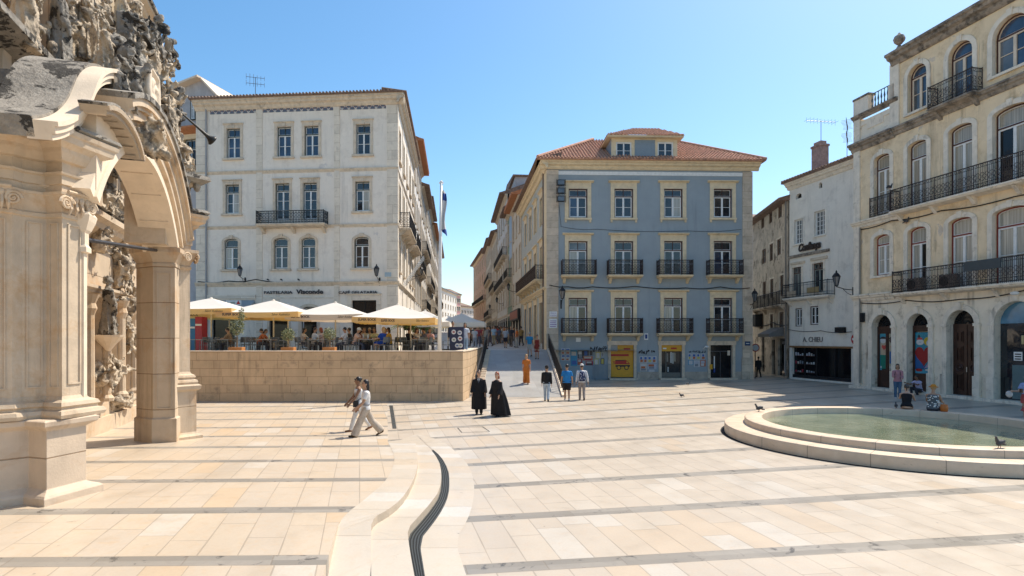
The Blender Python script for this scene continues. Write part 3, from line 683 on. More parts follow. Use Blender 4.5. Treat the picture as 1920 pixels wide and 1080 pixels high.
# side facade
hs=[]; ncol=5; pit=Fs.W/ncol
sz=[(F.z(745,293),F.z(745,232)),(F.z(745,408),F.z(745,338)),(F.z(745,505),F.z(745,445))]
for c_ in range(ncol):
    for r_ in range(3): hs.append((hole(pit*(c_+.5)-.55,pit*(c_+.5)+.55,sz[r_][0],sz[r_][1],.2 if r_==2 else 0),r_))
    hs.append((hole(pit*(c_+.5)-.7,pit*(c_+.5)+.7,TZ+.3,TZ+2.9),3))
M=Fs.mb().m(M_WPL2); wall(M,Fs,TZ,zr,[h for h,_ in hs]); M.build('side_wall',B)
for h,r_ in hs: window(B,Fs,h,fm=M_GREENPAINT,gl=G_DARK if r_!=3 else G_BLACK,tr=.25,rows=2,sur=(.17,M_TRIMG,.05),sill=(.2,.13,.16) if r_ in(0,2) else None)
M=Fs.mb().m(M_PIL); M.box(-.045,.55,-.045,0,TZ,zr-.4)
for k in range(1,4): M.box(k*3.9-.25,k*3.9+.25,-.04,0,TZ,zr-.5)
M.build('side_pilasters',B)
M=Fs.mb().m(M_TRIMG)
for py,h_,p_ in ((321,.22,.1),(425,.22,.1),(531.5,.3,.16)): cornice(M,Fs,0,Fs.W,F.z(745,py-3),h_,p_)
cornice(M,Fs,-.5,Fs.W,zr+.02,.62,.5); M.build('side_string_courses',B)
balcony(B,Fs,1.2,7.6,F.z(745,420),.8,1.05,M_BLACKIRON,M_TRIMG,4,.14); balcony(B,Fs,9.0,14,F.z(745,420),.8,1.05,M_BLACKIRON,M_TRIMG,3,.14)
M=Fs.mb().m(M_TILED)
for i in range(64): x=i*.24-.4; M.tube([(x,-.66,zr+.13),(x,1.0,zr+.3)],.075,6)
M.build('side_eaves',B)
for k,x in enumerate((3.2,3.9,4.6)):
    M=Fs.mb().m(M_WHITEPAINT); M.tube([(x,0,F.z(745,530)),(x,-1.6,F.z(745,530)+2.3)],.03,6); M.build('flag_staff',B)
# TV antenna
def antenna(label,p,h,az,n=7,w_=.9,rows=1):
    M=MB(Matrix.Translation(Vector(p))@Matrix.Rotation(az,4,'Z')).m(flat('antenna_metal',(.12,.11,.11),.4,.6)); M.tube([(0,0,0),(0,0,h)],.022,5)
    for q in range(rows):
        z=h*(1-.3*q)-.05; M.tube([(-w_,0,z),(w_,0,z+.06)],.016,4)
        for i in range(n): x=-w_+2*w_*i/(n-1); l_=.28+.05*math.sin(i); M.tube([(x,-l_,z+.03),(x,l_,z+.03)],.01,4); M.tube([(x,0,z+.03-l_*.7),(x,0,z+.03+l_*.7)],.01,4)
    return M.build('tv_antenna',label=label,cat='antenna',origin=p,group='rooftop antennas')
antenna('tv antenna on the chimney of the white café building',tuple(F.T@Vector((F.t(462),1.2,zr+.7))),1.5,.4,6,.6,2)

# ================= neighbour with gable behind the church =================
M_NB=mat('grey_render',(.42,.41,.42),.9,.12,1,stain=((.3,.29,.3),.6,1.2,.5),streak=((.15,.14,.14),.5,2),bump=.3)
F=Fac(tuple(dp(300,600,43))[:2],tuple(dp(386,600,42.0))[:2])
B=thing('gabled_house','narrow grey house with orange eaves and attic gable behind the church arch','building',tuple(F.p),F.a)
h1=hole(F.t(345),F.t(368),F.z(356,318),F.z(356,261)); M=F.mb().m(M_NB); ze=F.z(350,247); wall(M,F,TZ,ze,[h1]); M.box(0,F.W,.35,9,TZ,ze); M.build('wall',B)
window(B,F,h1,fm=M_GREENPAINT,gl=G_DARK,tr=.3,rows=2,sur=(.25,M_TRIM,.06),lint=(.2,.06,.15)); balcony(B,F,F.t(338),F.t(378),F.z(356,316),.7,1.0,M_BLACKIRON,M_TRIMG,2,.13)
M=F.mb().m(M_TILEO); M.exyz([(0,ze-.25),(-.8,ze),(-.8,ze+.1),(1.2,ze+.8),(1.2,ze)],-.1,F.W); M.build('orange_eaves',B)
M=F.mb().m(M_NB); zt=F.z(381,190,-1.2); zg=F.z(356,153,-1.2); xa,xb,xc=F.t(300),F.W,F.t(357)
M.exxz([(xa,ze),(xb,ze),(xb,zt),(xc,zg),(xa,zg-.6)],1.2,9); M.build('attic',B)
M=F.mb().m(M_CAP); M.exxz([(xc-.05,zg),(xc-.05,zg+.14),(xb+.25,zt+.12),(xb+.25,zt-.05)],.9,9.2); M.exxz([(xa,zg-.6),(xa,zg-.45),(xc,zg+.14),(xc,zg)],.6,9.2); M.build('roof',B)
hh=hole(F.t(335),F.t(345),F.z(340,228,-1.2),F.z(340,186,-1.2)); window(B,Fac(tuple(F.T@Vector((0,1.12,0)))[:2],tuple(F.T@Vector((F.W,1.12,0)))[:2]),hh,fm=M_GREENPAINT,gl=G_DARK,yy=-.05,tr=0)
# ================= blue building =================
M_BLUE=mat('blue_render',(.29,.335,.36),.85,.07,.8,stain=((.29,.325,.35),.5,1.0,.54),streak=((.14,.16,.17),.4,2.5),bump=.15)
F=Fac((2.55,42.5),(17.55,43.0)); S=Fac((2.55-.0955*16.6,59.1),(2.55,42.5))
zr=F.z(1200,305); D=14.5
B=thing('blue_building','four storey blue building with cream stone trim, iron balconies and tiled hip roof','building',tuple(F.p),F.a)
bx=[1083.8,1169.5,1262.4,1355.3]; hw=35.4/2/FPX*42.75
H=[]
for c_,px in enumerate(bx):
    x=F.t(px); H.append((hole(x-hw,x+hw,F.z(px,408.7),F.z(px,354)),3,c_)); H.append((hole(x-hw,x+hw,F.z(px,517.5),F.z(px,452)),2,c_)); H.append((hole(x-hw,x+hw,F.z(px,625.5),F.z(px,558.5)),1,c_))
gx=[(1145,1188),(1240,1278.5),(1331.7,1373)]; GH=[hole(F.t(a),F.t(b),.12,F.z((a+b)/2,647)) for a,b in gx]
M=F.mb().m(M_BLUE); wall(M,F,0,zr-.3,[h[0] for h in H]+GH); M.box(.36,F.W-.02,.35,D,0,zr-.1); M.build('wall',B)
for h,r_,c_ in H:
    window(B,F,h,gl=G_DARK if r_!=2 else (G_GREY if c_==0 else G_DARK),gl2=(G_CURT if (r_,c_) in((2,0),(1,2),(3,2),(1,0)) else (G_BLUE if (r_,c_) in ((3,0),(2,3)) else None)),tr=.26 if r_>1 else .22,rows=2,sur=(.27,M_TRIM,.05),lint=(.3,.17,.24),sill=(.3,.14,.14,.18) if r_==3 else None,fw=.075,sw=.065)
    if r_<3:
        xm=(h['x0']+h['x1'])/2; wd=67.5/2/FPX*42.6*.97; balcony(B,F,xm-wd,xm+wd,h['z0']+.02,.75,1.05,M_IRON,M_TRIM,2,.10)
M=F.mb().m(M_TRIMG)
M.m(M_TRIM); 
PIL2=mat('corner_pilaster_stone',(.60,.49,.37),.8,.14,2,stain=((.28,.22,.18),.55,1.8,.52),bump=.2,joints=(3,.55,.01,.2))
M.m(PIL2); M.box(-.05,F.t(1047),-.06,0,0,zr-.6); M.box(F.t(1392),F.W+.06,-.06,0,0,zr-.6); M.box(-.1,F.t(1049),-.12,-.06,0,1.75); M.box(F.t(1390),F.W+.1,-.12,-.06,0,1.6); M.build('corner_pilasters',B)
M=F.mb().m(M_TRIM); cornice(M,F,-.5,F.W+.5,zr,.55,.55); M.m(M_WHITEPAINT); M.box(F.t(1047)+.003,F.t(1392)-.003,-.035,0,F.z(1200,329),F.z(1200,322.5)); M.build('cornice',B)
M=F.mb().m(M_PLINTH); 
for a,b in ((1195,1238),(1281,1329),(1376,1390)): M.box(F.t(a),F.t(b),-.045,0,0,F.z(1300,697))
M.build('plinth',B)
for (a,b),h in zip(gx,GH):
    M=F.mb().m(M_TRIMG); e=.2; M.box(h['x0']-e,h['x0'],-.07,.15,0,h['z1']); M.box(h['x1'],h['x1']+e,-.07,.15,0,h['z1']); M.box(h['x0']-e-.06,h['x1']+e+.06,-.1,.15,h['z1'],h['z1']+.3); M.box(h['x0']-e,h['x1']+e,-.5,.28,0,.12); M.build('door_surround',B)
# roof
a=.75; e0=F.T@Vector((-a,-a,zr+.06)); 
def W_(x,y,z): return tuple(F.T@Vector((x,y,z)))
rdg=zr+3.5; y_r=5.6
q=[(-a,-a,zr+.06),(F.W+a,-a,zr+.06),(F.W-4.3,y_r,rdg),(4.3,y_r,rdg)]
back=[(-a,D+a,zr+.06),(F.W+a,D+a,zr+.06),(F.W-4.3,D-4,rdg),(4.3,D-4,rdg)]
M=F.mb().m(M_TILE); M.quad(*q); M.quad(q[1],back[1],back[2],q[2]); M.quad(back[0],q[0],q[3],back[3]); M.quad(back[1],back[0],back[3],back[2]); M.quad(q[3],q[2],back[2],back[3])
M.quad((-a,-a,zr),(F.W+a,-a,zr),(F.W+a,D+a,zr),(-a,D+a,zr))
for u,v_ in ((q[0],q[1]),(q[1],back[1]),(back[0],q[0])): M.quad((u[0],u[1],zr),(v_[0],v_[1],zr),(v_[0],v_[1],zr+.06),(u[0],u[1],zr+.06))
tiles(M,q[0],q[1],q[3],q[2],.235,.42,.085); tiles(M,back[0],q[0],back[3],q[3],.26,.5,.09)
for u,v_ in ((q[0],q[3]),(q[1],q[2])): M.tube([Vector(u)+Vector((0,0,.08)),Vector(v_)+Vector((0,0,.1))],.12,8)
rf=M.build('roof',B)
yd=-.15; dx0,dx1=F.t(1146,-yd),F.t(1270,-yd); zd0=zr+.0; zd1=F.z(1208,260,-yd)
M_BLUEP=flat('blue_panel',(.22,.27,.31),.8)
M=F.mb().m(M_TRIM); DH=[hole(F.t(155-0+1000,-yd),F.t(1184.5,-yd),F.z(1170,298,-yd),F.z(1170,266,-yd)),hole(F.t(1233,-yd),F.t(1262.5,-yd),F.z(1248,298,-yd),F.z(1248,266,-yd))]
FD=Fac(W_(0,yd,0)[:2],W_(F.W,yd,0)[:2])
MM=FD.mb().m(M_TRIM); wall(MM,FD,zd0,zd1,DH,dx0,dx1,.2); MM.m(M_BLUEP).box(F.t(1190,-yd),F.t(1228,-yd),-.03,0,DH[0]['z0'],zd1-.1); MM.box(dx0,dx0+.02,0.01,4.5,zd0,zd1-.02); MM.box(dx1-.02,dx1,.01,4.5,zd0,zd1-.02); MM.box(dx0+.05,dx1-.05,.25,4,zd0,zd1-.05)
dm=MM.build('dormer',B)
for h in DH: window(dm,FD,h,fm=M_WHITEPAINT,gl=G_DARK,tr=0,rows=2,yy=.05,name='dormer_window')
M=FD.mb().m(M_TRIM); M.box(dx0-.35,dx1+.35,-.4,3,zd1,zd1+.12); M.m(M_TILE); dd=[(dx0-.4,-.45,zd1+.12),(dx1+.4,-.45,zd1+.12),(F.t(1222,-3)+.3,2.6,zd1+1.65),(F.t(1192,-3)-.3,2.6,zd1+1.65)]
M.quad(*dd); M.quad(dd[1],(dx1+.4,6,zd1+.12),(dx1-2,6,zd1+1.65),dd[2]); M.quad((dx0-.4,6,zd1+.12),dd[0],dd[3],(dx0+2,6,zd1+1.65)); tiles(M,dd[0],dd[1],dd[3],dd[2],.235,.4,.08); M.build('dormer_roof',dm)
# side
hs=[]; n=4; 
for k in range(n):
    x=S.W-2.1-(S.W-3.2)/n*k-.8; 
    for z0,z1 in ((F.z(1083,408.7),F.z(1083,354)),(F.z(1083,517.5),F.z(1083,452))): hs.append((hole(x-.62,x+.62,z0,z1),1))
    hs.append((hole(x-.75,x+.75,2.6,F.z(1083,563)),0))
M=S.mb().m(mat('pale_side_render',(.40,.43,.42),.85,.1,1,stain=((.5,.5,.45),.5,1.5,.5),bump=.2)); wall(M,S,1.9,zr-.3,[h for h,_ in hs]); M.build('side_wall',B)
for h,k in hs: window(B,S,h,gl=G_DARK if k else G_BLACK,fm=M_BROWNPAINT,sm=M_WHITEPAINT if k else M_BROWNPAINT,tr=.26,rows=2,sur=(.27,M_TRIM,.05),lint=(.3,.12,.2),fw=.075,sw=.06,name='window' if k else 'door')
M=S.mb().m(M_TRIM); cornice(M,S,-.3,S.W+.5,zr,.55,.55); M.box(S.W-1.15,S.W+.05,-.06,0,.8,zr-.6); cornice(M,S,0,S.W,F.z(1083,537),.3,.2); M.build('side_cornice',B)
M=S.mb().m(M_TILED); M.exyz([(-.9,zr),(-.9,zr+.1),(1,zr+.6),(1,zr)],-.3,S.W+.4); M.build('side_eaves',B)
balcony(B,S,.6,S.W-1.6,F.z(1083,519),.7,1.05,M_IRON,M_TRIM,8,.12)
M=S.mb().m(flat('drainpipe_brown',(.12,.07,.05))); M.tube([(S.W-1.25,-.12,2),(S.W-1.25,-.12,zr-.5)],.05,6); M.build('drainpipe',B)
# yellow parcel shop poster
M_YEL=flat('yellow_panel',(.62,.31,.01),.45); M_RED=flat('poster_red',(.42,.02,.01),.5); M_DK=flat('poster_dark',(.02,.01,.01),.5)
h=GH[0]; M=F.mb().m(M_YEL); M.box(h['x0'],h['x1'],.1,.14,.18,h['z1']); pn=M.build('poster_panel',B)
x0,x1=h['x0'],h['x1']; wv=x1-x0; zz=lambda py:F.z(1166,py)
y=.098
M=F.mb().m(M_RED); M.box(x0,x0+wv*.80,y-.003,y,zz(668),zz(664)); M.box(x1-wv*.42,x1-wv*.14,y-.003,y,zz(656),zz(652.6))
vx=lambda f:x0+wv*f
M.exxz([(vx(.2),zz(683)),(vx(.84),zz(683)),(vx(.84),zz(681)),(vx(.68),zz(675)),(vx(.22),zz(675))],y-.004,y-.001)
for k in range(3): M.box(vx(.1+.02*k),vx(.2),y-.003,y,zz(678+2*k)-.02,zz(678+2*k)+.02)
M.build('poster_red_van',pn)
M=F.mb().m(M_DK); M.exxz([(vx(.22),zz(675)),(vx(.62),zz(675)),(vx(.62),zz(676.5)),(vx(.22),zz(676.5))],y-.007,y-.005); M.exxz([(vx(.22),zz(688)),(vx(.84),zz(688)),(vx(.86),zz(684.5)),(vx(.22),zz(684.5))],y-.007,y-.005)
for f in (.37,.70):
    M.exxz([(vx(f)+.17*math.cos(a_*PI/8),zz(689.5)+.17*math.sin(a_*PI/8)) for a_ in range(16)],y-.01,y-.008)
M.build('poster_van_chassis',pn)
M=F.mb().m(M_YEL)
for f in (.37,.70): M.exxz([(vx(f)+.11*math.cos(a_*PI/8),zz(689.5)+.11*math.sin(a_*PI/8)) for a_ in range(16)],y-.013,y-.011)
M.exxz([(vx(.7),zz(681)),(vx(.79),zz(681)),(vx(.7),zz(677))],y-.01,y-.006); M.build('poster_wheel_hubs',pn)
M=F.mb().m(flat('meter_grey',(.35,.34,.32))); M.box(h['x0'],h['x0']+.5,.03,.09,h['z1']-.45,h['z1']); M.build('grey_box',B)
# parcel shop doorway
h=GH[1]; M=F.mb().m(M_YEL); M.box(h['x0'],h['x1'],.02,.12,h['z1']-.45,h['z1']); s_=M.build('yellow_fascia',B); textm('PARCEL',.16,M_RED,.55,.004,s_,F,h['x0']+.3,h['z1']-.29,.012) if 0 else None
M=F.mb().m(M_RED); M.box((h['x0']+h['x1'])/2-.05,(h['x0']+h['x1'])/2+.38,.01,.018,h['z1']-.3,h['z1']-.18); M.m(M_WHITEPAINT).box(h['x0']+.12,h['x0']+.38,.01,.018,h['z1']-.3,h['z1']-.2); M.build('fascia_marks',s_)
M=F.mb().m(G_BLACK); M.box(h['x0'],h['x1'],.22,.26,.12,h['z1']-.45); M.build('shop_glass',B); M=F.mb().m(flat('door_metal',(.12,.12,.11),.4,.3)); 
for x in (h['x0'],h['x0']+.35,h['x1']-.06): M.box(x,x+.06,.15,.21,.12,h['z1']-.45)
M.box(h['x0'],h['x1'],.15,.21,.12,.5); M.build('shop_door_frame',B)
M=F.mb()
for k,(cc,xx,z0,z1) in enumerate(((( .25,.22,.18),.45,1.3,1.9),((.5,.5,.48),.72,1.2,2.0),((.45,.44,.4),.86,1.15,1.95),((.3,.27,.2),1.0,1.3,1.95),((.42,.42,.4),.5,.55,.9))): M.m(flat('shop_goods',cc)).box(h['x0']+xx,h['x0']+xx+.11,.2,.215,z0,z1)
M.build('display_goods',B)
h=GH[2]; M=F.mb().m(G_BLACK); M.box(h['x0'],h['x1'],.24,.27,.12,h['z1']); M.m(flat('door_metal2',(.05,.05,.06),.3,.3)); M.box((h['x0']+h['x1'])/2-.03,(h['x0']+h['x1'])/2+.03,.18,.23,.12,h['z1']-.5); M.box(h['x0'],h['x1'],.18,.23,h['z1']-.5,h['z1']-.43)
M.m(M_WHITEPAINT).box(h['x0']+.32,h['x0']+.4,.15,.17,.8,1.7); M.m(flat('blue_handle',(.03,.06,.25))).box(h['x0']+.3,h['x0']+.42,.15,.17,.5,.8); M.m(M_YEL).box(h['x0']-.08,h['x0']+.14,-.08,-.075,.75,1.1); M.m(M_CAP).box(h['x1']-.3,h['x1']-.1,.15,.17,1.75,2.1)
M.build('dark_shop_door',B)
# pasted posters
random.seed(5)
pc=[(.5,.5,.5),(.4,.42,.48),(.05,.12,.35),(.45,.12,.04),(.3,.03,.05),(.5,.42,.1),(.05,.25,.4),(.06,.05,.05),(.5,.45,.4),(.2,.22,.25)]
PM=[flat('poster_%s'%n_,c) for n_,c in zip(('white','pale_blue','navy','orange','red','yellow','cyan','black','cream','grey'),pc)]
def poster(px0,px1,py0,py1,ms,lab,off=.07):
    xa,xb=F.t(px0),F.t(px1); za,zb=F.z(px0,py1),F.z(px0,py0); M=F.mb().m(ms[0]); M.box(xa,xb,-.014,-.002,za,zb)
    n_=0
    for k in range(1,len(ms)):
        f0=.08+.84*(k-1)/(len(ms)-1); f1=.08+.84*k/(len(ms)-1)-.03; M.m(ms[k]).box(xa+(xb-xa)*(.1+.1*random.random()),xb-(xb-xa)*(.1+.2*random.random()),-.018,-.015,za+(zb-za)*f0,za+(zb-za)*f1)
    return tag(M.build('poster',origin=W_(xa,-.01,za)),lab,'poster','posters pasted on the blue wall')
for i,(a,b) in enumerate(((1052,1059.5),(1060.5,1068.5))):
    for j,(c_,d) in enumerate(((653,664),(665,676))): poster(a,b,c_,d,[PM[0],PM[3],PM[8],PM[2]],'small festival poster %s %s of the four at the left end of the blue wall'%(('upper','lower')[j],('left','right')[i]))
for a,b,c_,d,ms,lab in ((1070,1082,656,686,[PM[6],PM[2],PM[6],PM[8]],'cyan poster with a dark figure left of the orange posters'),(1083,1094,657,672,[PM[7],PM[9],PM[0]],'black and grey poster above the red poster'),(1083,1092,673,684,[PM[4],PM[3],PM[8]],'red poster with pale border on the blue wall'),(1094,1104,657,667,[PM[7],PM[2]],'dark blue poster beside the black one'),(1093,1111,668,676,[PM[3],PM[4],PM[8]],'wide orange poster on the blue wall'),(1098,1112,677,685,[PM[4],PM[7],PM[8]],'low red and white poster under the orange one'),(1105,1112,657,667,[PM[9],PM[7]],'grey photo poster at the end of the upper row'),(1114,1122,673,684,[PM[5],PM[0]],'yellow poster left of the crowd barrier'),(1126,1133,672,683,[PM[7],PM[5]],'small black framed poster left of the yellow van panel'),(1117,1126,660,672,[PM[5],PM[0]],'pale yellow notice under the black graffiti'),(1127,1132,661,668,[PM[0],PM[9]],'small white notice beside the pale yellow notice'),
  (1199,1206,668,680,[PM[0],PM[3],PM[2]],'first festival poster between the yellow van panel and the shop door'),(1207,1214,668,680,[PM[0],PM[3],PM[2]],'second festival poster between the yellow van panel and the shop door'),(1215,1222,668,680,[PM[0],PM[5],PM[2]],'third festival poster between the van panel and the shop door'),(1223,1231,668,680,[PM[0],PM[3],PM[2]],'fourth festival poster nearest the shop door'),
  (1200,1213,681,696,[PM[8],PM[9],PM[3],PM[0]],'torn white poster under the festival posters'),(1214,1231,682,692,[PM[1],PM[9],PM[3]],'pale blue torn poster left of the shop door'),(1216,1228,693,700,[PM[1],PM[0]],'lowest pale poster left of the shop door'),
  (1290,1296.5,663,674,[PM[0],PM[5],PM[2]],'first festival poster right of the parcel shop'),(1298,1304.5,663,674,[PM[0],PM[3],PM[2]],'second festival poster right of the parcel shop'),(1306,1313,663,674,[PM[0],PM[5],PM[2]],'third festival poster right of the parcel shop'),(1315,1322,663,674,[PM[0],PM[3],PM[2]],'fourth festival poster beside the dark shop door'),
  (1290,1300,675,684,[PM[6],PM[0]],'cyan torn poster right of the parcel shop'),(1301,1312,676,688,[PM[0],PM[9],PM[1]],'torn white poster in the middle right of the parcel shop'),(1313,1323,675,687,[PM[3],PM[0],PM[1]],'orange and white torn poster near the dark shop door')):
    poster(a,b,c_,d,ms,lab)
# graffiti strokes (part of the wall)
random.seed(11)
def graffiti(F,P,px0,px1,py0,py1,n,m_):
    M=F.mb().m(m_); xa,xb=F.t(px0),F.t(px1); za,zb=F.z(px0,py1),F.z(px0,py0)
    for i in range(n):
        x=xa+(xb-xa)*i/n; w_=(xb-xa)/n; pts=[]
        for k in range(7): pts.append((x+w_*random.uniform(-.1,1.0),-.012,za+(zb-za)*random.random()))
        q=smooth([Vector(p) for p in pts],1); M.tube(q,.022,4)
    return M.build('graffiti',P)
graffiti(F,B,1107,1139,648,660,7,M_DK); graffiti(F,B,1197,1228,656,665,7,M_DK); graffiti(F,B,1292,1325,657,662,6,flat('faded_paint',(.06,.08,.1)))
M=F.mb().m(M_CAP); M.box(F.t(1393),F.t(1405),-.075,-.062,F.z(1400,688),F.z(1400,662)); M.m(PM[9]).box(F.t(1396),F.t(1401),-.08,-.076,F.z(1400,682),F.z(1400,672)); M.build('torn_paper',B)
M=F.mb().m(M_WHITEPAINT); M.box(F.t(1030),F.t(1044),-.09,-.062,F.z(1037,594),F.z(1037,584)); M.box(F.t(1029.5),F.t(1044.5),-.09,-.062,F.z(1037,615),F.z(1037,598)); pl=M.build('street_name_plates',B)
MT=flat('plate_text',(.25,.1,.3)); textm('PRAÇA',.13,MT,.38,.003,pl,F,F.t(1032.5),F.z(1037,588.5),-.092); textm('8 DE MAIO',.13,MT,.46,.003,pl,F,F.t(1031.5),F.z(1037,592.8),-.092)
for k in range(4): 
    M=F.mb().m(MT); M.box(F.t(1031),F.t(1043-(k%2)),-.093,-.0905,F.z(1037,602.5+3.4*k),F.z(1037,601.2+3.4*k)); M.build('plate_line',pl)
M=F.mb().m(flat('plaque_blue',(.02,.05,.12))); M.box(F.t(1396),F.t(1406),-.09,-.062,F.z(1400,648),F.z(1400,640)); M.m(M_WHITEPAINT).box(F.t(1398),F.t(1404),-.093,-.09,F.z(1400,644.6),F.z(1400,643.4)); M.box(F.t(1208),F.t(1215),-.03,-.005,F.z(1210,637),F.z(1210,625)); M.m(flat('plaque_navy',(.03,.06,.2))).box(F.t(1209.3),F.t(1213.7),-.034,-.03,F.z(1210,635),F.z(1210,627)); M.m(M_WHITEPAINT).box(F.t(1080),F.t(1088.5),-.03,-.005,F.z(1084,641),F.z(1084,633)); M.build('small_plaques',B)
# floodlights at the corner
M=F.mb().m(M_BLACKIRON)
for py in (347,362,377): 
    z=F.z(1050,py); x=F.t(1050); M.box(x-.27,x+.27,-.75,-.55,z-.2,z+.2); M.box(x-.04,x+.04,-.55,0,z-.04,z+.04)
    M.tube([(x-.32,-.65,z-.25),(x-.32,-.65,z+.25)],.02,4); M.tube([(x+.32,-.65,z-.25),(x+.32,-.65,z+.25)],.02,4)
fl=M.build('floodlight_bracket',B); M=F.mb().m(G_GREY)
for py in (347,362,377): z=F.z(1050,py); x=F.t(1050); M.box(x-.22,x+.22,-.765,-.751,z-.15,z+.15)
M.build('floodlight_glass',fl)
cable(B,F,[(F.t(1030),F.z(1030,535)),(F.t(1065),F.z(1065,538)),(F.t(1110),F.z(1110,538)),(F.t(1190),F.z(1190,537)),(F.t(1285),F.z(1285,540)),(F.t(1350),F.z(1350,538)),(F.t(1405),F.z(1405,540))],.028,y=-.09)
cable(B,F,[(F.t(1048),F.z(1048,385)),(F.t(1052),F.z(1052,425)),(F.t(1120),F.z(1120,430)),(F.t(1290),F.z(1290,433)),(F.t(1390),F.z(1390,430))],.012,y=-.03)
M=F.mb().m(M_WHITEPAINT); M.ell(tuple((F.t(1322),-.35,F.z(1322,650))),(.16,.1,.08)); M.tube([(F.t(1318),-.02,F.z(1322,654)),(F.t(1320),-.3,F.z(1322,651))],.03,5); M.build('security_camera',B)
wall_lamp(F,F.t(1052),F.z(1052,552,.8),'black wall lantern on the left corner of the blue building',.8,1.15)
wall_lamp(F,F.t(1406),F.z(1406,557,.8),'black wall lantern on the right corner pilaster of the blue building',.8,1.15)
# crowd barrier
o=thing('crowd_barrier','grey metal crowd barrier against the blue wall under the posters','barrier',W_(F.t(1127),-.4,0),F.a)
M=F.mb().m(flat('galvanised_steel',(.30,.31,.32),.4,.6)); xa,xb=F.t(1110),F.t(1143); 
M.tube([(xa,-.45,.15),(xa,-.45,1.1),(xb,-.45,1.1),(xb,-.45,.15),(xa,-.45,.15)],.022,6); M.build('frame',o); M=F.mb().m(flat('galvanised_bars',(.3,.31,.32),.4,.6))
for k in range(1,13): x=xa+(xb-xa)*k/13; M.tube([(x,-.45,.15),(x,-.45,1.1)],.01,4)
M.build('bars',o)
for x in (xa+.15,xb-.15): M=F.mb().m(flat('galvanised_foot',(.3,.31,.32),.4,.6)); M.tube([(x,-.45,.15),(x,-.75,.015)],.02,5); M.tube([(x,-.45,.15),(x,-.15,.015)],.02,5); M.build('foot',o)
antenna('tv antenna standing behind the left slope of the blue building roof',W_(2.6,8,zr+1.2),2.4,.3,5,.6)

# ================= row houses along the street =================
def rowhouse(name,label,P0,P1,z0,zt,col,ncol,floors,dep=10,roof='tiles',shop=(.03,.03,.03),bal=(),eav=.6,fm=M_GREENPAINT,seed=0,surr=M_TRIMG,grp=None,gab=False,z0r=None):
    random.seed(seed); F=Fac(P0,P1); B=thing(name,label,'building',(F.p.x,F.p.y,z0),F.a)
    wm=mat(name+'_render',col,.9,.12,1,stain=(sc_(col,.6),.5,1.4,.53),streak=(sc_(col,.45),.5,2),bump=.3)
    fh=(zt-z0-3.6-.7)/floors; hs=[]; pit=F.W/ncol
    for f in range(floors):
        for c_ in range(ncol):
            x=pit*(c_+.5); zb=z0+3.6+fh*f+(.25 if f in bal else .75); hs.append((hole(x-.5,x+.5,zb,z0+3.6+fh*(f+1)-.55),f,c_))
    gs=[hole(pit*c_+.35,pit*(c_+1)-.35,z0+.2,z0+2.9) for c_ in range(ncol)]
    M=F.mb().m(wm); wall(M,F,z0-.6,zt,[h for h,_,_ in hs]+gs,dep=.2); M.box(.02,F.W-.02,.25,dep,z0-.6,zt-.02); M.build('wall',B)
    for h,f,c_ in hs: window(B,F,h,fm=fm,gl=random.choice((G_DARK,G_DARK,G_GREY)),gl2=random.choice((None,None,G_CURT)),tr=.25,rows=2,sur=(.16,surr,.05),sill=(.18,.1,.12),yy=.08)
    for k,g in enumerate(gs):
        M=F.mb().m(G_BLACK); M.quad((g['x0'],.15,g['z0']),(g['x1'],.15,g['z0']),(g['x1'],.15,g['z1']),(g['x0'],.15,g['z1'])); M.m(flat('shop_frame',shop)); M.box(g['x0'],g['x1'],.05,.14,g['z1']-.35,g['z1']); M.box(g['x0'],g['x0']+.08,.05,.14,g['z0'],g['z1']); M.box(g['x1']-.08,g['x1'],.05,.14,g['z0'],g['z1']); M.build('shopfront',B)
    for f in bal:
        zb=z0+3.6+fh*f+.25; balcony(B,F,pit*.2,F.W-pit*.2,zb,.65,1.0,M_BLACKIRON,surr,ncol+1,.14,orn=False)
    M=F.mb().m(surr); cornice(M,F,-.05,F.W+.05,zt,.4,.35); M.box(0,F.W,-.08,0,z0+3.1,z0+3.35); M.box(0,.3,-.04,0,z0,zt-.3); M.box(F.W-.3,F.W,-.04,0,z0,zt-.3); M.build('trim',B)
    M=F.mb().m(M_TILED if roof=='tiles' else (M_TILEO if roof=='orange' else flat('slate_grey',(.2,.22,.25)))); M.exyz([(-eav,zt),(-eav,zt+.12),(dep*.45,zt+2.2),(dep,zt+.1),(dep,zt)],-.1,F.W+.1)
    n=int(F.W/.3)
    for i in range(n): M.tube([(i*.3+.1,-eav-.04,zt+.13),(i*.3+.1,.8,zt+.62)],.09,5)
    M.build('roof',B)
    if roof=='orange': M=F.mb().m(M_TILEO); M.box(-.1,F.W+.1,-eav,-.02,zt-.03,zt); M.build('soffit',B)
    return B,F
def LP(Y,off=0): return (-7.82-.0955*(Y-40)+off,Y)
def RP(Y,off=0): return (2.55-.0955*(Y-42.5)+off,Y)
LG='houses along the left side of the street'
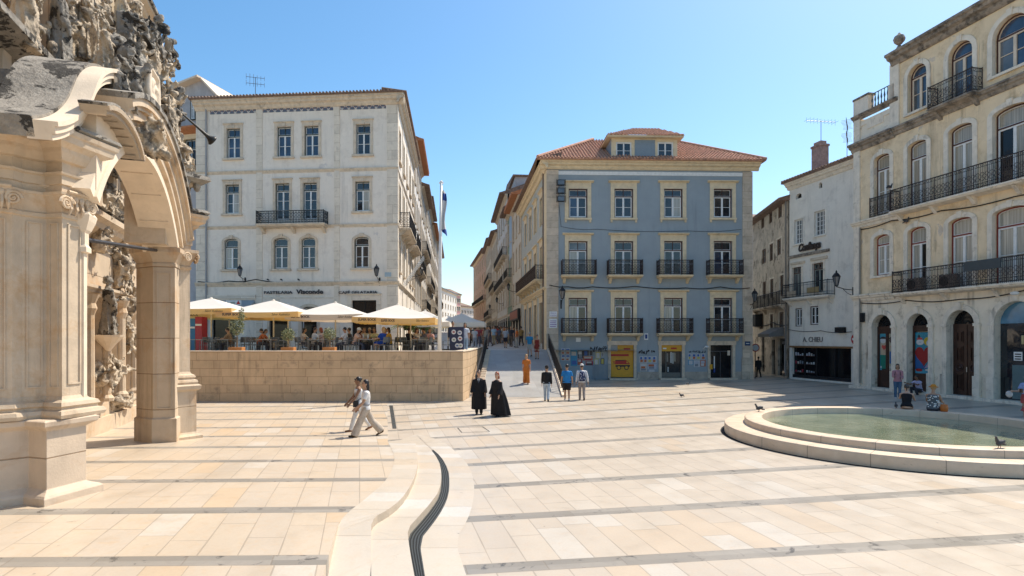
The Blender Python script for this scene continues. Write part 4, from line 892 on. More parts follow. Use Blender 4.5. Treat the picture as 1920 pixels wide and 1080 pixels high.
for i,(a,b,zt,col,nc,fl,rf,bl,lab) in enumerate([
 (55.6,67.5,21.8,(.62,.59,.55),4,4,'orange',(1,),'tall white house with orange eaves next behind the café building'),
 (67.5,79.5,20.6,(.55,.52,.48),4,4,'tiles',(0,2),'cream house with two iron balconies on the left of the street, third from the corner'),
 (79.5,96,22.2,(.62,.60,.57),5,4,'tiles',(1,),'white house with grey eaves on the left of the street, beyond the cream house'),
 (96,112,21.8,(.52,.47,.40),5,4,'orange',(0,),'tan house with orange eaves on the left of the street'),
 (112,130,22.8,(.60,.58,.55),5,4,'tiles',(1,),'pale house two before the end of the left street row'),
 (130,156,24.5,(.55,.50,.44),7,5,'tiles',(1,),'long beige house closing the left street row')]):
    rowhouse('street_house',lab,LP(a),LP(b-.05),streetz(a)-.1,zt,col,nc,fl,10,rf,bal=bl,seed=i,grp=LG,eav=.9)
RG=[(59.2,68.6,17.6,(.62,.58,.50),3,3,'orange',(),'cream house with broad orange eaves behind the blue building'),
 (68.7,75,18.4,(.22,.30,.22),2,3,'tiles',(1,),'narrow green house on the right of the street'),
 (75.1,94,21.6,(.62,.60,.56),5,4,'tiles',(1,2),'tall white house with a grey attic on the right of the street'),
 (94.1,108.5,20.2,(.64,.58,.47),4,3,'tiles',(1,),'yellowish cream house on the right of the street'),
 (108.6,128,21.6,(.60,.52,.40),5,4,'tiles',(0,2),'ochre house with two long balconies on the right of the street')]
for i,(a,b,zt,col,nc,fl,rf,bl,lab) in enumerate(RG):
    o_,F_=rowhouse('street_house',lab,RP(b-.05),RP(a),streetz(a)-.1,zt,col,nc,fl,10,rf,bal=bl,seed=20+i,eav=1.0)
    if i==2:
        M=F_.mb().m(M_NB); M.box(.5,F_.W-.3,1.0,8,zt,zt+2.3); M.m(M_TILED).exxz([(0.2,zt+2.3),(F_.W,zt+2.3),(F_.W,zt+2.5),(F_.W/2,zt+3.6),(.2,zt+2.5)],.7,8.4); M.build('attic',o_)
    if i==1:
        M=F_.mb().m(flat('pale_blue_render',(.3,.42,.55))); M.box(F_.W-3.4,F_.W-.2,-.06,-.045,12.6,17.8); M.build('blue_panel',o_)
    if i==0:
        M=F_.mb().m(M_BLACKIRON); M.box(.3,F_.W-.3,-.35,-.08,5.0,6.1); s_=M.build('shop_sign',o_); M=F_.mb().m(flat('sign_brownred',(.3,.08,.05))); M.box(.8,F_.W-.8,-.38,-.351,5.15,5.95); M.build('sign_panel',s_)
pk=Vector((-10.6,160,0)); 
rowhouse('street_house','salmon pink house turning the corner at the far right of the street',tuple(dp(888,600,160))[:2],RP(128.1),streetz(135),22.8,(.58,.37,.26),6,4,10,'tiles',bal=(1,),seed=40,eav=1.0,surr=M_TRIM)
# houses closing the street far away
rowhouse('far_house','white house with blue grey mansard roof closing the far left of the street',tuple(dp(822,600,158))[:2],tuple(dp(856,600,186))[:2],5.0,17.0,(.62,.60,.56),7,3,12,'slate',seed=51)
rowhouse('far_house','pink and white gabled house beyond the mansard house',tuple(dp(855.5,600,186))[:2],tuple(dp(864,600,188))[:2],5.2,17.2,(.62,.35,.33),2,3,10,'tiles',seed=52)
rowhouse('far_house','pale house with reddish roof at the very end of the street',tuple(dp(863.8,600,200))[:2],tuple(dp(890,600,208))[:2],5.2,14.2,(.55,.50,.46),5,2,14,'tiles',seed=53)
SLF=Fac(LP(40),LP(60))
for Y,off,zt,lab in ((52,0,9.0,'wall lantern on the side of the white café building'),(76,0,8.5,'small wall lantern on the left of the street')):
    FF=Fac(LP(Y),LP(Y+4)); wall_lamp(FF,.5,zt,lab,.9)
for Y,zt,lab in ((62,8.6,'wall lantern on the cream house behind the blue building'),(80,8.4,'wall lantern on the tall white house on the right of the street'),(97,8.4,'distant wall lantern on the right of the street')):
    FF=Fac(RP(Y+4),RP(Y)); wall_lamp(FF,2,zt,lab,.9)
# ================= yellow arcaded building on the right =================
M_YR=mat('peeling_yellow_render',(.80,.63,.42),.9,.10,1.0,patch=((.64,.53,.42),.62,1.0),stain=((.45,.31,.17),.6,.9,.50),streak=((.10,.075,.05),.85,1.6),bump=.35)
M_YG=mat('dirty_cream_render',(.78,.68,.54),.9,.1,1.2,patch=((.55,.46,.35),.66,1.3),stain=((.26,.19,.12),.7,1.3,.54),streak=((.11,.085,.06),.85,1.8),bump=.35)
M_YT=mat('grimy_stone_trim',(.76,.67,.55),.85,.12,2.6,stain=((.22,.17,.12),.7,2.4,.56),streak=((.10,.08,.06),.8,3.5),bump=.3)
M_GRIME=mat('blackened_ledge_stone',(.30,.25,.20),.9,.35,2.5,stain=((.05,.045,.04),.85,2.6,.47),bump=.4)
F=Fac((20.87,35.65),(23.6,22.0)); D=12
B=thing('arcade_building','tall peeling yellow building with arched doorways and long iron balconies on the right','building',(F.p.x,F.p.y,0),F.a)
def T_(Y): return (35.65-Y)/.981
xw=T_(32.8); zR=18.75; zW=17.35; zC=14.62
C=[(34.35,33.05),(32.1,30.75),(29.75,28.3),(27.45,25.85),(24.9,23.4)]
ZF=[(None,),(6.55,8.9),(10.1,13.55),(15.2,17.6)]
hs=[]
g=[(34.35,33.0,3.65),(32.0,30.72,3.65),(29.7,28.28,3.65),(27.35,25.4,3.65),(24.7,23.3,3.65)]
G=[hole(T_(a),T_(b),.14,zs+(T_(b)-T_(a))/2,(T_(b)-T_(a))/2) for a,b,zs in g]
for k,(a,b) in enumerate(C):
    i_=.1 if k!=3 else 0
    hs.append((hole(T_(a)+i_,T_(b)-i_,6.6 if k==0 else 5.45,8.95,.24),1,k)); hs.append((hole(T_(a)+i_,T_(b)-i_,10.15 if k==0 else 9.98,13.55,.24),2,k))
    if k>0: r_=(T_(b)-T_(a)-2*i_)/2; hs.append((hole(T_(a)+i_,T_(b)-i_,15.2 if k!=2 else 14.8,17.65,r_*.95),3,k))
M=F.mb().m(M_YR); wall(M,F,5.35,zC-.2,[h for h,r_,k in hs if r_<3],dep=.35); wall(M,F,zC-.2,zR-.3,[h for h,r_,k in hs if r_==3],xw,dep=.35); M.m(M_YG); wall(M,F,0,5.35,G,dep=.45)
wall(M,F,zC-.2,zW-1.35,[],0,xw)
M.box(.03,F.W-.02,.5,D,0,zC); M.box(xw,F.W-.02,.5,D,zC,zR-.25); M.quad((0,0,0),(0,.5,0),(0,.5,zC),(0,0,zC)); M.quad((xw,0,zC),(xw,.5,zC),(xw,.5,zR-.25),(xw,0,zR-.25)); M.box(.03,.5,.02,D,zC,zW-1.3); M.build('wall',B)
for h,r_,k in hs:
    window(B,F,h,fm=M_REDPAINT if r_==1 else M_BROWNPAINT,sm=M_WHITEPAINT if r_<3 else M_CAP,gl=(G_CURT if r_==1 else (G_CURT2 if r_==2 else G_BLUE)),gl2=(G_BLACK if (r_,k) in((1,1),(2,3)) else (G_GREY if r_==3 else None)),tr=.24,rows=2,sur=(.24,M_YT,.06),key=True,sill=(.2,.12,.12) if (r_,k) in((1,0),(3,1),(3,3),(3,4)) else None,fw=.07,sw=.07,yy=.2)
for k,h in enumerate(G):
    M=F.mb().m(M_YT); sw=.26; zs=h['z1']-h['rise']; hh=dict(h); o_=outline(dict(h,x0=h['x0']-sw,x1=h['x1']+sw,z1=h['z1']+sw,rise=h['rise']+sw),0,16); i_=outline(h,0,16)
    for i in range(1,len(o_)):
        j=(i+1)%len(o_); M.add([(o_[i][0],-.09,o_[i][1]),(o_[j][0],-.09,o_[j][1]),(i_[j][0],-.09,i_[j][1]),(i_[i][0],-.09,i_[i][1]),(o_[i][0],0,o_[i][1]),(o_[j][0],0,o_[j][1]),(i_[j][0],.3,i_[j][1]),(i_[i][0],.3,i_[i][1])],[(0,1,2,3),(1,0,4,5),(3,2,6,7)])
    for xa in (h['x0']-sw-.04,h['x1']-.03): M.box(xa,xa+sw+.07,-.14,.1,zs-.09,zs+.05); M.box(xa-.01,xa+sw+.08,-.16,.1,.0,1.15)
    xm=(h['x0']+h['x1'])/2; M.exyz([(0,h['z1']-.03),(-.17,h['z1']+.0),(-.2,h['z1']+.36),(0,h['z1']+.40)],xm-.12,xm+.12); M.build('arch_surround',B)
def fan(M,h,y,n=12):
    zs=h['z1']-h['rise']; xm=(h['x0']+h['x1'])/2; r=h['rise']
    for k in range(1,n): a=PI*k/n; M.tube([(xm+.12*math.cos(a),y,zs+.12*math.sin(a)),(xm+(r-.04)*math.cos(a),y,zs+(r-.04)*math.sin(a))],.012,4)
    for rr in (.14,.38,r-.05): M.tube([(xm+rr*math.cos(PI*k/16),y,zs+rr*math.sin(PI*k/16)) for k in range(17)],.016,4)
def halfdisc(M,h,y): 
    ol=outline(dict(h,z0=h['z1']-h['rise']),0,16); M.add([(p[0],y,p[1]) for p in ol],[tuple(range(len(ol)))])
M_DWOOD=mat('dark_brown_door_wood',(.045,.018,.012),.35,.3,4,bump=.2)
# doors 0,1 with children's paintings, 2 carved door, 3 shop
CM={k:flat('painting_'+k,c,.5) for k,c in dict(teal=(.02,.22,.30),sky=(.05,.30,.42),green=(.0,.18,.13),blue=(.01,.10,.30),skin=(.45,.35,.25),cream=(.42,.38,.28),red=(.30,.008,.01),coral=(.5,.06,.05),yellow=(.5,.38,.02),lilac=(.35,.28,.42),white=(.55,.55,.55),black=(.02,.015,.02),brown=(.06,.025,.02)).items()}
def heart(M,xc,zc,w_,h_,y):
    pts=[]
    for i in range(40): 
        t_=2*PI*i/40; pts.append((xc+w_/2*math.sin(t_)**3,zc+h_/2*(13*math.cos(t_)-5*math.cos(2*t_)-2*math.cos(3*t_)-math.cos(4*t_))/15.5))
    M.add([(p[0],y,p[1]) for p in pts],[tuple(range(len(pts)))])
def blob(M,xc,zc,rx,rz_,y,a0=0,a1=2*PI):
    pts=[(xc+rx*math.cos(a0+(a1-a0)*i/20),y,zc+rz_*math.sin(a0+(a1-a0)*i/20)) for i in range(21)]; M.add(pts,[tuple(range(len(pts)))])
for k in (0,1):
    h=G[k]; zs=h['z1']-h['rise']; M=F.mb().m(M_DWOOD); M.box(h['x0'],h['x1'],.3,.36,zs-.1,zs+.02); M.box(h['x0'],h['x0']+.14,.3,.36,h['z0'],zs-.1); M.box(h['x1']-.1,h['x1'],.3,.36,h['z0'],zs-.1)
    xm=(h['x0']+h['x1'])/2
    if k==0: M.box(xm-.09,xm+.09,.3,.36,h['z0'],zs-.1)
    M.box(h['x0'],h['x1'],.31,.37,h['z0'],h['z0']+1.0 if k==0 else h['z0']+.95); M.box(h['x0'],h['x1'],.31,.37,zs-.4 if k==0 else zs-.3,zs-.1); d=M.build('door',B)
    M=F.mb().m(G_BLACK); halfdisc(M,h,.36); M.m(M_BLACKIRON); fan(M,h,.33); M.build('fanlight',d)
    z0,z1=h['z0']+.95,zs-.35
    if k==0:
        for s_,(xa,xb) in enumerate(((h['x0']+.14,xm-.09),(xm+.09,h['x1']-.1))):
            M=F.mb(); w_=xb-xa; H_=z1-z0; y=.355; Q=lambda a,b,c_,e,dy: M.box(xa+w_*a,xa+w_*b,y-dy,y-dy+.001,z0+H_*c_,z0+H_*e)
            M.m(CM['sky' if s_==0 else 'cream']); Q(0,1,0,1,0); M.m(CM['skin' if s_==0 else 'cream']); Q(.05,.9,.42,.75,.003); M.m(CM['green' if s_==0 else 'blue']); Q(.08,.95,.06 if s_==0 else .2,.42 if s_==0 else .52,.004)
            M.m(CM['white' if s_==0 else 'brown']); blob(M,xa+w_*.5,z0+H_*.8,w_*.45,.17,y-.006); M.m(CM['black']); blob(M,xa+w_*.5,z0+H_*.84,w_*.48,.14,y-.007,0,PI); M.m(CM['coral']); heart(M,xa+w_*(.65 if s_==0 else .6),z0+H_*.62,w_*.75,.34,y-.008)
            M.m(CM['black']); Q(.3,.9,.01,.06,.009); M.m(CM['white']); blob(M,xa+w_*.18,z0+H_*.1,w_*.12,.07,y-.01); M.build('window_painting',d)
    else:
        xa,xb=h['x0']+.14,h['x1']-.1; w_=xb-xa; H_=z1-z0; y=.33; M=F.mb().m(CM['teal']); M.box(xa,xb,y,y+.02,z0,z1)
        M.m(CM['blue']); M.add([(xa,y-.002,z0+H_*.1),(xa+w_*.7,y-.002,z0+H_*.1),(xa+w_*.45,y-.002,z0+H_*.25),(xa,y-.002,z0+H_*.45)],[(0,1,2,3)]); M.m(CM['sky']); M.box(xa,xb,y-.002,y-.001,z0,z0+H_*.13)
        M.m(CM['lilac']); M.add([(xa+w_*.5,y-.003,z0+H_*.12),(xb,y-.003,z0+H_*.2),(xb,y-.003,z0+H_*.42)],[(0,1,2)])
        random.seed(3); M.m(CM['sky'])
        for _ in range(60): blob(M,xa+w_*random.random()*.96+.02,z0+H_*random.uniform(.72,.99),.02,.02,y-.0025)
        M.m(CM['yellow']); blob(M,xa+w_*.78,z0+H_*.78,w_*.3,.24,y-.004); M.m(CM['white']); blob(M,xa+w_*.82,z0+H_*.74,w_*.19,.17,y-.006); blob(M,xa+w_*.28,z0+H_*.76,w_*.22,.16,y-.006)
        M.m(CM['coral']); blob(M,xa+w_*.26,z0+H_*.82,w_*.17,.13,y-.007,0,PI); M.m(CM['black']); blob(M,xa+w_*.22,z0+H_*.9,.07,.08,y-.008)
        for fx in (.24,.31,.79,.86): blob(M,xa+w_*fx,z0+H_*.76,.014,.02,y-.009)
        M.m(CM['red']); heart(M,xa+w_*.5,z0+H_*.44,w_*1.0,H_*.52,y-.01); M.m(CM['red']); blob(M,xa+w_*.22,z0+H_*.08,w_*.2,.08,y-.008); M.m(CM['white']); blob(M,xa+w_*.75,z0+H_*.09,w_*.18,.06,y-.009); M.build('window_painting',d)
h=G[2]; zs=h['z1']-h['rise']; M=F.mb().m(M_DWOOD); M.box(h['x0'],h['x1'],.33,.39,h['z0'],zs+.04); xm=(h['x0']+h['x1'])/2; M.box(xm-.04,xm+.04,.3,.33,h['z0'],zs)
for s_ in (-1,1):
    xc=xm+s_*(h['x1']-h['x0'])/4; wd=.2
    for z0,z1 in ((.35,1.25),(1.75,2.6),(2.75,3.35)): 
        for e,yy in ((0,.30),(.07,.27)): ring(M,[(xc-wd+e,z0+e),(xc+wd-e,z0+e),(xc+wd-e,z1-e),(xc-wd+e,z1-e)],[(xc-wd+e+.035,z0+e+.035),(xc+wd-e-.035,z0+e+.035),(xc+wd-e-.035,z1-e-.035),(xc-wd+e+.035,z1-e-.035)],yy,.34)
    M.tube([(xc+.17*math.cos(a_*PI/8),.31,1.5+.17*math.sin(a_*PI/8)) for a_ in range(17)],.03,6); M.ell((xc,.32,1.5),(.09,.05,.09))
    M.box(xc-.03,xc+.03,.28,.33,.45,1.15); M.box(xc-.03,xc+.03,.28,.33,1.9,2.45)
d=M.build('door',B); M=F.mb().m(M_CAP); M.box(xm+.02,xm+.05,.27,.3,1.3,1.55); M.build('handle',d); M=F.mb().m(G_BLACK); halfdisc(M,h,.38); M.m(M_BLACKIRON); fan(M,h,.35,16); M.build('fanlight',d)
for k in (3,4):
    h=G[k]; M=F.mb().m(G_DARK); o_=outline(h,.0,16); M.add([(p[0],.3,p[1]) for p in o_],[tuple(range(len(o_)))]); zs=h['z1']-h['rise']; M.m(glassm('pale_blue_transom',(.09,.22,.33),.1,.6)); halfdisc(M,h,.29); d=M.build('shop_window',B)
    M=F.mb().m(flat('blue_grey_panel',(.10,.16,.17))); M.box(h['x0']+.55,h['x0']+1.1,.28,.29,.2,1.75); M.m(M_WHITEPAINT); M.box(h['x0']+.62,h['x0']+1.0,.27,.275,1.95,2.35); M.m(G_BLACK); [M.box(h['x0']+.67,h['x0']+.95,.265,.269,2.0+.11*q,2.05+.11*q) for q in range(3)]
    M.m(flat('warm_lamp_glow',(.5,.4,.2))).box(h['x0']+.95,h['x0']+1.05,.28,.289,2.7,3.1); M.build('shop_display',d)
M=F.mb().m(M_YT); cornice(M,F,-.12,T_(33.0)+.2,5.6,.42,.3); cornice(M,F,-.12,xw+.3,10.0,.4,.28); M.m(M_GRIME); cornice(M,F,-.2,xw,zC+.1,.5,.42); cornice(M,F,xw,F.W,zC+.1,.42,.32); cornice(M,F,-.12,xw+.25,zW-.95,.3,.25); cornice(M,F,xw-.15,F.W+.2,zR+.05,.6,.6); M.build('cornices',B)
M=F.mb().m(M_YT)
for a,b,z0,z1 in ((0,.42,0,zC-.3),(xw-.25,xw+.3,zC,zR-.4),(0,.42,zC,zW-1.2),(0,T_(34.6),zW-.95,zW),(T_(33.15),xw-.0,zW-.95,zW-.1)): M.box(a-.06,b,-.09,.3,z0,z1)
M.box(.45,xw-.3,-.05,0,zC+.25,zC+.45); M.box(.45,xw-.3,-.05,0,zW-1.65,zW-1.5); M.box(.9,xw-.8,-.04,0,zC+.75,zC+1.1); M.box(-.2,F.W,-.3,.0,0,.14); M.build('stone_trim',B)
M=F.mb().m(M_GRIME); M.box(-.09,T_(34.55),-.13,.4,zW,zW+.12); M.box(-.09,.5,-.1,.4,zR-3.2,zR-3.2+.001); M.build('parapet_cap',B)
M=F.mb().m(flat('blue_green_iron',(.05,.10,.12),.5)); a,b=T_(34.5),T_(33.2); n=6
for k in range(n+1):
    x=a+(b-a)*k/n; z=zW-.95; M.lathe([(.02,z),(.05,z+.15),(.025,z+.4),(.055,z+.55),(.02,z+.8),(.03,z+.95)],6,(x,.1))
M.tube([(a,.1,zW),(b,.1,zW)],.03,5); M.build('parapet_balusters',B)
M=F.mb().m(M_GRIME); z=zR+.3; M.lathe([(.0,z-.4),(.2,z-.4),(.2,z),(.0,z),(.22,z),(.12,z+.2),(.06,z+.3),(.14,z+.34),(.26,z+.48),(.3,z+.62),(.24,z+.78),(.12,z+.86),(.03,z+.98)],14,(xw+.1,.15)); M.build('roof_urn',B)
M=F.mb().m(M_TILED); M.exyz([(-.4,zR+.05),(5,zR+1.6),(D,zR)],xw-.1,F.W+.2); M.build('roof',B)
balcony(B,F,T_(32.45),F.W+.1,5.45,.65,1.15,M_IRON,M_YT,5,.085)
balcony(B,F,T_(32.6),F.W+.1,9.98,.65,1.15,M_IRON,M_YT,6,.085)
M=railing_mesh(F,[(T_(34.45),-.12),(T_(33.0),-.12)],10.0,1.15,M_IRON,.085); M.build('railing',B)
balcony(B,F,T_(30.3),T_(27.9),14.72,.65,1.1,M_IRON,M_GRIME,2,.085)
M=F.mb().m(flat('grey_name_board',(.05,.06,.065))); M.box(T_(28.25),T_(26.55),-.72,-.68,6.15,6.6); M.build('name_board',B)
for k,x in enumerate((T_(31.6),T_(29.75))):
    M=F.mb().m(flat('air_unit_grey',(.16,.13,.11))); M.box(x,x+.85,-.5,-.15,5.5,6.15); u=M.build('air_conditioner',B); M=F.mb().m(M_BLACKIRON); M.lathe([(0,0)],3) if 0 else None
    M.tube([(x+.3+.22*math.cos(a_*PI/8),-.52,5.83+.22*math.sin(a_*PI/8)) for a_ in range(17)],.03,5); M.ell((x+.3,-.5,5.83),(.2,.02,.2)); M.build('fan',u)
cable(B,F,[(0,10-.45),(T_(33),9.6),(T_(30),9.5),(T_(26.5),9.35),(F.W,9.5)],.028); cable(B,F,[(.5,5.1),(T_(32),5.05),(T_(29),4.9),(T_(26),5.1),(F.W,5.0)],.025)
M=F.mb().m(flat('downpipe',(.25,.23,.2))); M.tube([(.47,-.12,.3),(.47,-.12,9.6)],.05,6); M.build('drainpipe',B)
M=F.mb().m(M_BLACKIRON); M.box(.62,.78,-.25,-.05,3.95,4.5); M.build('meter_box',B)
M=F.mb().m(M_WHITEPAINT); M.ell((T_(26.3),-.25,4.98),(.2,.1,.09)); M.build('security_camera',B)
cl=mat('bird_feathers_dark',(.05,.05,.055),.7)

# ================= white house with script sign =================
M_CW=mat('chalky_white_render',(.76,.71,.63),.9,.07,1.2,patch=((.36,.30,.22),.70,.6),stain=((.40,.37,.34),.45,1.1,.53),streak=((.2,.18,.16),.5,2.2),bump=.35)
F=Fac((20.66,43.7),(22.55,36.2))
B=thing('corner_house','white plastered house with brown script sign above a wide dark shop window','building',(F.p.x,F.p.y,0),F.a)
zT=14.5; Z=lambda px,py:F.z(px,py)
sp=[(1489.5,1506,457,411),(1527,1547,441,395)]; fr=[(1485.5,1503,556,501),(1523.5,1544,547,493)]; lo=[(1491,1504,612,578),(1519,1535,609,574)]
hs=[(hole(F.t(a),F.t(b),Z((a+b)/2,c_),Z((a+b)/2,d)),r_,k) for r_,L_ in enumerate((sp,fr,lo)) for k,(a,b,c_,d) in enumerate(L_)]
shop=hole(F.t(1484),F.t(1596),.12,Z(1540,652.5)); rd=[hole(F.t(1496)-.2,F.t(1501)+.1,Z(1498,372),Z(1498,362.5),.2),hole(F.t(1535),F.t(1541.5),Z(1538,353),Z(1538,342),.2)]
M=F.mb().m(M_CW); wall(M,F,0,zT-.2,[h for h,_,_ in hs]+[shop]+rd); M.box(.03,F.W,.35,9,0,zT-.1); M.quad((0,0,0),(0,.36,0),(0,.36,zT-.2),(0,0,zT-.2)); M.build('wall',B)
for h,r_,k in hs:
    if r_==0: window(B,F,h,fm=M_WHITEPAINT,sm=M_WHITEPAINT,gl=G_GREY,tr=0,rows=5,leaf=3,sur=(.12,M_CW,.03),sill=(.12,.1,.1),fw=.05,sw=.025)
    elif r_==1: window(B,F,h,fm=M_BROWNPAINT,sm=flat('grey_green_paint',(.22,.25,.23)),gl=G_GREY if k==0 else G_DARK,tr=.2,rows=1,sur=(.15,M_YT,.04),fw=.05)
    else: window(B,F,h,fm=M_BROWNPAINT,sm=M_WHITEPAINT,gl=G_DARK,tr=0,rows=2,leaf=2,sur=(.1,M_CW,.03),yy=.05)
M=F.mb().m(G_BLACK); 
for q in rd: halfq=outline(q); M.add([(p[0],.2,p[1]) for p in halfq],[tuple(range(len(halfq)))])
M.build('round_vents',B)
M=F.mb().m(M_YT); cornice(M,F,-.1,F.W,zT,.5,.4); M.m(M_GRIME); M.box(F.t(1480),F.t(1556),-.14,0,Z(1520,478),Z(1520,473)); M.m(M_TRIMG)
for a,b in ((1483,1510),(1521,1552)): M.box(F.t(a),F.t(b),-.1,0,Z((a+b)/2,495 if a<1500 else 487),Z((a+b)/2,491 if a<1500 else 482))
M.m(flat('rust_band',(.22,.11,.04))); M.box(F.t(1481),F.t(1599),-.04,0,Z(1540,652.5),Z(1540,649)); M.build('trim',B)
balcony(B,F,F.t(1479),F.t(1552,.6),Z(1485,560),.6,1.0,M_BLACKIRON,M_CW,3,.13,orn=False)
M=F.mb().m(M_TRIMG); M.box(F.t(1486),F.t(1503),-.5,-.48,Z(1485,560)+.05,Z(1485,560)+.5); M.m(flat('ochre_panel',(.4,.3,.15))); M.box(F.t(1524),F.t(1546),-.5,-.48,Z(1535,552)+.1,Z(1535,552)+.5); M.build('balcony_panels',B)
M=F.mb().m(M_TILED); M.exyz([(-.5,zT),(-.5,zT+.12),(4.5,zT+1.6),(9,zT)],-.3,F.W)
for i in range(28): M.tube([(i*.28-.15,-.55,zT+.14),(i*.28-.15,.6,zT+.48)],.09,6)
M.build('roof',B)
M=F.mb().m(mat('old_brick',(.34,.24,.21),.9,.3,6,stain=((.08,.06,.05),.7,3,.5))); x=F.t(1520,-1.0); M.box(x-.6,x+.3,1.6,2.3,zT+.2,zT+2.6); M.box(x-.66,x+.36,1.55,2.35,zT+2.6,zT+2.75); M.box(x-.5,x+.2,1.7,2.2,zT+2.75,zT+3.0); M.build('chimney',B)
textm('Confiança',.75,M_DK,F.t(1541)-F.t(1500),.03,B,F,F.t(1500),Z(1510,470),-.12,shear=.35,bold=.03)
textm('A. CHIEU',.5,flat('faded_letters',(.18,.16,.15)),F.t(1543)-F.t(1506),.015,B,F,F.t(1506),Z(1520,641),-.03,bold=.004)
M=F.mb().m(G_BLACK); M.box(shop['x0'],shop['x1'],.24,.28,.12,shop['z1']); M.m(flat('shop_mullion',(.03,.03,.035),.4,.4))
for px in (1505,1527,1562): M.box(F.t(px)-.04,F.t(px)+.04,.15,.24,.12,shop['z1'])
M.box(shop['x0'],shop['x1'],.1,.24,.12,.35); M.build('shop_window',B)
random.seed(8); M=F.mb()
for zz_ in (.55,1.15,1.75):
    M.m(M_BROWNPAINT).box(F.t(1486),F.t(1523),.2,.23,zz_-.04,zz_)
    for k in range(9): M.m(random.choice([PM[0],PM[4],PM[8],PM[9],PM[1]])).box(F.t(1487)+k*.22,F.t(1487)+k*.22+.13,.2,.225,zz_,zz_+random.uniform(.08,.25))
M.m(M_WHITEPAINT).box(F.t(1567),F.t(1571),.2,.23,3.0,3.1); M.build('shop_display',B)
M=F.mb().m(M_BLACKIRON); M.box(F.t(1573),F.t(1587),-.35,-.02,Z(1580,623),Z(1580,613.5)); M.ell((F.t(1582),-.36,Z(1582,618)),(.13,.03,.13)); M.build('air_conditioner',B)
M=F.mb().m(flat('sign_red2',(.45,.02,.02))); x=F.t(1599)+.42; z=Z(1599,636); o_=M.exxz([(x+.36*math.cos(a_*PI/10),z+.36*math.sin(a_*PI/10)) for a_ in range(20)],-.2,-.17); M.m(M_WHITEPAINT).box(x-.26,x+.26,-.21,-.2,z-.07,z+.07); M.build('no_entry_sign',B)
cable(B,F,[(0,Z(1482,618)),(F.t(1540),Z(1540,620)),(F.t(1598),Z(1598,622))],.02)
wall_lamp(Fac((22.1,38.0),(22.35,37.0)),F.t(1580)*0+.0,F.z(1579,527,1.2)+.05,'black wall lantern between the white house and the yellow building',1.3,1.25)
antenna('tall double tv antenna on the chimney of the white house',tuple(F.T@Vector((F.t(1520,-1),1.9,zT+2.9))),1.6,.2,9,1.2,1)
antenna('leaning tv antenna right of the brick chimney',tuple(F.T@Vector((F.t(1568,-1),1.9,zT+.4))),3.0,1.0,8,1.0,2)

# ================= shabby house =================
M_SH=mat('mouldy_grey_render',(.56,.47,.37),.9,.2,1.1,patch=((.26,.21,.16),.58,.9),stain=((.14,.11,.09),.7,1.3,.5),streak=((.09,.07,.06),.7,2.2),bump=.5)
F=Fac((21.9,53.3),(20.62,43.75)); Z=lambda px,py:F.z(px,py)
B=thing('shabby_house','mouldy grey brown house with shallow roof between the alley and the white house','building',(F.p.x,F.p.y,0),F.a)
zT=13.3
WN=[(1427,1433,428,402),(1442,1449,418,391),(1459,1467,408,380),(1429,1436,494,467),(1443,1450,489,457),(1457,1465,478,448),(1430,1436,560,528),(1444,1451,558,523),(1462,1470,555,516),(1424,1431,617,588),(1444,1450,617,589),(1461,1470,615,585)]
hs=[]
for a,b,c_,d in WN: 
    xa,xb=F.t(a),F.t(b); hs.append(hole(min(xa,xb),max(xa,xb),Z((a+b)/2,c_),Z((a+b)/2,d)))
hs=[h for h in hs if h['x1']-h['x0']>.2]
gs=[hole(F.t(1428),F.t(1433.5),.15,3.2),hole(F.t(1447),F.t(1453),.1,2.9),hole(F.t(1459),F.t(1472),.1,3.0)]
M=F.mb().m(M_SH); wall(M,F,0,zT,hs+gs,dep=.2); M.box(.02,F.W-.02,.26,8,0,zT-.02); M.quad((0,0,0),(0,.3,0),(0,.3,zT),(0,0,zT)); M.build('wall',B)
for i,h in enumerate(hs): window(B,F,h,fm=M_BROWNPAINT,sm=flat('weathered_wood',(.18,.12,.08)),gl=random.choice((G_DARK,G_GREY)),tr=0,rows=2,sur=(.12,M_YT,.03) if i%3 else None,yy=.06)
M=F.mb().m(G_BLACK)
for g_ in gs: M.quad((g_['x0'],.15,g_['z0']),(g_['x1'],.15,g_['z0']),(g_['x1'],.15,g_['z1']),(g_['x0'],.15,g_['z1']))
M.build('doors',B); M=F.mb().m(flat('pale_display',(.5,.52,.55))); M.box(F.t(1469),F.t(1472),.05,.1,.4,2.5); M.m(flat('lit_strip',(.5,.6,.5))).box(F.t(1451.2),F.t(1452.2),.08,.1,.5,2.4); M.build('shop_display',B)
balcony(B,F,F.t(1419),F.t(1476),Z(1445,576),.6,1.0,M_BLACKIRON,M_SH,4,.13,orn=False)
M=F.mb().m(M_TILED); M.exyz([(-.7,zT),(-.7,zT+.1),(4,zT+1.4),(8,zT)],-.2,F.W+.1)
for i in range(36): M.tube([(i*.28-.1,-.74,zT+.12),(i*.28-.1,.6,zT+.48)],.08,5)
M.build('roof',B); M=F.mb().m(flat('awning_dark_grey',(.16,.15,.14))); M.exyz([(0,3.9),(-1.1,3.35),(-1.1,3.1),(0,3.2)],F.t(1447),F.t(1470)); M.build('awning',B)
M=F.mb().m(M_BLACKIRON); M.box(F.t(1422),F.t(1430),-.6,-.05,Z(1426,612),Z(1426,590)); M.build('enclosed_balcony',B)
M=F.mb().m(flat('downpipe2',(.2,.18,.16))); M.tube([(F.W-.15,-.15,.2),(F.W-.15,-.15,zT)],.06,6); M.build('drainpipe',B)
cable(B,F,[(0,4.2),(3,4.1),(6,4.3),(9.5,4.0)],.04)
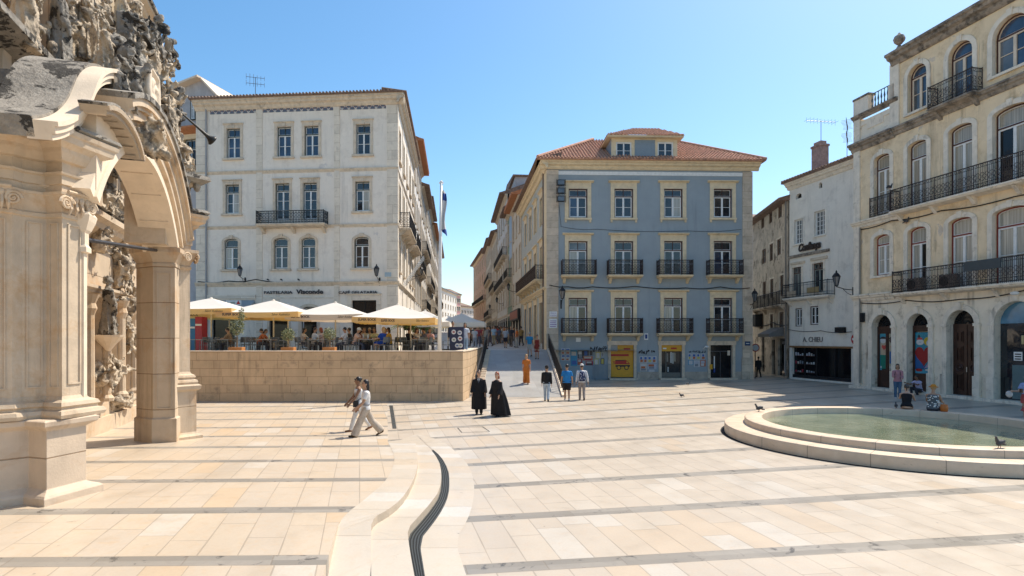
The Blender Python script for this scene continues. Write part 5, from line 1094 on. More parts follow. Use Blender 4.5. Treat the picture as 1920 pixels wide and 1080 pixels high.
# buildings beyond the alley
F=Fac((23.0,62),(29,62)); M_AB=(.45,.42,.42)
rowhouse('alley_house','pale house with blue grey windows seen down the alley beside the blue building',(21.5,61),(29,61.5),0,14.8,(.48,.42,.38),4,4,10,'tiles',seed=61)
rowhouse('back_street_house','plain cream house hidden behind the blue building',(5,66),(20,66),0,13,(.5,.46,.4),5,3,10,'tiles',seed=62)
o=thing('round_sign','round red bordered traffic sign on the alley corner','sign',(18.35,44.0,0)); M=MB().m(M_BLACKIRON); M.tube([(18.24,44,0),(18.24,44,2.5)],.035,6); M.build('pole',o)
M=MB(Matrix.Translation((18.24,43.94,2.3))).m(flat('sign_ring_red',(.3,.03,.02))); M.exxz([(.3*math.cos(a_*PI/12),.3*math.sin(a_*PI/12)) for a_ in range(24)],0,.03); M.m(flat('sign_white_dull',(.4,.38,.36))).exxz([(.23*math.cos(a_*PI/12),.23*math.sin(a_*PI/12)) for a_ in range(24)],-.01,-.001); M.build('disc',o)
# ================= church portal =================
M_CH=mat('warm_limestone',(.56,.445,.32),.8,.13,1.3,patch=((.60,.50,.42),.66,1.4),stain=((.50,.28,.12),.6,.9,.50),streak=((.20,.14,.10),.8,1.5),bump=.65,joints=(3.1,.98,.014,.12))  # base colour lowered to give the church's shaded side its darker tone
M_CH2=mat('moulded_limestone',(.56,.445,.32),.8,.15,2.2,stain=((.45,.26,.11),.65,1.1,.51),streak=((.17,.12,.085),.8,1.7),bump=.35)
M_CHW=mat('lit_limestone',(.72,.60,.46),.8,.1,2.0,stain=((.48,.36,.24),.4,1.8,.56),bump=.25)  # paler copy of the limestone, sunlit brightness put into the colour
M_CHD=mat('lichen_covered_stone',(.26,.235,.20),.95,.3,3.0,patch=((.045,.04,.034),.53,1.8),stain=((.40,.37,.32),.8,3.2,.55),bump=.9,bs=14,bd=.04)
M_CHC=mat('carved_weathered_stone',(.56,.46,.34),.9,.22,3,patch=((.66,.58,.48),.60,1.6),stain=((.05,.042,.035),.92,1.7,.47),streak=((.06,.05,.04),.7,3),bump=1.0,bs=26,bd=.03)
F=Fac((-7.25,10.32),(-7.25-.318*16,10.32+.948*16))
def CW(x,y,z): return tuple(F.T@Vector((x,y,z)))
CH=thing('church','carved limestone church front with free standing entrance arch, scrolls and statues','church',CW(0,0,0),F.a)
def offs(poly,d):
    n=len(poly); A=sum(poly[i][0]*poly[(i+1)%n][1]-poly[(i+1)%n][0]*poly[i][1] for i in range(n)); s=1 if A>0 else -1; out=[]
    for i in range(n):
        p0,p1,p2=Vector(poly[i-1]),Vector(poly[i]),Vector(poly[(i+1)%n]); e1=(p1-p0).normalized(); e2=(p2-p1).normalized()
        n1=Vector((e1.y,-e1.x))*s; n2=Vector((e2.y,-e2.x))*s; b=(n1+n2); 
        k=d*2/max(.5,b.length_squared) ; q=p1+b*k; out.append((q.x,q.y))
    return out
def mould(M,poly,prof): M.loft([[(p[0],p[1],z) for p in offs(poly,d)] for d,z in prof])
BASE=lambda z:[(.15,z),(.17,z+.06),(.15,z+.12),(.09,z+.14),(.09,z+.17),(.12,z+.2),(.10,z+.26),(.03,z+.30),(0,z+.36)]
ENT=lambda z,k=.8:[(.02,z),(.02,z+.13),(.05,z+.14),(.05,z+.28),(.09,z+.30),(.10,z+.33),(.0,z+.35),(.0,z+.52),(.06,z+.54),(.09,z+.60),(.18*k,z+.66),(.20*k,z+.72),(.34*k,z+.80),(.36*k,z+.90),(.40*k,z+.93),(.42*k,z+1.0),(.38*k,z+1.02)]
def volute(M,c,r,ax,up,nrm,mirror=1,th=.03):
    c=Vector(c); pts=[]
    for i in range(34):
        a=i*.42; rr=r*(1-i/38); pts.append(c+ax*(mirror*rr*math.cos(a))+up*(rr*math.sin(a))+nrm*(.02*i/34))
    M.tube(pts,[th*(1-.5*i/34) for i in range(34)],5); M.ell(c+nrm*.01,(r*.22,)*3,8,6)
def panel(M,a,b,z0,z1,off=.02,m_=.12,t=.03):
    """raised frame on the vertical face from a to b (xy) between z0 and z1"""
    a=Vector((a[0],a[1],0)); b=Vector((b[0],b[1],0)); d=(b-a).normalized(); L=(b-a).length; n=Vector((d.y,-d.x,0)) 
    if n.y>0 and abs(n.y)>abs(n.x): n=-n
    if n.x>0 and abs(n.x)>=abs(n.y): n=-n
    def bar(p,q,zz0,zz1):
        P=[a+d*p,a+d*q]; M.add([tuple(P[0]+n*off+Vector((0,0,zz0))),tuple(P[1]+n*off+Vector((0,0,zz0))),tuple(P[1]+n*off+Vector((0,0,zz1))),tuple(P[0]+n*off+Vector((0,0,zz1))),tuple(P[0]+Vector((0,0,zz0))),tuple(P[1]+Vector((0,0,zz0))),tuple(P[1]+Vector((0,0,zz1))),tuple(P[0]+Vector((0,0,zz1)))],[(0,1,2,3),(4,0,3,7),(1,5,6,2),(3,2,6,7),(0,4,5,1)])
    bar(m_,m_+t,z0,z1); bar(L-m_-t,L-m_,z0,z1); bar(m_+t,L-m_-t,z0,z0+t); bar(m_+t,L-m_-t,z1-t,z1)
# near pier
NP=[(-.06,.02),(-.86,.49),(-.577,.86),(-.72,1.13),(-.95,1.5),(-.95,2.9),(0,2.9)]
NS=[(0,.12),(-.53,.38),(-.35,.68),(-.47,.92),(-.62,1.0),(-.74,1.34),(-.74,2.8),(0,2.8)]
M_CHP=mat('plinth_limestone',(.60,.48,.36),.8,.13,1.3,patch=((.52,.43,.35),.62,1.2),stain=((.45,.26,.12),.6,1.1,.52),streak=((.18,.13,.10),.8,1.3),bump=.65,joints=(40,.98,.014,.1))
NP=offs(NP,-.08); NS=offs(NS,-.05)
M=F.mb().m(M_CHP); mould(M,NP,[(.13,.1),(.13,.36),(.10,.40),(.04,.44),(0,.48),(0,1.42),(.03,1.45),(.09,1.5),(.10,1.58),(.06,1.60)]); o=M.build('near_plinth',CH); bevel(o,.008,2)
M=F.mb().m(M_CH2); mould(M,NS,BASE(1.60)+[(0,4.92),(.03,4.94),(.03,5.0),(0,5.02),(.02,5.12),(.08,5.28),(.10,5.30),(.11,5.34)]); 
panel(M,NS[0],NS[1],2.15,4.85,.02,.1); panel(M,NS[1],NS[2],2.1,4.85,.02,.07,.02); panel(M,NS[3],NS[2],2.1,4.85,.02,.05,.02); panel(M,NS[4],NS[5],2.1,4.85,.02,.08,.02); M.build('near_pier',CH)
M=F.mb().m(M_CH2); up=Vector((0,0,1))
for p,q in ((NS[0],NS[1]),(NS[1],NS[2]),(NS[4],NS[5])):
    a=Vector((p[0],p[1],0)); b=Vector((q[0],q[1],0)); d=(b-a).normalized(); n=Vector((d.y,-d.x,0)); n=n if (n.x<0 or n.y<0) else -n
    for e,s_ in ((a,-1),(b,1)): volute(M,tuple(e+d*s_*.02+n*.10+Vector((0,0,5.17))),.11,d,up,n,s_)
    M.tube([tuple(a+n*.12+Vector((0,0,5.36))),tuple(b+n*.12+Vector((0,0,5.36)))],.03,6); L=(b-a).length
    for k in range(4): 
        c_=a+d*L*(k+.5)/4+n*.08; M.ell(tuple(c_+Vector((0,0,5.25))),(.05,.05,.07),8,6); M.tube([tuple(c_+Vector((0,0,5.2))),tuple(c_+n*.04+Vector((0,0,5.08))),tuple(c_+Vector((0,0,4.98)))],[.04,.03,.01],5)
M.build('near_capital_volutes',CH)
M=F.mb().m(M_CH2); mould(M,NS,ENT(5.34,.66)); M.build('near_entablature',CH)
M=F.mb().m(M_CHD); mould(M,offs(NS,-.03),[(.28,6.365),(.33,6.39),(.31,6.45),(.24,6.48)]); 
M.build('near_mossy_ledge',CH)
# inner jamb pilaster of the near pier
M=F.mb().m(M_CHW); J=[(-.12,.2),(.03,.2),(.03,1.2),(-.12,1.2)]; mould(M,J,[(0,1.45),(0,4.4),(.05,4.42),(.05,4.5),(.02,4.55),(.02,4.75),(.05,4.8),(.10,4.95),(.12,5.05),(.09,5.1),(0,5.12),(0,5.5)]); M.build('near_jamb',CH)
# arch
AC=(3.05,3.25); RI=3.73
def band(M,r0,r1,y0,y1,a0=33,a1=147,n=44):
    if r0>RI+.3: a1=min(a1,116)
    P=[]
    for i in range(n+1):
        a=R(a0+(a1-a0)*i/n); P.append([(AC[0]+r*math.cos(a),y,AC[1]+r*math.sin(a)) for r,y in ((r0,y0),(r1,y0),(r1,y1),(r0,y1))])
    M.loft(P)
M=F.mb().m(M_CHW); band(M,RI,RI+.16,-.02,.84); band(M,RI+.16,RI+.34,.03,.82); M.build('arch_ring',CH)
M=F.mb().m(M_CH2); band(M,RI+.34,RI+.44,-.07,.8); band(M,RI+.44,RI+.62,-.03,.8); band(M,RI+.62,RI+.82,-.11,.8); band(M,RI+.82,RI+.90,-.18,.8); band(M,RI+.90,RI+1.05,-.25,.8); M.build('archivolt_mouldings',CH)
M=F.mb().m(M_CHW); band(M,RI-.004,RI+.02,.18,.66,34,146)   # soffit panel
for k in range(9): a=34+112*k/8.0; band(M,RI-.025,RI+.02,.1,.74,a-.3,a+.3,2)
M.build('soffit_panels',CH)
M=F.mb().m(M_CHD); band(M,RI+1.05,RI+1.16,-.3,.8,40,135); M.build('mossy_arch_top',CH)
M=F.mb().m(M_CHW); q_=[(AC[0]+RI*1.002*math.cos(R(a)),AC[1]+RI*1.002*math.sin(R(a))) for a in range(112,148,3)]; M.exxz(q_+[(-.12,5.3),(-.12,7.0),(1.6,7.35)],.015,.8); M.m(M_CH2); M.box(5.7,7.2,.2,1.15,5.46,7.2); M.build('spandrel_blocks',CH)
# small hood arch over the crown, springing from the near scroll
M=F.mb().m(M_CHW)
def arc2(M,cx,cz,r0,r1,y0,y1,a0,a1,n=20):
    M.loft([[(cx+r*math.cos(R(a0+(a1-a0)*i/n)),y,cz+r*math.sin(R(a0+(a1-a0)*i/n))) for r,y in ((r0,y0),(r1,y0),(r1,y1),(r0,y1))] for i in range(n+1)])
HX0,HX1=F.t(196,.35),F.t(277,.35); HC0=(HX0+HX1)/2; HRr=(HX1-HX0)/2; HB_=.62; HZ=F.z(240,214,.35)-HB_
def arce(M,d0,d1,y0,y1,a0,a1,n=24):
    M.loft([[(HC0+(HRr+d)*math.cos(R(a0+(a1-a0)*i/n)),y,HZ+(HB_+d)*math.sin(R(a0+(a1-a0)*i/n))) for d,y in ((d0,y0),(d1,y0),(d1,y1),(d0,y1))] for i in range(n+1)])
arce(M,-.16,-.08,-.26,.12,14,138); arce(M,-.08,.0,-.32,.12,14,138)
for k in range(7): arce(M,-.19,-.15,-.2,.1,20+k*18,22+k*18,2); M.build('crown_hood',CH)
M=F.mb().m(M_CHD); arce(M,0,.05,-.3,.12,12,138); M.build('crown_hood_top',CH)
# scroll pediment
SC_OLD=[(-1.25,6.62),(-.9,6.66),(-.55,6.82),(-.25,7.15),(0,7.55),(.3,7.9),(.7,8.13),(1.1,8.16),(1.42,8.0),(1.52,7.75),(1.40,7.55),(1.2,7.52)]
SC=[(F.t(a,-.15),F.z(a,b,-.15)) for a,b in ((98,227),(112,226),(128,221),(146,209),(160,191),(169,168),(176,148),(186,134),(200,127),(215,129),(228,140),(235,156),(232,168),(223,172))]
SCs=smooth([Vector((p[0],0,p[1])) for p in SC],2)
def ribbon(M,C,t0,t1,y0,y1):
    rr=[]
    for i,p in enumerate(C):
        d=(C[min(i+1,len(C)-1)]-C[max(i-1,0)]).normalized(); n=Vector((-d.z,0,d.x)); 
        rr.append([(p.x+n.x*t,y,p.z+n.z*t) for t,y in ((t0,y0),(t1,y0),(t1,y1),(t0,y1))])
    M.loft(rr)
M=F.mb().m(M_CHW); ribbon(M,SCs,-.07,.0,.08,.4); ribbon(M,SCs,-.18,-.07,.13,.4); ribbon(M,SCs,-.28,-.18,.18,.5); volute(M,(F.t(221,-.12),.12,F.z(221,156,-.12)),.2,Vector((1,0,0)),up,Vector((0,-1,0)),1,.05); M.build('scroll_face',CH)
M=F.mb().m(M_CHD); ribbon(M,SCs,-.25,.05,.4,1.35); M.add([(.95,1.3,6.3),(.95,2.9,6.3),(2.6,2.9,6.3),(2.6,1.3,6.3),(1.15,1.3,7.95),(1.0,2.9,7.75),(2.6,2.9,7.9),(2.6,1.3,8.0)],[(0,1,2,3),(4,5,6,7),(0,1,5,4),(1,2,6,5),(2,3,7,6),(3,0,4,7)]); M.add([(-.55,.4,6.42),(-.75,2.9,6.42),(1.0,2.9,6.42),(1.0,.4,6.42),(.95,2.9,7.5),(1.0,1.3,7.5)],[(0,1,4,5),(0,5,3),(1,2,4)])
M.build('scroll_top',CH)
# far pier
FP=[(6.22,.08),(6.24,.61),(6.8,1.15),(7.5,1.15),(7.5,.08)]
M=F.mb().m(M_CH); mould(M,FP,[(.05,0),(.05,.72),(0,.76),(0,4.9),(.02,4.92),(.02,5.0),(0,5.02),(.05,5.12),(.12,5.25),(.16,5.3),(.16,5.42),(.1,5.46)]); panel(M,FP[0],FP[1],1.0,4.75,.02,.08,.03); panel(M,FP[1],FP[2],1.0,4.75,.02,.1,.03); M.build('far_pier',CH)
FC_=[(6.62,.12),(6.94,-.29),(7.34,-.05),(7.5,.3),(7.3,.8),(6.75,.7)]
M=F.mb().m(M_CH); mould(M,FC_,[(.16,0),(.16,.14),(.06,.2),(.03,.25),(.03,1.42),(.12,1.48),(.14,1.58),(.08,1.62)]); M.build('far_plinth',CH)
M=F.mb().m(M_CH2); mould(M,offs(FC_,-.1),BASE(1.62)+[(0,4.9),(.03,4.95),(.03,5.0),(.0,5.03),(.12,5.34),(.18,5.4),(.18,5.48)]); 
for s_ in (-1,1): volute(M,(6.82+.2*s_,-.16+.1*s_*0,5.25),.13,Vector((.8,-.6,0)),up,Vector((-.4,-.9,0)).normalized(),s_)
volute(M,(7.2,-.25,5.25),.15,Vector((.8,.55,0)),up,Vector((.4,-.9,0)).normalized(),1); volute(M,(6.98,-.32,5.25),.15,Vector((.8,.55,0)),up,Vector((.4,-.9,0)).normalized(),-1); M.build('far_column',CH)
M=F.mb().m(M_CH2); mould(M,offs(FC_,-.1),ENT(5.48,.95)); mould(M,offs(FC_,-.12),[(0,6.5),(.02,7.3),(.08,7.35),(.14,7.42)]); M.build('far_entablature',CH)
M=F.mb().m(M_CHD); mould(M,offs(FC_,-.1),[(.36,6.50),(.42,6.56),(.36,6.64)]); mould(M,offs(FC_,-.12),[(.3,7.42),(.46,7.5),(.42,7.62),(.1,7.7)])
for k in range(9): a=k*.75; M.ell((7.05+.5*math.cos(a),.2+.5*math.sin(a)-.05,7.42),(.1,.1,.16),8,6)
M.build('far_mossy_caps',CH)
# iron tie bars through the arch
M=F.mb().m(flat('tie_bar_iron',(.06,.06,.065),.5,.5)); M.tube([(0.1,.7,4.72),(6.3,.5,5.35)],.045,6); M.tube([(0.1,.9,5.35),(5.2,2.8,5.3)],.03,6); M.build('tie_bars',CH)
# front wall behind
M=F.mb().m(M_CH); M.box(-6,15.8,2.9,8,0,9.3); M.box(-6,15.8,3.15,8,9.3,13.2); M.m(mat('pale_tower_ashlar',(.58,.49,.36),.8,.12,2,stain=((.42,.32,.2),.4,1.5,.55),bump=.2,joints=(1.1,.5,.012,.12))); M.box(9.5,15.9,3.2,9,13.2,16.0); M.build('front_wall',CH)
M=F.mb().m(M_CH2); cornice(M,Fac(CW(0,3.2,0)[:2],CW(1,3.2,0)[:2]),0,1,0,0.001,0.001) if 0 else None
for z,h_,p_,y in ((4.55,.35,.25,2.9),(6.7,.7,.55,2.9),(16.2,.5,.6,3.2)): M.exyz([(y,z),(y-p_,z),(y-p_,z-h_*.25),(y-p_*.7,z-h_*.4),(y-p_*.6,z-h_*.6),(y-p_*.2,z-h_*.8),(y,z-h_)],-6 if z<16 else 9.2,15.9 if z<16 else 16.4)
M.box(-6,15.8,2.6,2.9,0,.5); M.box(-6,15.8,2.72,2.9,.5,1.0); 
for k in range(12):
    x=-1+1.45*k; M.box(x-.16,x+.16,2.62,2.9,1.0,4.2); M.lathe([(.2,1.0),(.22,1.1),(.14,1.2),(.13,3.6),(.2,3.8),(.16,3.95),(.26,4.2)],10,(x,2.55)); M.box(x-.2,x+.2,2.7,3.15,6.7,9.3); M.lathe([(.18,9.5),(.13,9.65),(.13,12.4),(.2,12.6)],10,(x,2.95)); M.box(x-.16,x+.16,2.95,3.2,9.3,13.2)
M.build('wall_mouldings',CH)
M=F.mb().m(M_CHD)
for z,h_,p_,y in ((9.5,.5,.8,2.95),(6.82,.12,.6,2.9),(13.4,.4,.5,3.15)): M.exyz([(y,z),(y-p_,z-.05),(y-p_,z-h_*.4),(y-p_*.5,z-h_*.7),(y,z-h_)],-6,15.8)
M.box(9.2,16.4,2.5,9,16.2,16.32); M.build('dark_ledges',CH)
# carved ornament clusters and statues
def carved(name,label,c,size,n,seed,m_=M_CHC,vox=.04,parent=None,flatten=.6,kind='blob'):
    rnd=random.Random(seed); M=F.mb().m(m_); sx,sy,sz=size
    for i in range(n):
        p=(c[0]+rnd.uniform(-sx,sx),c[1]+rnd.uniform(-sy,sy),c[2]+rnd.uniform(-sz,sz)); r=rnd.uniform(.05,.14)
        if rnd.random()<.45: M.ell(p,(r,r*.8,r*rnd.uniform(.8,1.6)),10,7)
        elif rnd.random()<.5:
            a0=rnd.random()*6; rr=rnd.uniform(.12,.28); M.tube([(p[0]+rr*(1-i_/14)*math.cos(a0+i_*.55),p[1]-.02*i_*.3,p[2]+rr*(1-i_/14)*math.sin(a0+i_*.55)) for i_ in range(12)],[.06-.003*i_ for i_ in range(12)],6)
        else:
            q=Vector(p); d=Vector((rnd.uniform(-1,1),rnd.uniform(-.6,.2),rnd.uniform(-1,1))).normalized()*rnd.uniform(.2,.45); M.tube([q,q+d*.5+Vector((0,-.08,.05)),q+d],[r*.7,r*.8,.03],7)
    M.box(c[0]-sx*.85,c[0]+sx*.85,c[1],c[1]+sy,c[2]-sz*.9,c[2]+sz*.8)
    o=M.build(name,parent,True,origin=CW(*c) if parent is None else None); remesh(o,vox)
    for v in o.data.vertices:
        k=.02-abs(mnoise.noise(v.co*7))*.09-abs(mnoise.noise(v.co*17))*.035; v.co+=v.normal*k
    if label: tag(o,label,'stone carving','carved ornaments on the church')
    return o
def statue(label,c,h,face,seed,pose='stand',m_=M_CHC,wings=False,trumpet=None,arm=None,vox=.028,lean=0):
    rnd=random.Random(seed); k=h/1.8; M=MB(Matrix.Translation(Vector(CW(*c)))@Matrix.Rotation(F.a+face,4,'Z')@Matrix.Rotation(lean,4,'Y')@Matrix.Scale(k,4)).m(m_)
    def rg(z,rx,ry,cx=0,cy=0,am=.1,ph=0,n=40): am=am*1.5; return [(cx+rx*math.cos(2*PI*i/n)*(1+am*math.cos(7*2*PI*i/n+ph)),cy+ry*math.sin(2*PI*i/n)*(1+am*math.cos(6*2*PI*i/n+ph)),z) for i in range(n)]
    if pose=='stand': M.loft([rg(0,.30,.25,am=.16),rg(.3,.27,.22,am=.15,ph=.5),rg(.7,.24,.19,am=.12,ph=1),rg(1.0,.2,.16,am=.07,ph=1.3),rg(1.25,.23,.16,am=.04),rg(1.42,.24,.14,am=.02),rg(1.5,.1,.09,am=0),rg(1.58,.07,.07,am=0)])
    else:   # seated / reclining drapery
        M.loft([rg(0,.34,.3,0,-.25,am=.15),rg(.25,.33,.33,0,-.2,am=.14,ph=.6),rg(.5,.3,.34,0,-.12,am=.1,ph=1),rg(.62,.25,.2,0,.03,am=.08),rg(.9,.22,.17,0,.06,am=.05),rg(1.08,.24,.14,0,.06,am=.02),rg(1.17,.09,.09,0,.05,am=0),rg(1.24,.07,.07,0,.04,am=0)])
    zs=1.40 if pose=='stand' else 1.06; hd=zs+.32
    M.ell((0,-.02 if pose=='stand' else .02,hd),(.10,.12,.145),14,10); M.ell((0,-.13 if pose=='stand' else -.09,hd-.02),(.02,.035,.03),6,5)
    for i in range(16): a=rnd.random()*6.3; M.ell((.09*math.cos(a),.03+.09*abs(math.sin(a)),hd+rnd.uniform(-.08,.14)),.05,6,5)
    for s_ in (-1,1):
        if arm==s_: P=[(s_*.2,0,zs),(s_*.3,-.2,zs-.05),(s_*.22,-.45,zs+.18)]
        else: P=[(s_*.21,0,zs),(s_*.29,-.05,zs-.32),(s_*.08,-.24,zs-.28)]
        M.tube(P,[.09,.075,.045],8); M.ell(P[-1],(.05,.05,.06),8,6)
        M.tube([(s_*.2,.03,zs-.02),(s_*.26,-.1,zs-.5),(s_*.15,-.2,zs-.75)],[.08,.1,.03],7)
        if wings: M.loft([[(s_*(.1+.0*t_),.18,zs+.1-t_*.1),(s_*(.25+.05*t_),.22,zs+.5-t_*.45),(s_*(.42),.26,zs+.1-t_*.6),(s_*.3,.24,zs-.5-t_*.3)] if False else [(s_*.08,.14+t_*.05,zs),(s_*.3,.2+t_*.06,zs+.55),(s_*.5,.22+t_*.06,zs+.1),(s_*.34,.2+t_*.06,zs-.75)] for t_ in (0,1)])
    o=M.build('statue',None,True,origin=CW(*c)); remesh(o,vox*k)
    for v in o.data.vertices: v.co+=v.normal*(.01-abs(mnoise.noise(v.co*8))*.05-abs(mnoise.noise(v.co*21))*.025)
    tag(o,label,'statue','stone statues on the church'); return o
def trumpet(label,a,b,r=.2):
    a=Vector(CW(*a)); b=Vector(CW(*b)); d=b-a; M=MB().m(flat('trumpet_dark_metal',(.03,.028,.025),.45,.5)); n=14
    M.tube([a+d*t_ for t_ in (0,.3,.6,.8,.88,.93,.97,1)],[.025,.028,.035,.05,.08,.12,.17,r],12,False); o=M.build('trumpet',None,True,origin=tuple(a)); tag(o,label,'trumpet','dark metal trumpets of the stone angels'); return o
cx=lambda px,py,y: None
def onplane(px,py,y):   # church coordinates (x,y,z) of a photo pixel on the plane y
    t_=F.t(px,-y); return (t_,y,F.z(px,py,-y))
def S(px,py,y,h,*a,**k): p=onplane(px,py,y); return p
PL=[ # ornament clusters: px,py centre, plane y, half size, n
 (262,72,1.0,(.75,.4,.5),46,'knot of dark carved foliage just below the tower wall'),
 (300,92,1.0,(.85,.35,.38),48,'overhanging dark carved canopy beside the sky'),
 (238,112,.6,(.5,.35,.45),30,'dark carved foliage behind the trumpet bell'),
 (245,40,2.6,(.9,.3,1.1),60,'weathered carving under the green weeds'),
 (60,25,2.6,(.5,.3,.9),34,'carved niche ornament left of the draped statue'),
 (140,45,2.4,(.5,.35,1.0),40,'carved canopy above the curly headed angel'),
 (185,25,2.6,(.5,.3,.9),34,'weathered tracery in front of the pale pilaster'),
 (300,160,.5,(.35,.3,.7),34,'carved scrollwork right of the shield'),
 (322,200,.6,(.35,.3,.6),26,'carved cherub cluster at the right end of the arch'),
 (310,245,.4,(.5,.3,.6),34,'carved garland running down the right side of the arch'),
 (336,290,.3,(.4,.25,.5),26,'carved foliage above the far column cap'),
 (245,160,.2,(.35,.3,.5),28,'carved drapery left of the shield'),
 (283,262,-.25,(.3,.25,.3),26,'curled keystone carving under the shield'),
 (232,420,2.7,(.5,.25,.9),46,'carved stone tracery of the side jamb seen through the arch'),
 (240,600,2.6,(.5,.25,1.0),40,'worn carved jamb right of the dark bearded statue'),
 (195,430,2.6,(.35,.25,.8),28,'dark carved canopy above the bearded statue'),
 (215,690,2.55,(.9,.2,.3),30,'eroded stone courses below the statue console'),
 (232,500,2.7,(.5,.2,.8),50,'canopied niche carving right of the bearded statue'),(195,700,2.6,(.4,.2,.45),36,'eroded carving under the console of the bearded statue'),(215,385,2.75,(.9,.2,.3),50,'carved band above the canopy seen through the arch'),(228,750,2.6,(.7,.2,.14),36,'crumbling base stones of the jamb behind the arch'),
 (222,318,2.5,(.6,.25,.22),22,'dark carved cresting seen through the top of the arch')]
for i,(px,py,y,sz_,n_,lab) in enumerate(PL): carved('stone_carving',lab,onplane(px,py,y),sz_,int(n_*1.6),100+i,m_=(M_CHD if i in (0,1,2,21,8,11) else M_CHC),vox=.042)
# shield above the keystone
p=onplane(286,190,-.15)
M=F.mb().m(M_CHW); x,y,z=p; pts=[(-.36,.62),(.36,.62),(.40,.1),(.30,-.4),(.0,-.85),(-.30,-.4),(-.40,.1)]
M.exxz([(x+a,z+b) for a,b in pts],y,y+.25); rim=[(x+a,y-.02,z+b) for a,b in pts]+[(x+pts[0][0],y-.02,z+pts[0][1])]; M.tube(rim,.06,8)
for q in range(16): a=random.uniform(-.25,.25); b=random.uniform(-.5,.5); M.ell((x+a*(1-abs(min(0,b))),y-.02,z+b),(.06,.04,.07),8,6)
o=M.build('stone_shield',None,True,origin=CW(*p)); remesh(o,.03); tag(o,'pale carved stone shield above the keystone of the arch','stone shield')
for (px,py,y,h,face,seed,pose,wg,arm,lab) in (
 (195,152,.9,1.35,.5,1,'stand',True,1,'curly headed stone angel raising an arm on the scroll pediment'),
 (222,205,.1,1.15,.9,2,'sit',False,None,'reclining draped stone figure on the crown of the arch'),
 (268,175,.3,1.2,.2,3,'stand',True,-1,'stone figure leaning over the left side of the shield'),
 (318,262,.3,1.5,-.3,4,'stand',True,1,'stone angel with trumpet at the right end of the arch'),
 (112,132,2.3,2.1,.3,5,'stand',False,None,'stone figure in dark draped cloak in the niche above the roof'),
 (160,118,2.3,2.3,.2,6,'stand',True,None,'tall winged stone figure with feathered wing beside the pale pilaster'),
 (45,92,2.4,2.0,.2,7,'stand',False,1,'pale stone figure standing at the upper left of the church'),
 (228,52,2.5,1.6,0,8,'stand',False,None,'small worn stone figure under the tower wall'),
 (203,628,2.45,1.75,.55,9,'stand',False,None,'dark bearded stone statue in robes on a console seen through the arch')):
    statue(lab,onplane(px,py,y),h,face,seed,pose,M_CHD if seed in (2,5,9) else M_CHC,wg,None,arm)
M=F.mb().m(M_CHW); p=onplane(203,628,2.45); M.lathe([(.05,p[2]-.5),(.2,p[2]-.3),(.42,p[2]-.06),(.44,p[2]),(0,p[2])],12,(p[0],p[1])); M.build('statue_console',CH)
trumpet('dark trumpet pointing to the sky with its bell by the tower wall',onplane(240,96,.7),onplane(278,84,.3),.24)
trumpet('long dark trumpet hanging out towards the café building',onplane(330,203,.3),onplane(400,265,-.6),.15)
M=F.mb().m(M_CHW); p=onplane(296,82,.8); M.ell(p,.14,14,10); tag(M.build('stone_ball',None,True),'pale round stone ball beside the trumpet bell','stone ball')
# weeds on the ledge
M=F.mb().m(flat('weed_green',(.06,.13,.02),.7)); rr=random.Random(2); p=onplane(232,40,2.3)
for i in range(160):
    a=rr.random()*6.3; l_=rr.uniform(.1,.4); q=Vector(p)+Vector((rr.uniform(-.35,.35),rr.uniform(-.1,.1),0)); d=Vector((math.cos(a)*.6,math.sin(a)*.3-.3,rr.uniform(.1,1)))*l_; s_=Vector((.03,0,.02)); M.add([q-s_,q+s_,q+d],[(0,1,2)])
tag(M.build('weeds',None,origin=CW(*p)),'tuft of green weeds growing high on the church ledge','weeds')
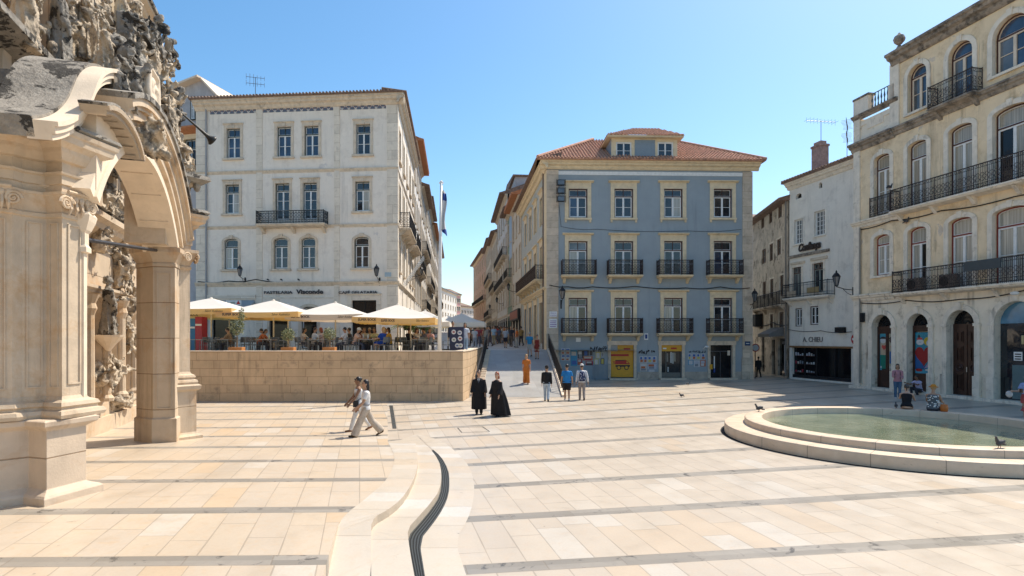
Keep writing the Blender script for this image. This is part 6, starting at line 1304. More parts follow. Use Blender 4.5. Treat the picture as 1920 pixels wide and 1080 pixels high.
# ================= people =================
SK=[flat('skin_light',(.50,.30,.20),.55),flat('skin_tan',(.40,.22,.13),.55),flat('skin_brown',(.22,.11,.06),.55)]
_cm={}
def cloth(c,name=None):
    k=tuple(round(x,3) for x in c)
    if k not in _cm:
        t=NT(name or 'cloth'); v=t.obj(); n=t.noise(v,9,4,.6,.4); t.bump(t.noise(t.scale(v,(14,14,5)),1,3,.6,.6),.5,.03)
        _cm[k]=t.fin(t.mix(t.rng(n,.3,.7),sc_(c,.85),sc_(c,1.15)),.85,0,.3)
    return _cm[k]
HB=flat('hair_black',(.012,.009,.008),.45); HBR=flat('hair_brown',(.05,.025,.014),.45); HR=flat('hair_red',(.25,.05,.015),.45); HBL=flat('hair_blond',(.35,.22,.09),.5); HG=flat('hair_grey',(.3,.29,.28),.5)
def person(label,loc,face,h=1.72,sex='m',pose='stand',skin=0,top=((.6,.6,.6),'short'),bottom=('trousers',(.1,.1,.12)),hair=(HB,'short'),shoes=(.03,.025,.02),hat=None,group=None,vox=.018,seat=.45,stride=0,arms=None,lean=0,turn=0,stout=1.0,hands=False,belt=None,extra=None):
    k=h/1.75; o=thing('person',label,'person',loc,face,group); X=ROOTM[o.name]; SC=X@Matrix.Scale(k,4)
    UL,LL,UA,FA=.43,.41,.28,.25
    if pose=='stand': L=[(.02,.03),(-.02,.03)]
    elif pose=='walk': L=[(stride,.06),(-stride,.30)]
    else: L=[(1.45,1.5),(1.5,1.45)]
    if pose=='sitlow': L=[(1.75,2.2),(1.9,2.1)]
    def leg(a,kn): 
        th=Vector((0,math.sin(a),-math.cos(a)))*UL; b=a-kn; sh=Vector((0,math.sin(b),-math.cos(b)))*LL; return th,sh,b
    lg=[leg(*q) for q in L]
    if pose in('sit','sitlow'): hz=(seat/k)+.10
    else: hz=max(-(t_+s_).z for t_,s_,_ in lg)+.075
    sp=Vector((0,math.sin(lean),math.cos(lean))); HP=Vector((0,0,hz)); fw=Vector((0,math.cos(lean),-math.sin(lean)))
    def T(d,x=0,y=0): return HP+sp*d+Vector((x,0,0))+fw*y
    wv=1.0 if sex=='m' else .93; st=stout
    def rg(d,rx,ry,e=0,cy=0,n=16): 
        c=T(d); return [c+Vector(((rx+e)*math.cos(2*PI*i/n),0,0))+fw*((ry+e)*math.sin(2*PI*i/n)+cy) for i in range(n)]
    TR=[(-.10,.13,.10),(0,.165*(1.02 if sex=='f' else .97)*st,.115*st),(.13,(.125 if sex=='f' else .15)*st,.098*st),(.30,.155*wv*st,.115*st),(.42,.175*wv,.105),(.48,.15*wv,.085),(.515,.07,.06)]
    M=MB(SC).m(SK[skin]); M.loft([rg(*q) for q in TR]+[rg(.53,.055,.055),rg(.60,.052,.055)])
    tq=Matrix.Rotation(turn,3,'Z'); hc=T(.70,0,.015)
    def hp(x,y,z): return hc+tq@(Vector((x,0,0))+fw*y+sp*z)
    RT=tq@Matrix.Rotation(-lean,3,'X')
    M.ell(hc,(.075,.095,.115),16,12,RT); M.ell(hp(0,.03,-.06),(.052,.055,.06),12,8,RT); M.ell(hp(0,.098,-.015),(.013,.02,.022),8,6,RT)
    for s_ in(-1,1): M.ell(hp(s_*.076,-.005,-.01),(.012,.022,.032),8,6,RT)
    AR=arms or [(.08,.14,.15),(-.08,.14,.15)]
    JA=[]
    for s_,(a,ou,el) in zip((-1,1),AR):
        S0=T(.44,s_*.18*wv); d=(Vector((s_*math.sin(ou),math.sin(a)*math.cos(ou),-math.cos(a)*math.cos(ou)))); E_=S0+d*UA
        b=a+el; ou2=ou*.5; d2=Vector((s_*math.sin(ou2)*(1 if el<1 else -.6),math.sin(b)*math.cos(ou2),-math.cos(b)*math.cos(ou2))).normalized(); W2=E_+d2*FA; JA.append((S0,E_,W2,d2,s_))
        M.tube([S0+Vector((-s_*.03,0,.01)),S0,S0.lerp(E_,.5),E_,E_.lerp(W2,.35),W2],[.05,.055,.045,.037,.038,.025],10)
        n1=d2.cross(Vector((s_,0,0))); n1=n1.normalized() if n1.length>.1 else Vector((0,1,0)); sd_=d2.cross(n1).normalized()
        pc_=W2+d2*.05
        M.loft([[W2+d2*t_+n1*(w_*math.cos(2*PI*i/8))+sd_*(th*math.sin(2*PI*i/8)) for i in range(8)] for t_,w_,th in ((-.01,.022,.02),(.03,.036,.016),(.075,.04,.014),(.095,.036,.012))])
        if hands or vox<=.012:
            for j in range(4):
                q=W2+d2*.085+n1*(.028-.019*j); ln=(.065,.075,.07,.055)[j]; M.tube([q,q+d2*ln*.5+sd_*.006*s_,q+d2*ln+sd_*.02*s_],[.010,.009,.007],6)
            q=W2+d2*.03+n1*.03; M.tube([q,q+n1*.028+d2*.025,q+n1*.034+d2*.055],[.012,.010,.008],6)
        else: M.loft([[W2+d2*t_+n1*(w_*math.cos(2*PI*i/8))+sd_*(th*math.sin(2*PI*i/8)) for i in range(8)] for t_,w_,th in ((.09,.036,.013),(.13,.03,.011),(.165,.015,.009))]); M.tube([W2+d2*.03+n1*.03,W2+d2*.07+n1*.06],[.012,.009],6)
    JL=[]
    for s_,(th,shn,b) in zip((-1,1),lg):
        h0=HP+Vector((s_*.088,0,-.02)); kn=h0+th+Vector((s_*(.06 if 'sit' in pose else .0),0,0)); an=kn+shn; JL.append((h0,kn,an,b,s_))
        M.tube([h0+Vector((0,0,.04)),h0.lerp(kn,.12),h0.lerp(kn,.55),kn,kn.lerp(an,.3),an],[.085*st,.085*st,.068,.052,.054,.036],12)
        fd=Vector((0,math.cos(max(-.6,b*.6)),math.sin(max(-.6,b*.6)))) if pose!='sit' else Vector((0,1,0))
        M.tube([an+Vector((0,0,-.01))-fd*.05,an+Vector((0,0,-.035))+fd*.04,an+Vector((0,0,-.05))+fd*.15],[.035,.036,.022],8)
    body=M.build('body',o,True); remesh(body,vox*k)
    # face
    if vox<=.02:
        M=MB(SC).m(HB)
        for s_ in(-1,1): M.ell(hp(s_*.03,.088,.012),(.012,.007,.006),6,5,RT); M.tube([hp(s_*.018,.093,.03),hp(s_*.045,.083,.031)],.005,4)
        M.build('eyes',o); M=MB(SC).m(flat('lips',(.35,.1,.08))); M.ell(hp(0,.088,-.055),(.022,.008,.006),8,5,RT); M.build('mouth',o)
    # clothes
    tc,sl_=top; cm=cloth(tc) if isinstance(tc,tuple) else tc
    if sl_!='gown':
        M=MB(SC).m(cm); e=.018; lo=-.06 if (bottom[0]!='dress') else -.02
        if sl_=='none': rr=[rg(lo,.165*st,.118*st,e)]+[rg(*q,e) for q in TR[1:5]]+[rg(.46,.13,.08,.01)]
        else: rr=[rg(lo,.168*st,.12*st,e+.006)]+[rg(*q,e) for q in TR[1:6]]+[rg(.515,.07,.06,.008)]
        M.loft(rr)
        if sl_ in('short','long','puff'):
            for S0,E_,W2,d2,s_ in JA:
                if sl_=='long': M.tube([S0+Vector((-s_*.05,0,.015)),S0,S0.lerp(E_,.5),E_,E_.lerp(W2,.5),W2+(E_-W2)*.06],[.06,.073,.064,.055,.052,.04],12)
                else: M.tube([S0+Vector((-s_*.05,0,.015)),S0,S0.lerp(E_,.35),S0.lerp(E_,.68)],[.06,.072,.07,.073 if sl_=='short' else .08],12)
        c_=M.build('top',o,True); remesh(c_,max(.014,vox)*k)
    kd,bc=bottom[0],bottom[1]; bm_=cloth(bc)
    if kd in('trousers','shorts','wide'):
        M=MB(SC).m(bm_); M.loft([rg(-.13,.13*st,.10,.012),rg(-.06,.165*st,.118*st,.016),rg(0,.165*st,.115*st,.018),rg(.07,.145*st,.105*st,.016)])
        for h0,kn,an,b,s_ in JL:
            if kd=='shorts': M.tube([h0+Vector((0,0,.03)),h0.lerp(kn,.2),h0.lerp(kn,.92)],[.095,.105*st,.09],12)
            elif kd=='wide': M.tube([h0+Vector((0,0,.03)),h0.lerp(kn,.2),h0.lerp(kn,.6),kn,kn.lerp(an,.5),kn.lerp(an,1.02)],[.095,.108*st,.105,.100,.110,.118],14)
            else: M.tube([h0+Vector((0,0,.03)),h0.lerp(kn,.2),h0.lerp(kn,.6),kn,kn.lerp(an,.4),kn.lerp(an,1.0)],[.095,.1*st,.083,.07,.068,.058],12)
        c_=M.build('shorts' if kd=='shorts' else 'trousers',o,True); remesh(c_,max(.014,vox)*k)
    elif kd in('skirt','dress'):
        M=MB(SC).m(bm_); 
        def sk(z,rx,ry,y=0,ph=0,n=28): return [Vector((rx*math.cos(2*PI*i/n)*(1+.05*math.sin(6*2*PI*i/n+ph)),y+ry*math.sin(2*PI*i/n)*(1+.05*math.sin(6*2*PI*i/n+ph)),z)) for i in range(n)]
        if 'sit' in pose: M.loft([rg(.1,.14,.11,.02),rg(-.02,.18,.14,.02)]+[[HP+Vector((rx*math.cos(2*PI*i/16),y,rz_*math.sin(2*PI*i/16)+dz)) for i in range(16)] for y,rx,rz_,dz in ((.1,.19,.12,-.02),(.3,.19,.11,.0),(.46,.17,.12,-.02))])
        else: hem=bottom[2] if len(bottom)>2 else .5; M.loft([rg(.12,.135,.105,.016),rg(0,.17,.12,.02)]+[sk(hz-.02-(hz-hem)*f_,.18+.07*f_,.14+.08*f_,0,f_) for f_ in (.25,.6,1)])
        c_=M.build('skirt' if kd=='skirt' else 'dress_skirt',o,True); remesh(c_,max(.016,vox)*k)
    elif kd=='robe':     # long gown with hanging sides
        M=MB(SC).m(bm_); spread=bottom[2]; back=bottom[3]
        def sk(z,rx,ry,y=0,x=0,am=.05,n=36): return [Vector((x+rx*math.cos(2*PI*i/n)*(1+am*math.sin(8*2*PI*i/n)),y+ry*math.sin(2*PI*i/n)*(1+am*math.cos(7*2*PI*i/n)),z)) for i in range(n)]
        zt=hz+.5; M.loft([sk(zt+.015,.07,.065,0,0,0),sk(zt-.02,.15*wv,.09,0,0,0),sk(zt-.08,.225*wv,.13,0,0,.01),sk(zt-.3,.25,.16,-.02*back,0,.03),sk(hz,.27+.05*spread,.19,-.06*back,0,.05),sk(.6,.27+.11*spread,.2+.05*spread,-.12*back,0,.07),sk(bottom[4],.27+.19*spread,.21+.1*spread,-.2*back,0,.08)])
        for S0,E_,W2,d2,s_ in JA: M.tube([S0,E_,E_.lerp(W2,.95)],[.08,.09,.10],12)
        for h0,kn,an,b,s_ in JL[:1 if spread>.5 else 2]: M.tube([kn,kn.lerp(an,.5),an],[.075,.07,.065],10)
        c_=M.build('gown',o,True); remesh(c_,.018*k)
    M=MB(SC).m(cloth(shoes) if isinstance(shoes,tuple) else shoes)
    for h0,kn,an,b,s_ in JL:
        bb=max(-.6,b*.6) if pose!='sit' else 0; fd=Vector((0,math.cos(bb),math.sin(bb)))
        M.loft([[an-Vector((0,0,.035))+fd*y+Vector((rx*math.cos(2*PI*i/10),0,rz_*math.sin(2*PI*i/10)+dz)) for i in range(10)] for y,rx,rz_,dz in ((-.075,.025,.03,0),(-.05,.042,.045,0),(.03,.043,.045,0),(.12,.048,.032,-.013),(.175,.03,.02,-.02))])
    M.build('shoes',o,True)
    hm,hs_=hair
    if hm:
        M=MB(SC).m(hm)
        M.ell(hp(0,-.018,.03),(.086,.098,.108),16,12,RT)
        if hs_ in('long','bob'):
            ln=.34 if hs_=='long' else .17
            M.loft([[hp(rx*math.cos(2*PI*i/12),cy+ry*math.sin(2*PI*i/12),z) for i in range(12)] for z,rx,ry,cy in ((.08,.07,.06,-.02),(0,.092,.075,-.035),(-.1,.098,.06,-.06),(-ln*.75,.10,.045,-.075),(-ln,.05,.02,-.08))])
        if hs_=='bun': M.ell(hp(0,-.10,.06),(.045,.045,.045),10,8)
        if hs_=='tail': M.tube([hp(0,-.1,.04),hp(0,-.15,-.02),hp(0,-.13,-.18)],[.03,.035,.012],8)
        hh=M.build('hair',o,True)
        hh.data.materials[0]=hm; remesh(hh,.016*k)
        # trim the fringe so the face stays clear
        MI=X.inverted() if False else None
        bm=bmesh.new(); bm.from_mesh(hh.data); c0=(hp(0,0,0))*k; f0=(tq@fw); s0=sp
        r0=f0.cross(s0); kill=[v for v in bm.verts if (v.co-c0).dot(f0)>.045*k and (v.co-c0).dot(s0)<.055*k and abs((v.co-c0).dot(r0))<.066*k]
        bmesh.ops.delete(bm,geom=kill,context='VERTS'); bm.to_mesh(hh.data); bm.free()
    if hat:
        M=MB(SC).m(cloth(hat[0])); M.ell(hp(0,-.01,.055),(.092,.108,.085),16,10,RT)
        if hat[1]=='cap': M.loft([[hp(x,.085+y,.04-y*.15) for x,y in ((-.06,0),(0,.0),(.06,0),(.045,.07),(0,.09),(-.045,.07))],[hp(x,.085+y,.05-y*.15) for x,y in ((-.06,0),(0,.0),(.06,0),(.045,.07),(0,.09),(-.045,.07))]])
        if hat[1]=='brim': M.loft([[hp(.15*math.cos(2*PI*i/16),.15*math.sin(2*PI*i/16)-.01,z) for i in range(16)] for z in(.03,.04)])
        M.build('hat',o,True)
    o['_h']=0; del o['_h']
    return o,SC,dict(HP=HP,T=T,hp=hp,JA=JA,JL=JL,RT=RT,fw=fw,sp=sp,X=X)
def backpack(o,SC,J,col,col2=None):
    M=MB(SC).m(cloth(col,'backpack_cloth')); T=J['T']; fw=J['fw']; sp=J['sp']
    M.loft([[T(d)+Vector((rx*math.cos(2*PI*i/14),0,0))+fw*(-.19+ry*math.sin(2*PI*i/14)) for i in range(14)] for d,rx,ry in ((.0,.09,.03),(.03,.14,.08),(.2,.15,.1),(.38,.13,.09),(.46,.07,.04))])
    if col2: 
        M.m(cloth(col2,'backpack_cloth')); rr=random.Random(4)
        for _ in range(14): M.ell(T(rr.uniform(.06,.4),rr.uniform(-.1,.1),-.275),(.02,.012,.03),6,5)
    b=M.build('backpack',o,True); M=MB(SC).m(M_BLACKIRON)
    for s_ in(-1,1): M.tube([T(.42,s_*.09,-.13),T(.5,s_*.1,-.02),T(.42,s_*.1,.12),T(.25,s_*.13,.09)],.014,5)
    M.build('strap',b)
def at(px,py,z=0): return tuple(gp(px,py,z))
A_=R(90)
# --- two women walking left
P=zsol(686,818,lambda Y:zL(Y)+.004)
o,SC,J=person('woman with long dark hair in white shirt and wide beige trousers striding left',tuple(P),A_+.35,1.75,'f','walk',1,((.62,.60,.58),'short'),('wide',(.46,.38,.30)),(HB,'long'),(.10,.06,.03),vox=.010,stride=.44,arms=[(.35,.12,.55),(.15,.12,.5)],turn=.25,hands=True)
M=MB(SC).m(cloth((.28,.28,.30))); M.loft([[J['T'](d)+Vector((.17*math.cos(2*PI*i/16),0,0))+J['fw']*(.12*math.sin(2*PI*i/16)) for i in range(16)] for d in(.07,.13)]); M.build('waistband',o,True)
P=zsol(672,808,lambda Y:zL(Y)+.004)
o,SC,J=person('woman in white trousers and sleeveless white top with black bag, half hidden by her friend',tuple(P),A_+.45,1.76,'f','walk',2,((.55,.55,.55),'none'),('trousers',(.62,.60,.57)),(HB,'bun'),(.25,.12,.06),vox=.010,stride=.34,arms=[(.5,.2,.25),(.45,.12,.3)],hands=True)
M=MB(SC).m(M_BLACKIRON); c=J['T'](.02,-.19,.12); M.box(c.x-.03,c.x+.03,c.y-.08,c.y+.08,c.z-.12,c.z+.08); b=M.build('shoulder_bag',o); M=MB(SC).m(M_BLACKIRON); M.tube([c+Vector((0,.06,.08)),J['T'](.3,-.1,.13),J['T'](.5,.06,.06),J['T'](.5,.08,-.06),J['T'](.2,-.1,-.13),c+Vector((0,-.06,.08))],.01,5); M.build('strap',b)
M=MB(SC).m(M_BLACKIRON); M.tube([J['hp'](-.05,.085,.05),J['hp'](0,.1,.055),J['hp'](.05,.085,.05)],.016,6); M.build('sunglasses',o)
# --- students in gowns
o,SC,J=person('man in long black academic gown with tie and sunglasses standing',at(898,777),R(178),1.74,'m','stand',0,((.01,.01,.012),'gown'),('robe',(.012,.012,.014),.1,.3,.2),(HBR,'short'),vox=.013,arms=[(.1,.16,.25),(.15,.16,.2)],turn=.2)
M=MB(SC).m(M_WHITEPAINT); c=J['T'](.44,0,.155); M.loft([[c+Vector((x*.05,0,0))+J['sp']*z for x,z in((-1,.05),(1,.05),(0,-.12))],[c+Vector((x*.05,-.01,0))+J['sp']*z for x,z in((-1,.05),(1,.05),(0,-.12))]]); sh=M.build('shirt_front',o); M=MB(SC).m(cloth((.05,.06,.09))); c=c+Vector((0,.012,0)); M.box(c.x-.016,c.x+.016,c.y,c.y+.008,c.z-.12,c.z+.03); M.build('tie',sh)
M=MB(SC).m(M_BLACKIRON); M.box(-.001,.001,0,.001,0,.001)
M=MB(SC).m(M_BLACKIRON)
for s_ in(-1,1): M.ell(J['hp'](s_*.032,.093,.015),(.027,.01,.018),8,6)
M.build('sunglasses',o)
o,SC,J=person('red haired woman in a wide black cape spreading to the ground',at(932,781),R(140),1.70,'f','walk',0,((.01,.01,.012),'gown'),('robe',(.012,.012,.014),1.0,1.1,.05),(HR,'bob'),(.02,.02,.02),vox=.013,stride=.1,arms=[(.1,.12,.3),(.1,.12,.3)],turn=.3)
# --- three men walking away
person('man in black long sleeved shirt and pale jeans walking away with a dark cap',at(1025,752),R(-8),1.70,'m','walk',1,((.012,.012,.014),'long'),('trousers',(.36,.42,.48)),(HB,'short'),(.03,.03,.03),hat=((.012,.012,.014),'cap'),vox=.013,stride=.16,arms=[(.15,.15,.2),(-.2,.15,.2)])
person('man in bright blue t-shirt and black shorts walking away',at(1063,751),R(-4),1.76,'m','walk',1,((.02,.17,.42),'short'),('shorts',(.015,.013,.015)),(HB,'short'),(.45,.45,.45),vox=.013,stride=.2,arms=[(.1,.22,.3),(-.15,.22,.35)],stout=1.16)
o,SC,J=person('man in white shirt and cap carrying a patterned dark backpack',at(1091,750),R(-2),1.76,'m','walk',1,((.58,.58,.60),'long'),('trousers',(.27,.23,.21)),(HB,'short'),(.04,.03,.03),hat=((.5,.48,.46),'cap'),vox=.013,stride=.14,arms=[(.1,.2,.2),(-.1,.3,.5)])
backpack(o,SC,J,(.02,.03,.08),(.4,.42,.5))
def onramp(px,py):
    for i in range(400):
        Y=29.8+i*.04; 
        if HY+(HC-rz(Y))*FPX/Y<=py: break
    return ((px-CX)*Y/FPX,Y,rz(Y))
person('woman in orange jumpsuit walking down the sunlit foot of the ramp',onramp(987,719.5),R(180),1.64,'f','walk',0,((.52,.16,.03),'short'),('wide',(.52,.16,.03)),(HBL,'long'),(.3,.2,.15),vox=.015,stride=.12)
person('man in blue shirt standing at the top right of the ramp',onramp(993,668),R(10),1.66,'m','walk',1,((.03,.20,.36),'short'),('shorts',(.4,.38,.34)),(HG,'short'),vox=.02,stride=.15)
person('woman in long dark red dress beside the man in blue on the ramp',onramp(1007,673),R(170),1.62,'f','stand',1,((.20,.03,.02),'none'),('dress',(.20,.03,.02),.25),(HB,'bun'),vox=.02)
# --- street crowd
rc=random.Random(12)
def onstreet(px,py):
    a,b=40,73
    for _ in range(40):
        Y=(a+b)/2
        if HY+(HC-streetz(Y))*FPX/Y>py: a=Y
        else: b=Y
    return ((px-CX)*Y/FPX,Y,streetz(Y))
CR=[(948,652,(.30,.33,.38),'shorts',(.02,.02,.03),'m','man in grey shirt and black shorts in the street'),(958,650,(.05,.05,.06),'trousers',(.12,.1,.08),'m','man in black right behind the grey shirted man'),(969,651.5,(.60,.15,.03),'trousers',(.48,.45,.40),'m','man in orange shirt and pale trousers walking up the street'),(977,648,(.30,.20,.08),'trousers',(.05,.05,.06),'m','man in mustard shirt right of the orange shirted man'),
 (908,655,(.42,.36,.28),'dress',(.42,.36,.28),'f','woman in beige patterned dress near the ramp railing'),(918,649,(.10,.08,.08),'trousers',(.15,.12,.12),'f','dark dressed woman at the left side of the street'),(897,650,(.25,.06,.07),'trousers',(.1,.1,.13),'m','man in dark red shirt in the crowd by the railing'),(890,652,(.50,.50,.52),'trousers',(.3,.32,.36),'m','man in white shirt at the edge of the crowd'),(929,645,(.45,.3,.28),'shorts',(.2,.2,.2),'f','distant woman in pink top in the street'),(936,644,(.08,.1,.16),'trousers',(.1,.1,.1),'m','distant man in navy in the street'),
 (884,649,(.12,.1,.1),'trousers',(.05,.05,.05),'m','dark clothed man under the grey parasol'),(876,650,(.52,.47,.42),'trousers',(.2,.2,.25),'f','woman in cream blouse under the white parasol'),(903,645,(.3,.05,.05),'trousers',(.1,.1,.1),'m','distant man in crimson shirt in the crowd'),(912,644,(.06,.06,.07),'trousers',(.1,.1,.1),'m','distant man in black in the crowd'),(923,643,(.5,.48,.45),'trousers',(.15,.15,.2),'m','far man in white shirt in the crowd'),(869,646,(.25,.08,.05),'trousers',(.1,.1,.12),'f','far woman in rust top left of the grey parasol pole'),(862,648,(.03,.04,.09),'trousers',(.05,.05,.07),'m','man in navy left of the souvenir board'),(941,643.5,(.55,.5,.4),'shorts',(.3,.25,.2),'m','far man in pale yellow in the street'),(880,644,(.5,.2,.12),'trousers',(.2,.2,.2),'f','far woman in orange top under the parasols'),(855,645,(.4,.1,.1),'trousers',(.1,.1,.1),'f','woman in red top among the parasol poles'),(951,643,(.1,.12,.1),'trousers',(.08,.08,.08),'m','far man in dark green near the shop fronts'),(906,642.6,(.35,.32,.4),'trousers',(.1,.1,.12),'f','far woman in lilac top in the crowd'),(917,642,(.2,.2,.22),'trousers',(.1,.1,.12),'m','far man in dark grey in the crowd')]
cn=dict(white=(.6,.6,.58),black=(.03,.03,.03),navy=(.03,.05,.12),red=(.4,.04,.04),khaki=(.3,.25,.15),teal=(.05,.2,.22),pink=(.5,.25,.25),grey=(.25,.25,.25),orange=(.5,.18,.05),brown=(.15,.08,.05),sky=(.25,.4,.55),cream=(.55,.5,.4))
for px,py,nm,sx,wh in ((853,643,'navy','m','behind the flagpole'),(860,642,'white','f','behind the flagpole'),(866,643,'khaki','m','under the white parasols'),(873,642.5,'black','f','under the white parasols'),(887,643,'teal','m','under the grey sided parasol'),(893,644,'pink','f','under the grey sided parasol'),(899,643,'brown','m','by the upper end of the wall railing'),(909,643.5,'cream','f','by the upper end of the wall railing'),(914,646,'grey','m','left of the street centre'),(926,646.5,'sky','f','left of the street centre'),(932,642.5,'red','m','in the far street centre'),(938,642,'brown','f','in the far street centre'),(945,643,'orange','m','in the far street near the shops'),(955,645,'white','f','in the street near the shops'),(963,646,'navy','m','near the shop sign')):
    CR.append((px,py,cn[nm],'trousers',cn[rc.choice(('black','navy','grey','khaki'))],sx,'small distant %s in %s top %s'%('man' if sx=='m' else 'woman',nm,wh)))
for i,(px,py,tc,bk_,bc,sx,lab) in enumerate(CR):
    person(lab,onstreet(px,py),R(rc.choice((0,180,170,10,90,-90))+rc.uniform(-15,15)),rc.uniform(1.62,1.80),sx,'walk',rc.choice((0,1,1,2)),(tc,'short' if bk_!='dress' else 'none'),(bk_,bc,.45) if bk_=='dress' else (bk_,bc),(rc.choice((HB,HBR,HB)),'short' if sx=='m' else 'bob'),vox=.024,stride=rc.uniform(.05,.22),group='people walking in the street')
# --- parasols
CAN=NT('parasol_canvas'); v=CAN.obj(); CAN.fin(CAN.mix(CAN.rng(CAN.noise(v,3,4,.6),.3,.7),(.84,.82,.77),(.88,.86,.82)),.85,0,.2)
tr_=CAN.n('ShaderNodeBsdfTranslucent'); tr_.inputs[0].default_value=(.85,.70,.42,1); mx=CAN.n('ShaderNodeMixShader'); mx.inputs[0].default_value=.35
out=CAN.t.nodes['Material Output']; CAN.l(CAN.b.outputs[0],mx.inputs[1]); CAN.l(tr_.outputs[0],mx.inputs[2]); CAN.l(mx.outputs[0],out.inputs[0]); CANV=CAN.mat
def canv(name,c,tc,f):
    t=NT(name); t.fin(c,.85,0,.2); a=t.n('ShaderNodeBsdfTranslucent'); a.inputs[0].default_value=tc+(1,); m_=t.n('ShaderNodeMixShader'); m_.inputs[0].default_value=f
    t.l(t.b.outputs[0],m_.inputs[1]); t.l(a.outputs[0],m_.inputs[2]); t.l(m_.outputs[0],t.t.nodes['Material Output'].inputs[0]); return t.mat
VAL=canv('parasol_valance',(.85,.66,.36),(.95,.62,.18),.55); VALP=canv('parasol_valance_pale',(.68,.60,.52),(.8,.68,.55),.4); UND=canv('parasol_lining',(.70,.42,.08),(.8,.5,.1),.35); GRC=canv('grey_parasol_canvas',(.78,.75,.69),(.85,.8,.7),.45)
M_POLE=flat('pale_wood_pole',(.62,.52,.36),.5); M_PRINT=flat('valance_print',(.12,.09,.07),.7)
FI=Fac((0,0),(1,0))
def parasol(label,loc,w_,zt,zv,val=VAL,cv=CANV,text=True,rz_=0,under=True):
    o=thing('parasol',label,'parasol',loc,rz_,'square parasols on the café terrace'); X=ROOTM[o.name]; h=w_/2; hv=.28
    M=MB(X).m(M_POLE); M.tube([(0,0,0),(0,0,zt-.05)],.035,10); M.build('pole',o)
    M=MB(X).m(M_IRON); M.prism([(-.35,-.35),(.35,-.35),(.35,.35),(-.35,.35)],.0,.07); M.tube([(0,0,.07),(0,0,.3)],.05,8); M.build('base',o)
    M=MB(X).m(cv); n=8; cs=[(-h,-h),(h,-h),(h,h),(-h,h)]
    for i in range(4):
        a,b=cs[i],cs[(i+1)%4]; vs=[];fs=[]
        for j in range(n+1):
            t_=j/n; sag=-.10*math.sin(PI*t_)*t_
            for q in range(9):
                s_=q/8; x=(a[0]+(b[0]-a[0])*s_)*t_; y=(a[1]+(b[1]-a[1])*s_)*t_; z=zt-(zt-zv)*t_+sag-.05*math.sin(PI*s_)*t_; vs.append((x,y,z))
        for j in range(n):
            for q in range(8): fs.append((j*9+q,j*9+q+1,(j+1)*9+q+1,(j+1)*9+q))
        M.add(vs,fs)
    M.lathe([(0,zt+.06),(.07,zt+.03),(.09,zt-.02)],8); M.build('canopy',o,True)
    M=MB(X).m(val)
    for i in range(4):
        a,b=cs[i],cs[(i+1)%4]; pts=[]
        for q in range(13): s_=q/12; pts.append((a[0]+(b[0]-a[0])*s_,a[1]+(b[1]-a[1])*s_,zv-.05*math.sin(PI*s_)))
        M.add(pts+[(p[0]*1.005,p[1]*1.005,p[2]-hv-.012*math.sin(q*2.2)) for q,p in enumerate(pts)],[(q,q+1,13+q+1,13+q) for q in range(12)])
    va=M.build('valance',o)
    M=MB(X).m(M_POLE)
    for a in cs: M.tube([(0,0,zt-.15),(a[0]*.98,a[1]*.98,zv-.06)],.016,5); M.tube([(0,0,zt-.75),(a[0]*.5,a[1]*.5,zt-(zt-zv)*.5-.1)],.012,5)
    M.build('ribs',o)
    if text:
        FF=Fac(tuple(X@Vector((0,-h*1.005,0)))[:2],tuple(X@Vector((1,-h*1.005,0)))[:2])
        textm('SUPER BOCK',.17,M_PRINT,w_*.24,.002,va,FF,-h+w_*.08,loc[2]+zv-.21,-.012,name='print',bold=.006); textm('Sabor Autêntico',.17,M_PRINT,w_*.22,.002,va,FF,h-w_*.32,loc[2]+zv-.21,-.012,name='print',shear=.4)
    return o
def um(px,pyp,pyv,Y,w_,lab,**k):
    x=(px-CX)*Y/FPX; zt=HC-(pyp-HY)*Y/FPX-TZ; zv=HC-(pyv-HY)*Y/FPX-TZ; return parasol(lab,(x,Y,TZ),w_,zt,zv+.05,**k)
um(396,559,583,32.0,4.2,'white square parasol with yellow valance just right of the church column')
um(430,568,590,35.5,4.2,'parasol mostly hidden behind the leftmost white parasol')
um(513,563,589,32.0,4.2,'white square parasol in front of the PASTELARIA sign')
um(540,570,592,36.0,4.2,'parasol peeking out behind the one below the PASTELARIA sign')
um(629,567,593,32.2,4.0,'white square parasol with pinkish valance in front of the big café window',val=VALP)
um(746,571,598,31.6,3.9,'white parasol below the GELATARIA sign at the building corner')
um(770,579,599,30.6,2.9,'low white parasol overlapping its neighbour left of the flagpole')
um(797,582,606,36.5,3.4,'plain white parasol directly left of the flagpole',text=False,val=CANV)
um(840,592,607,41,3.0,'plain white parasol right of the flagpole',text=False,val=CANV)
um(866,588,606,40,3.2,'white parasol with pale grey side at the street entrance',text=False,val=GRC,cv=GRC)
# --- flagpole
X0=-3.75*1; pf=gp(824,655,2.18) if False else Vector(((824-CX)*28.7/FPX,28.7,TZ))
o=thing('flagpole','tall white flagpole at the terrace corner','flagpole',tuple(pf)); zt=HC+(HY-343)*28.7/FPX
M=MB().m(M_WHITEPAINT); M.tube([tuple(pf),(pf.x+.03,pf.y,pf.z+(zt-pf.z)*.5),(pf.x+.09,pf.y,zt)],[.10,.085,.06],14); M.build('pole',o,True); M=MB().m(M_WHITEPAINT); M.tube([(pf.x-.02,pf.y,zt),(pf.x+.2,pf.y,zt)],.035,8); M.ell((pf.x+.09,pf.y,zt+.05),.07,10,8); M.build('finial',o)
M=MB().m(M_WHITEPAINT); vs=[];n=30
t=NT('flag_white_blue'); s_=t.sep(t.obj()); FL=t.fin(t.mix(t.M('MULTIPLY',t.M('GREATER_THAN',t.M('FRACT',t.M('DIVIDE',s_[2],1.75)),.30),t.M('LESS_THAN',t.M('FRACT',t.M('DIVIDE',s_[2],1.75)),.50)),(.62,.63,.64),(.03,.07,.28)),.8)
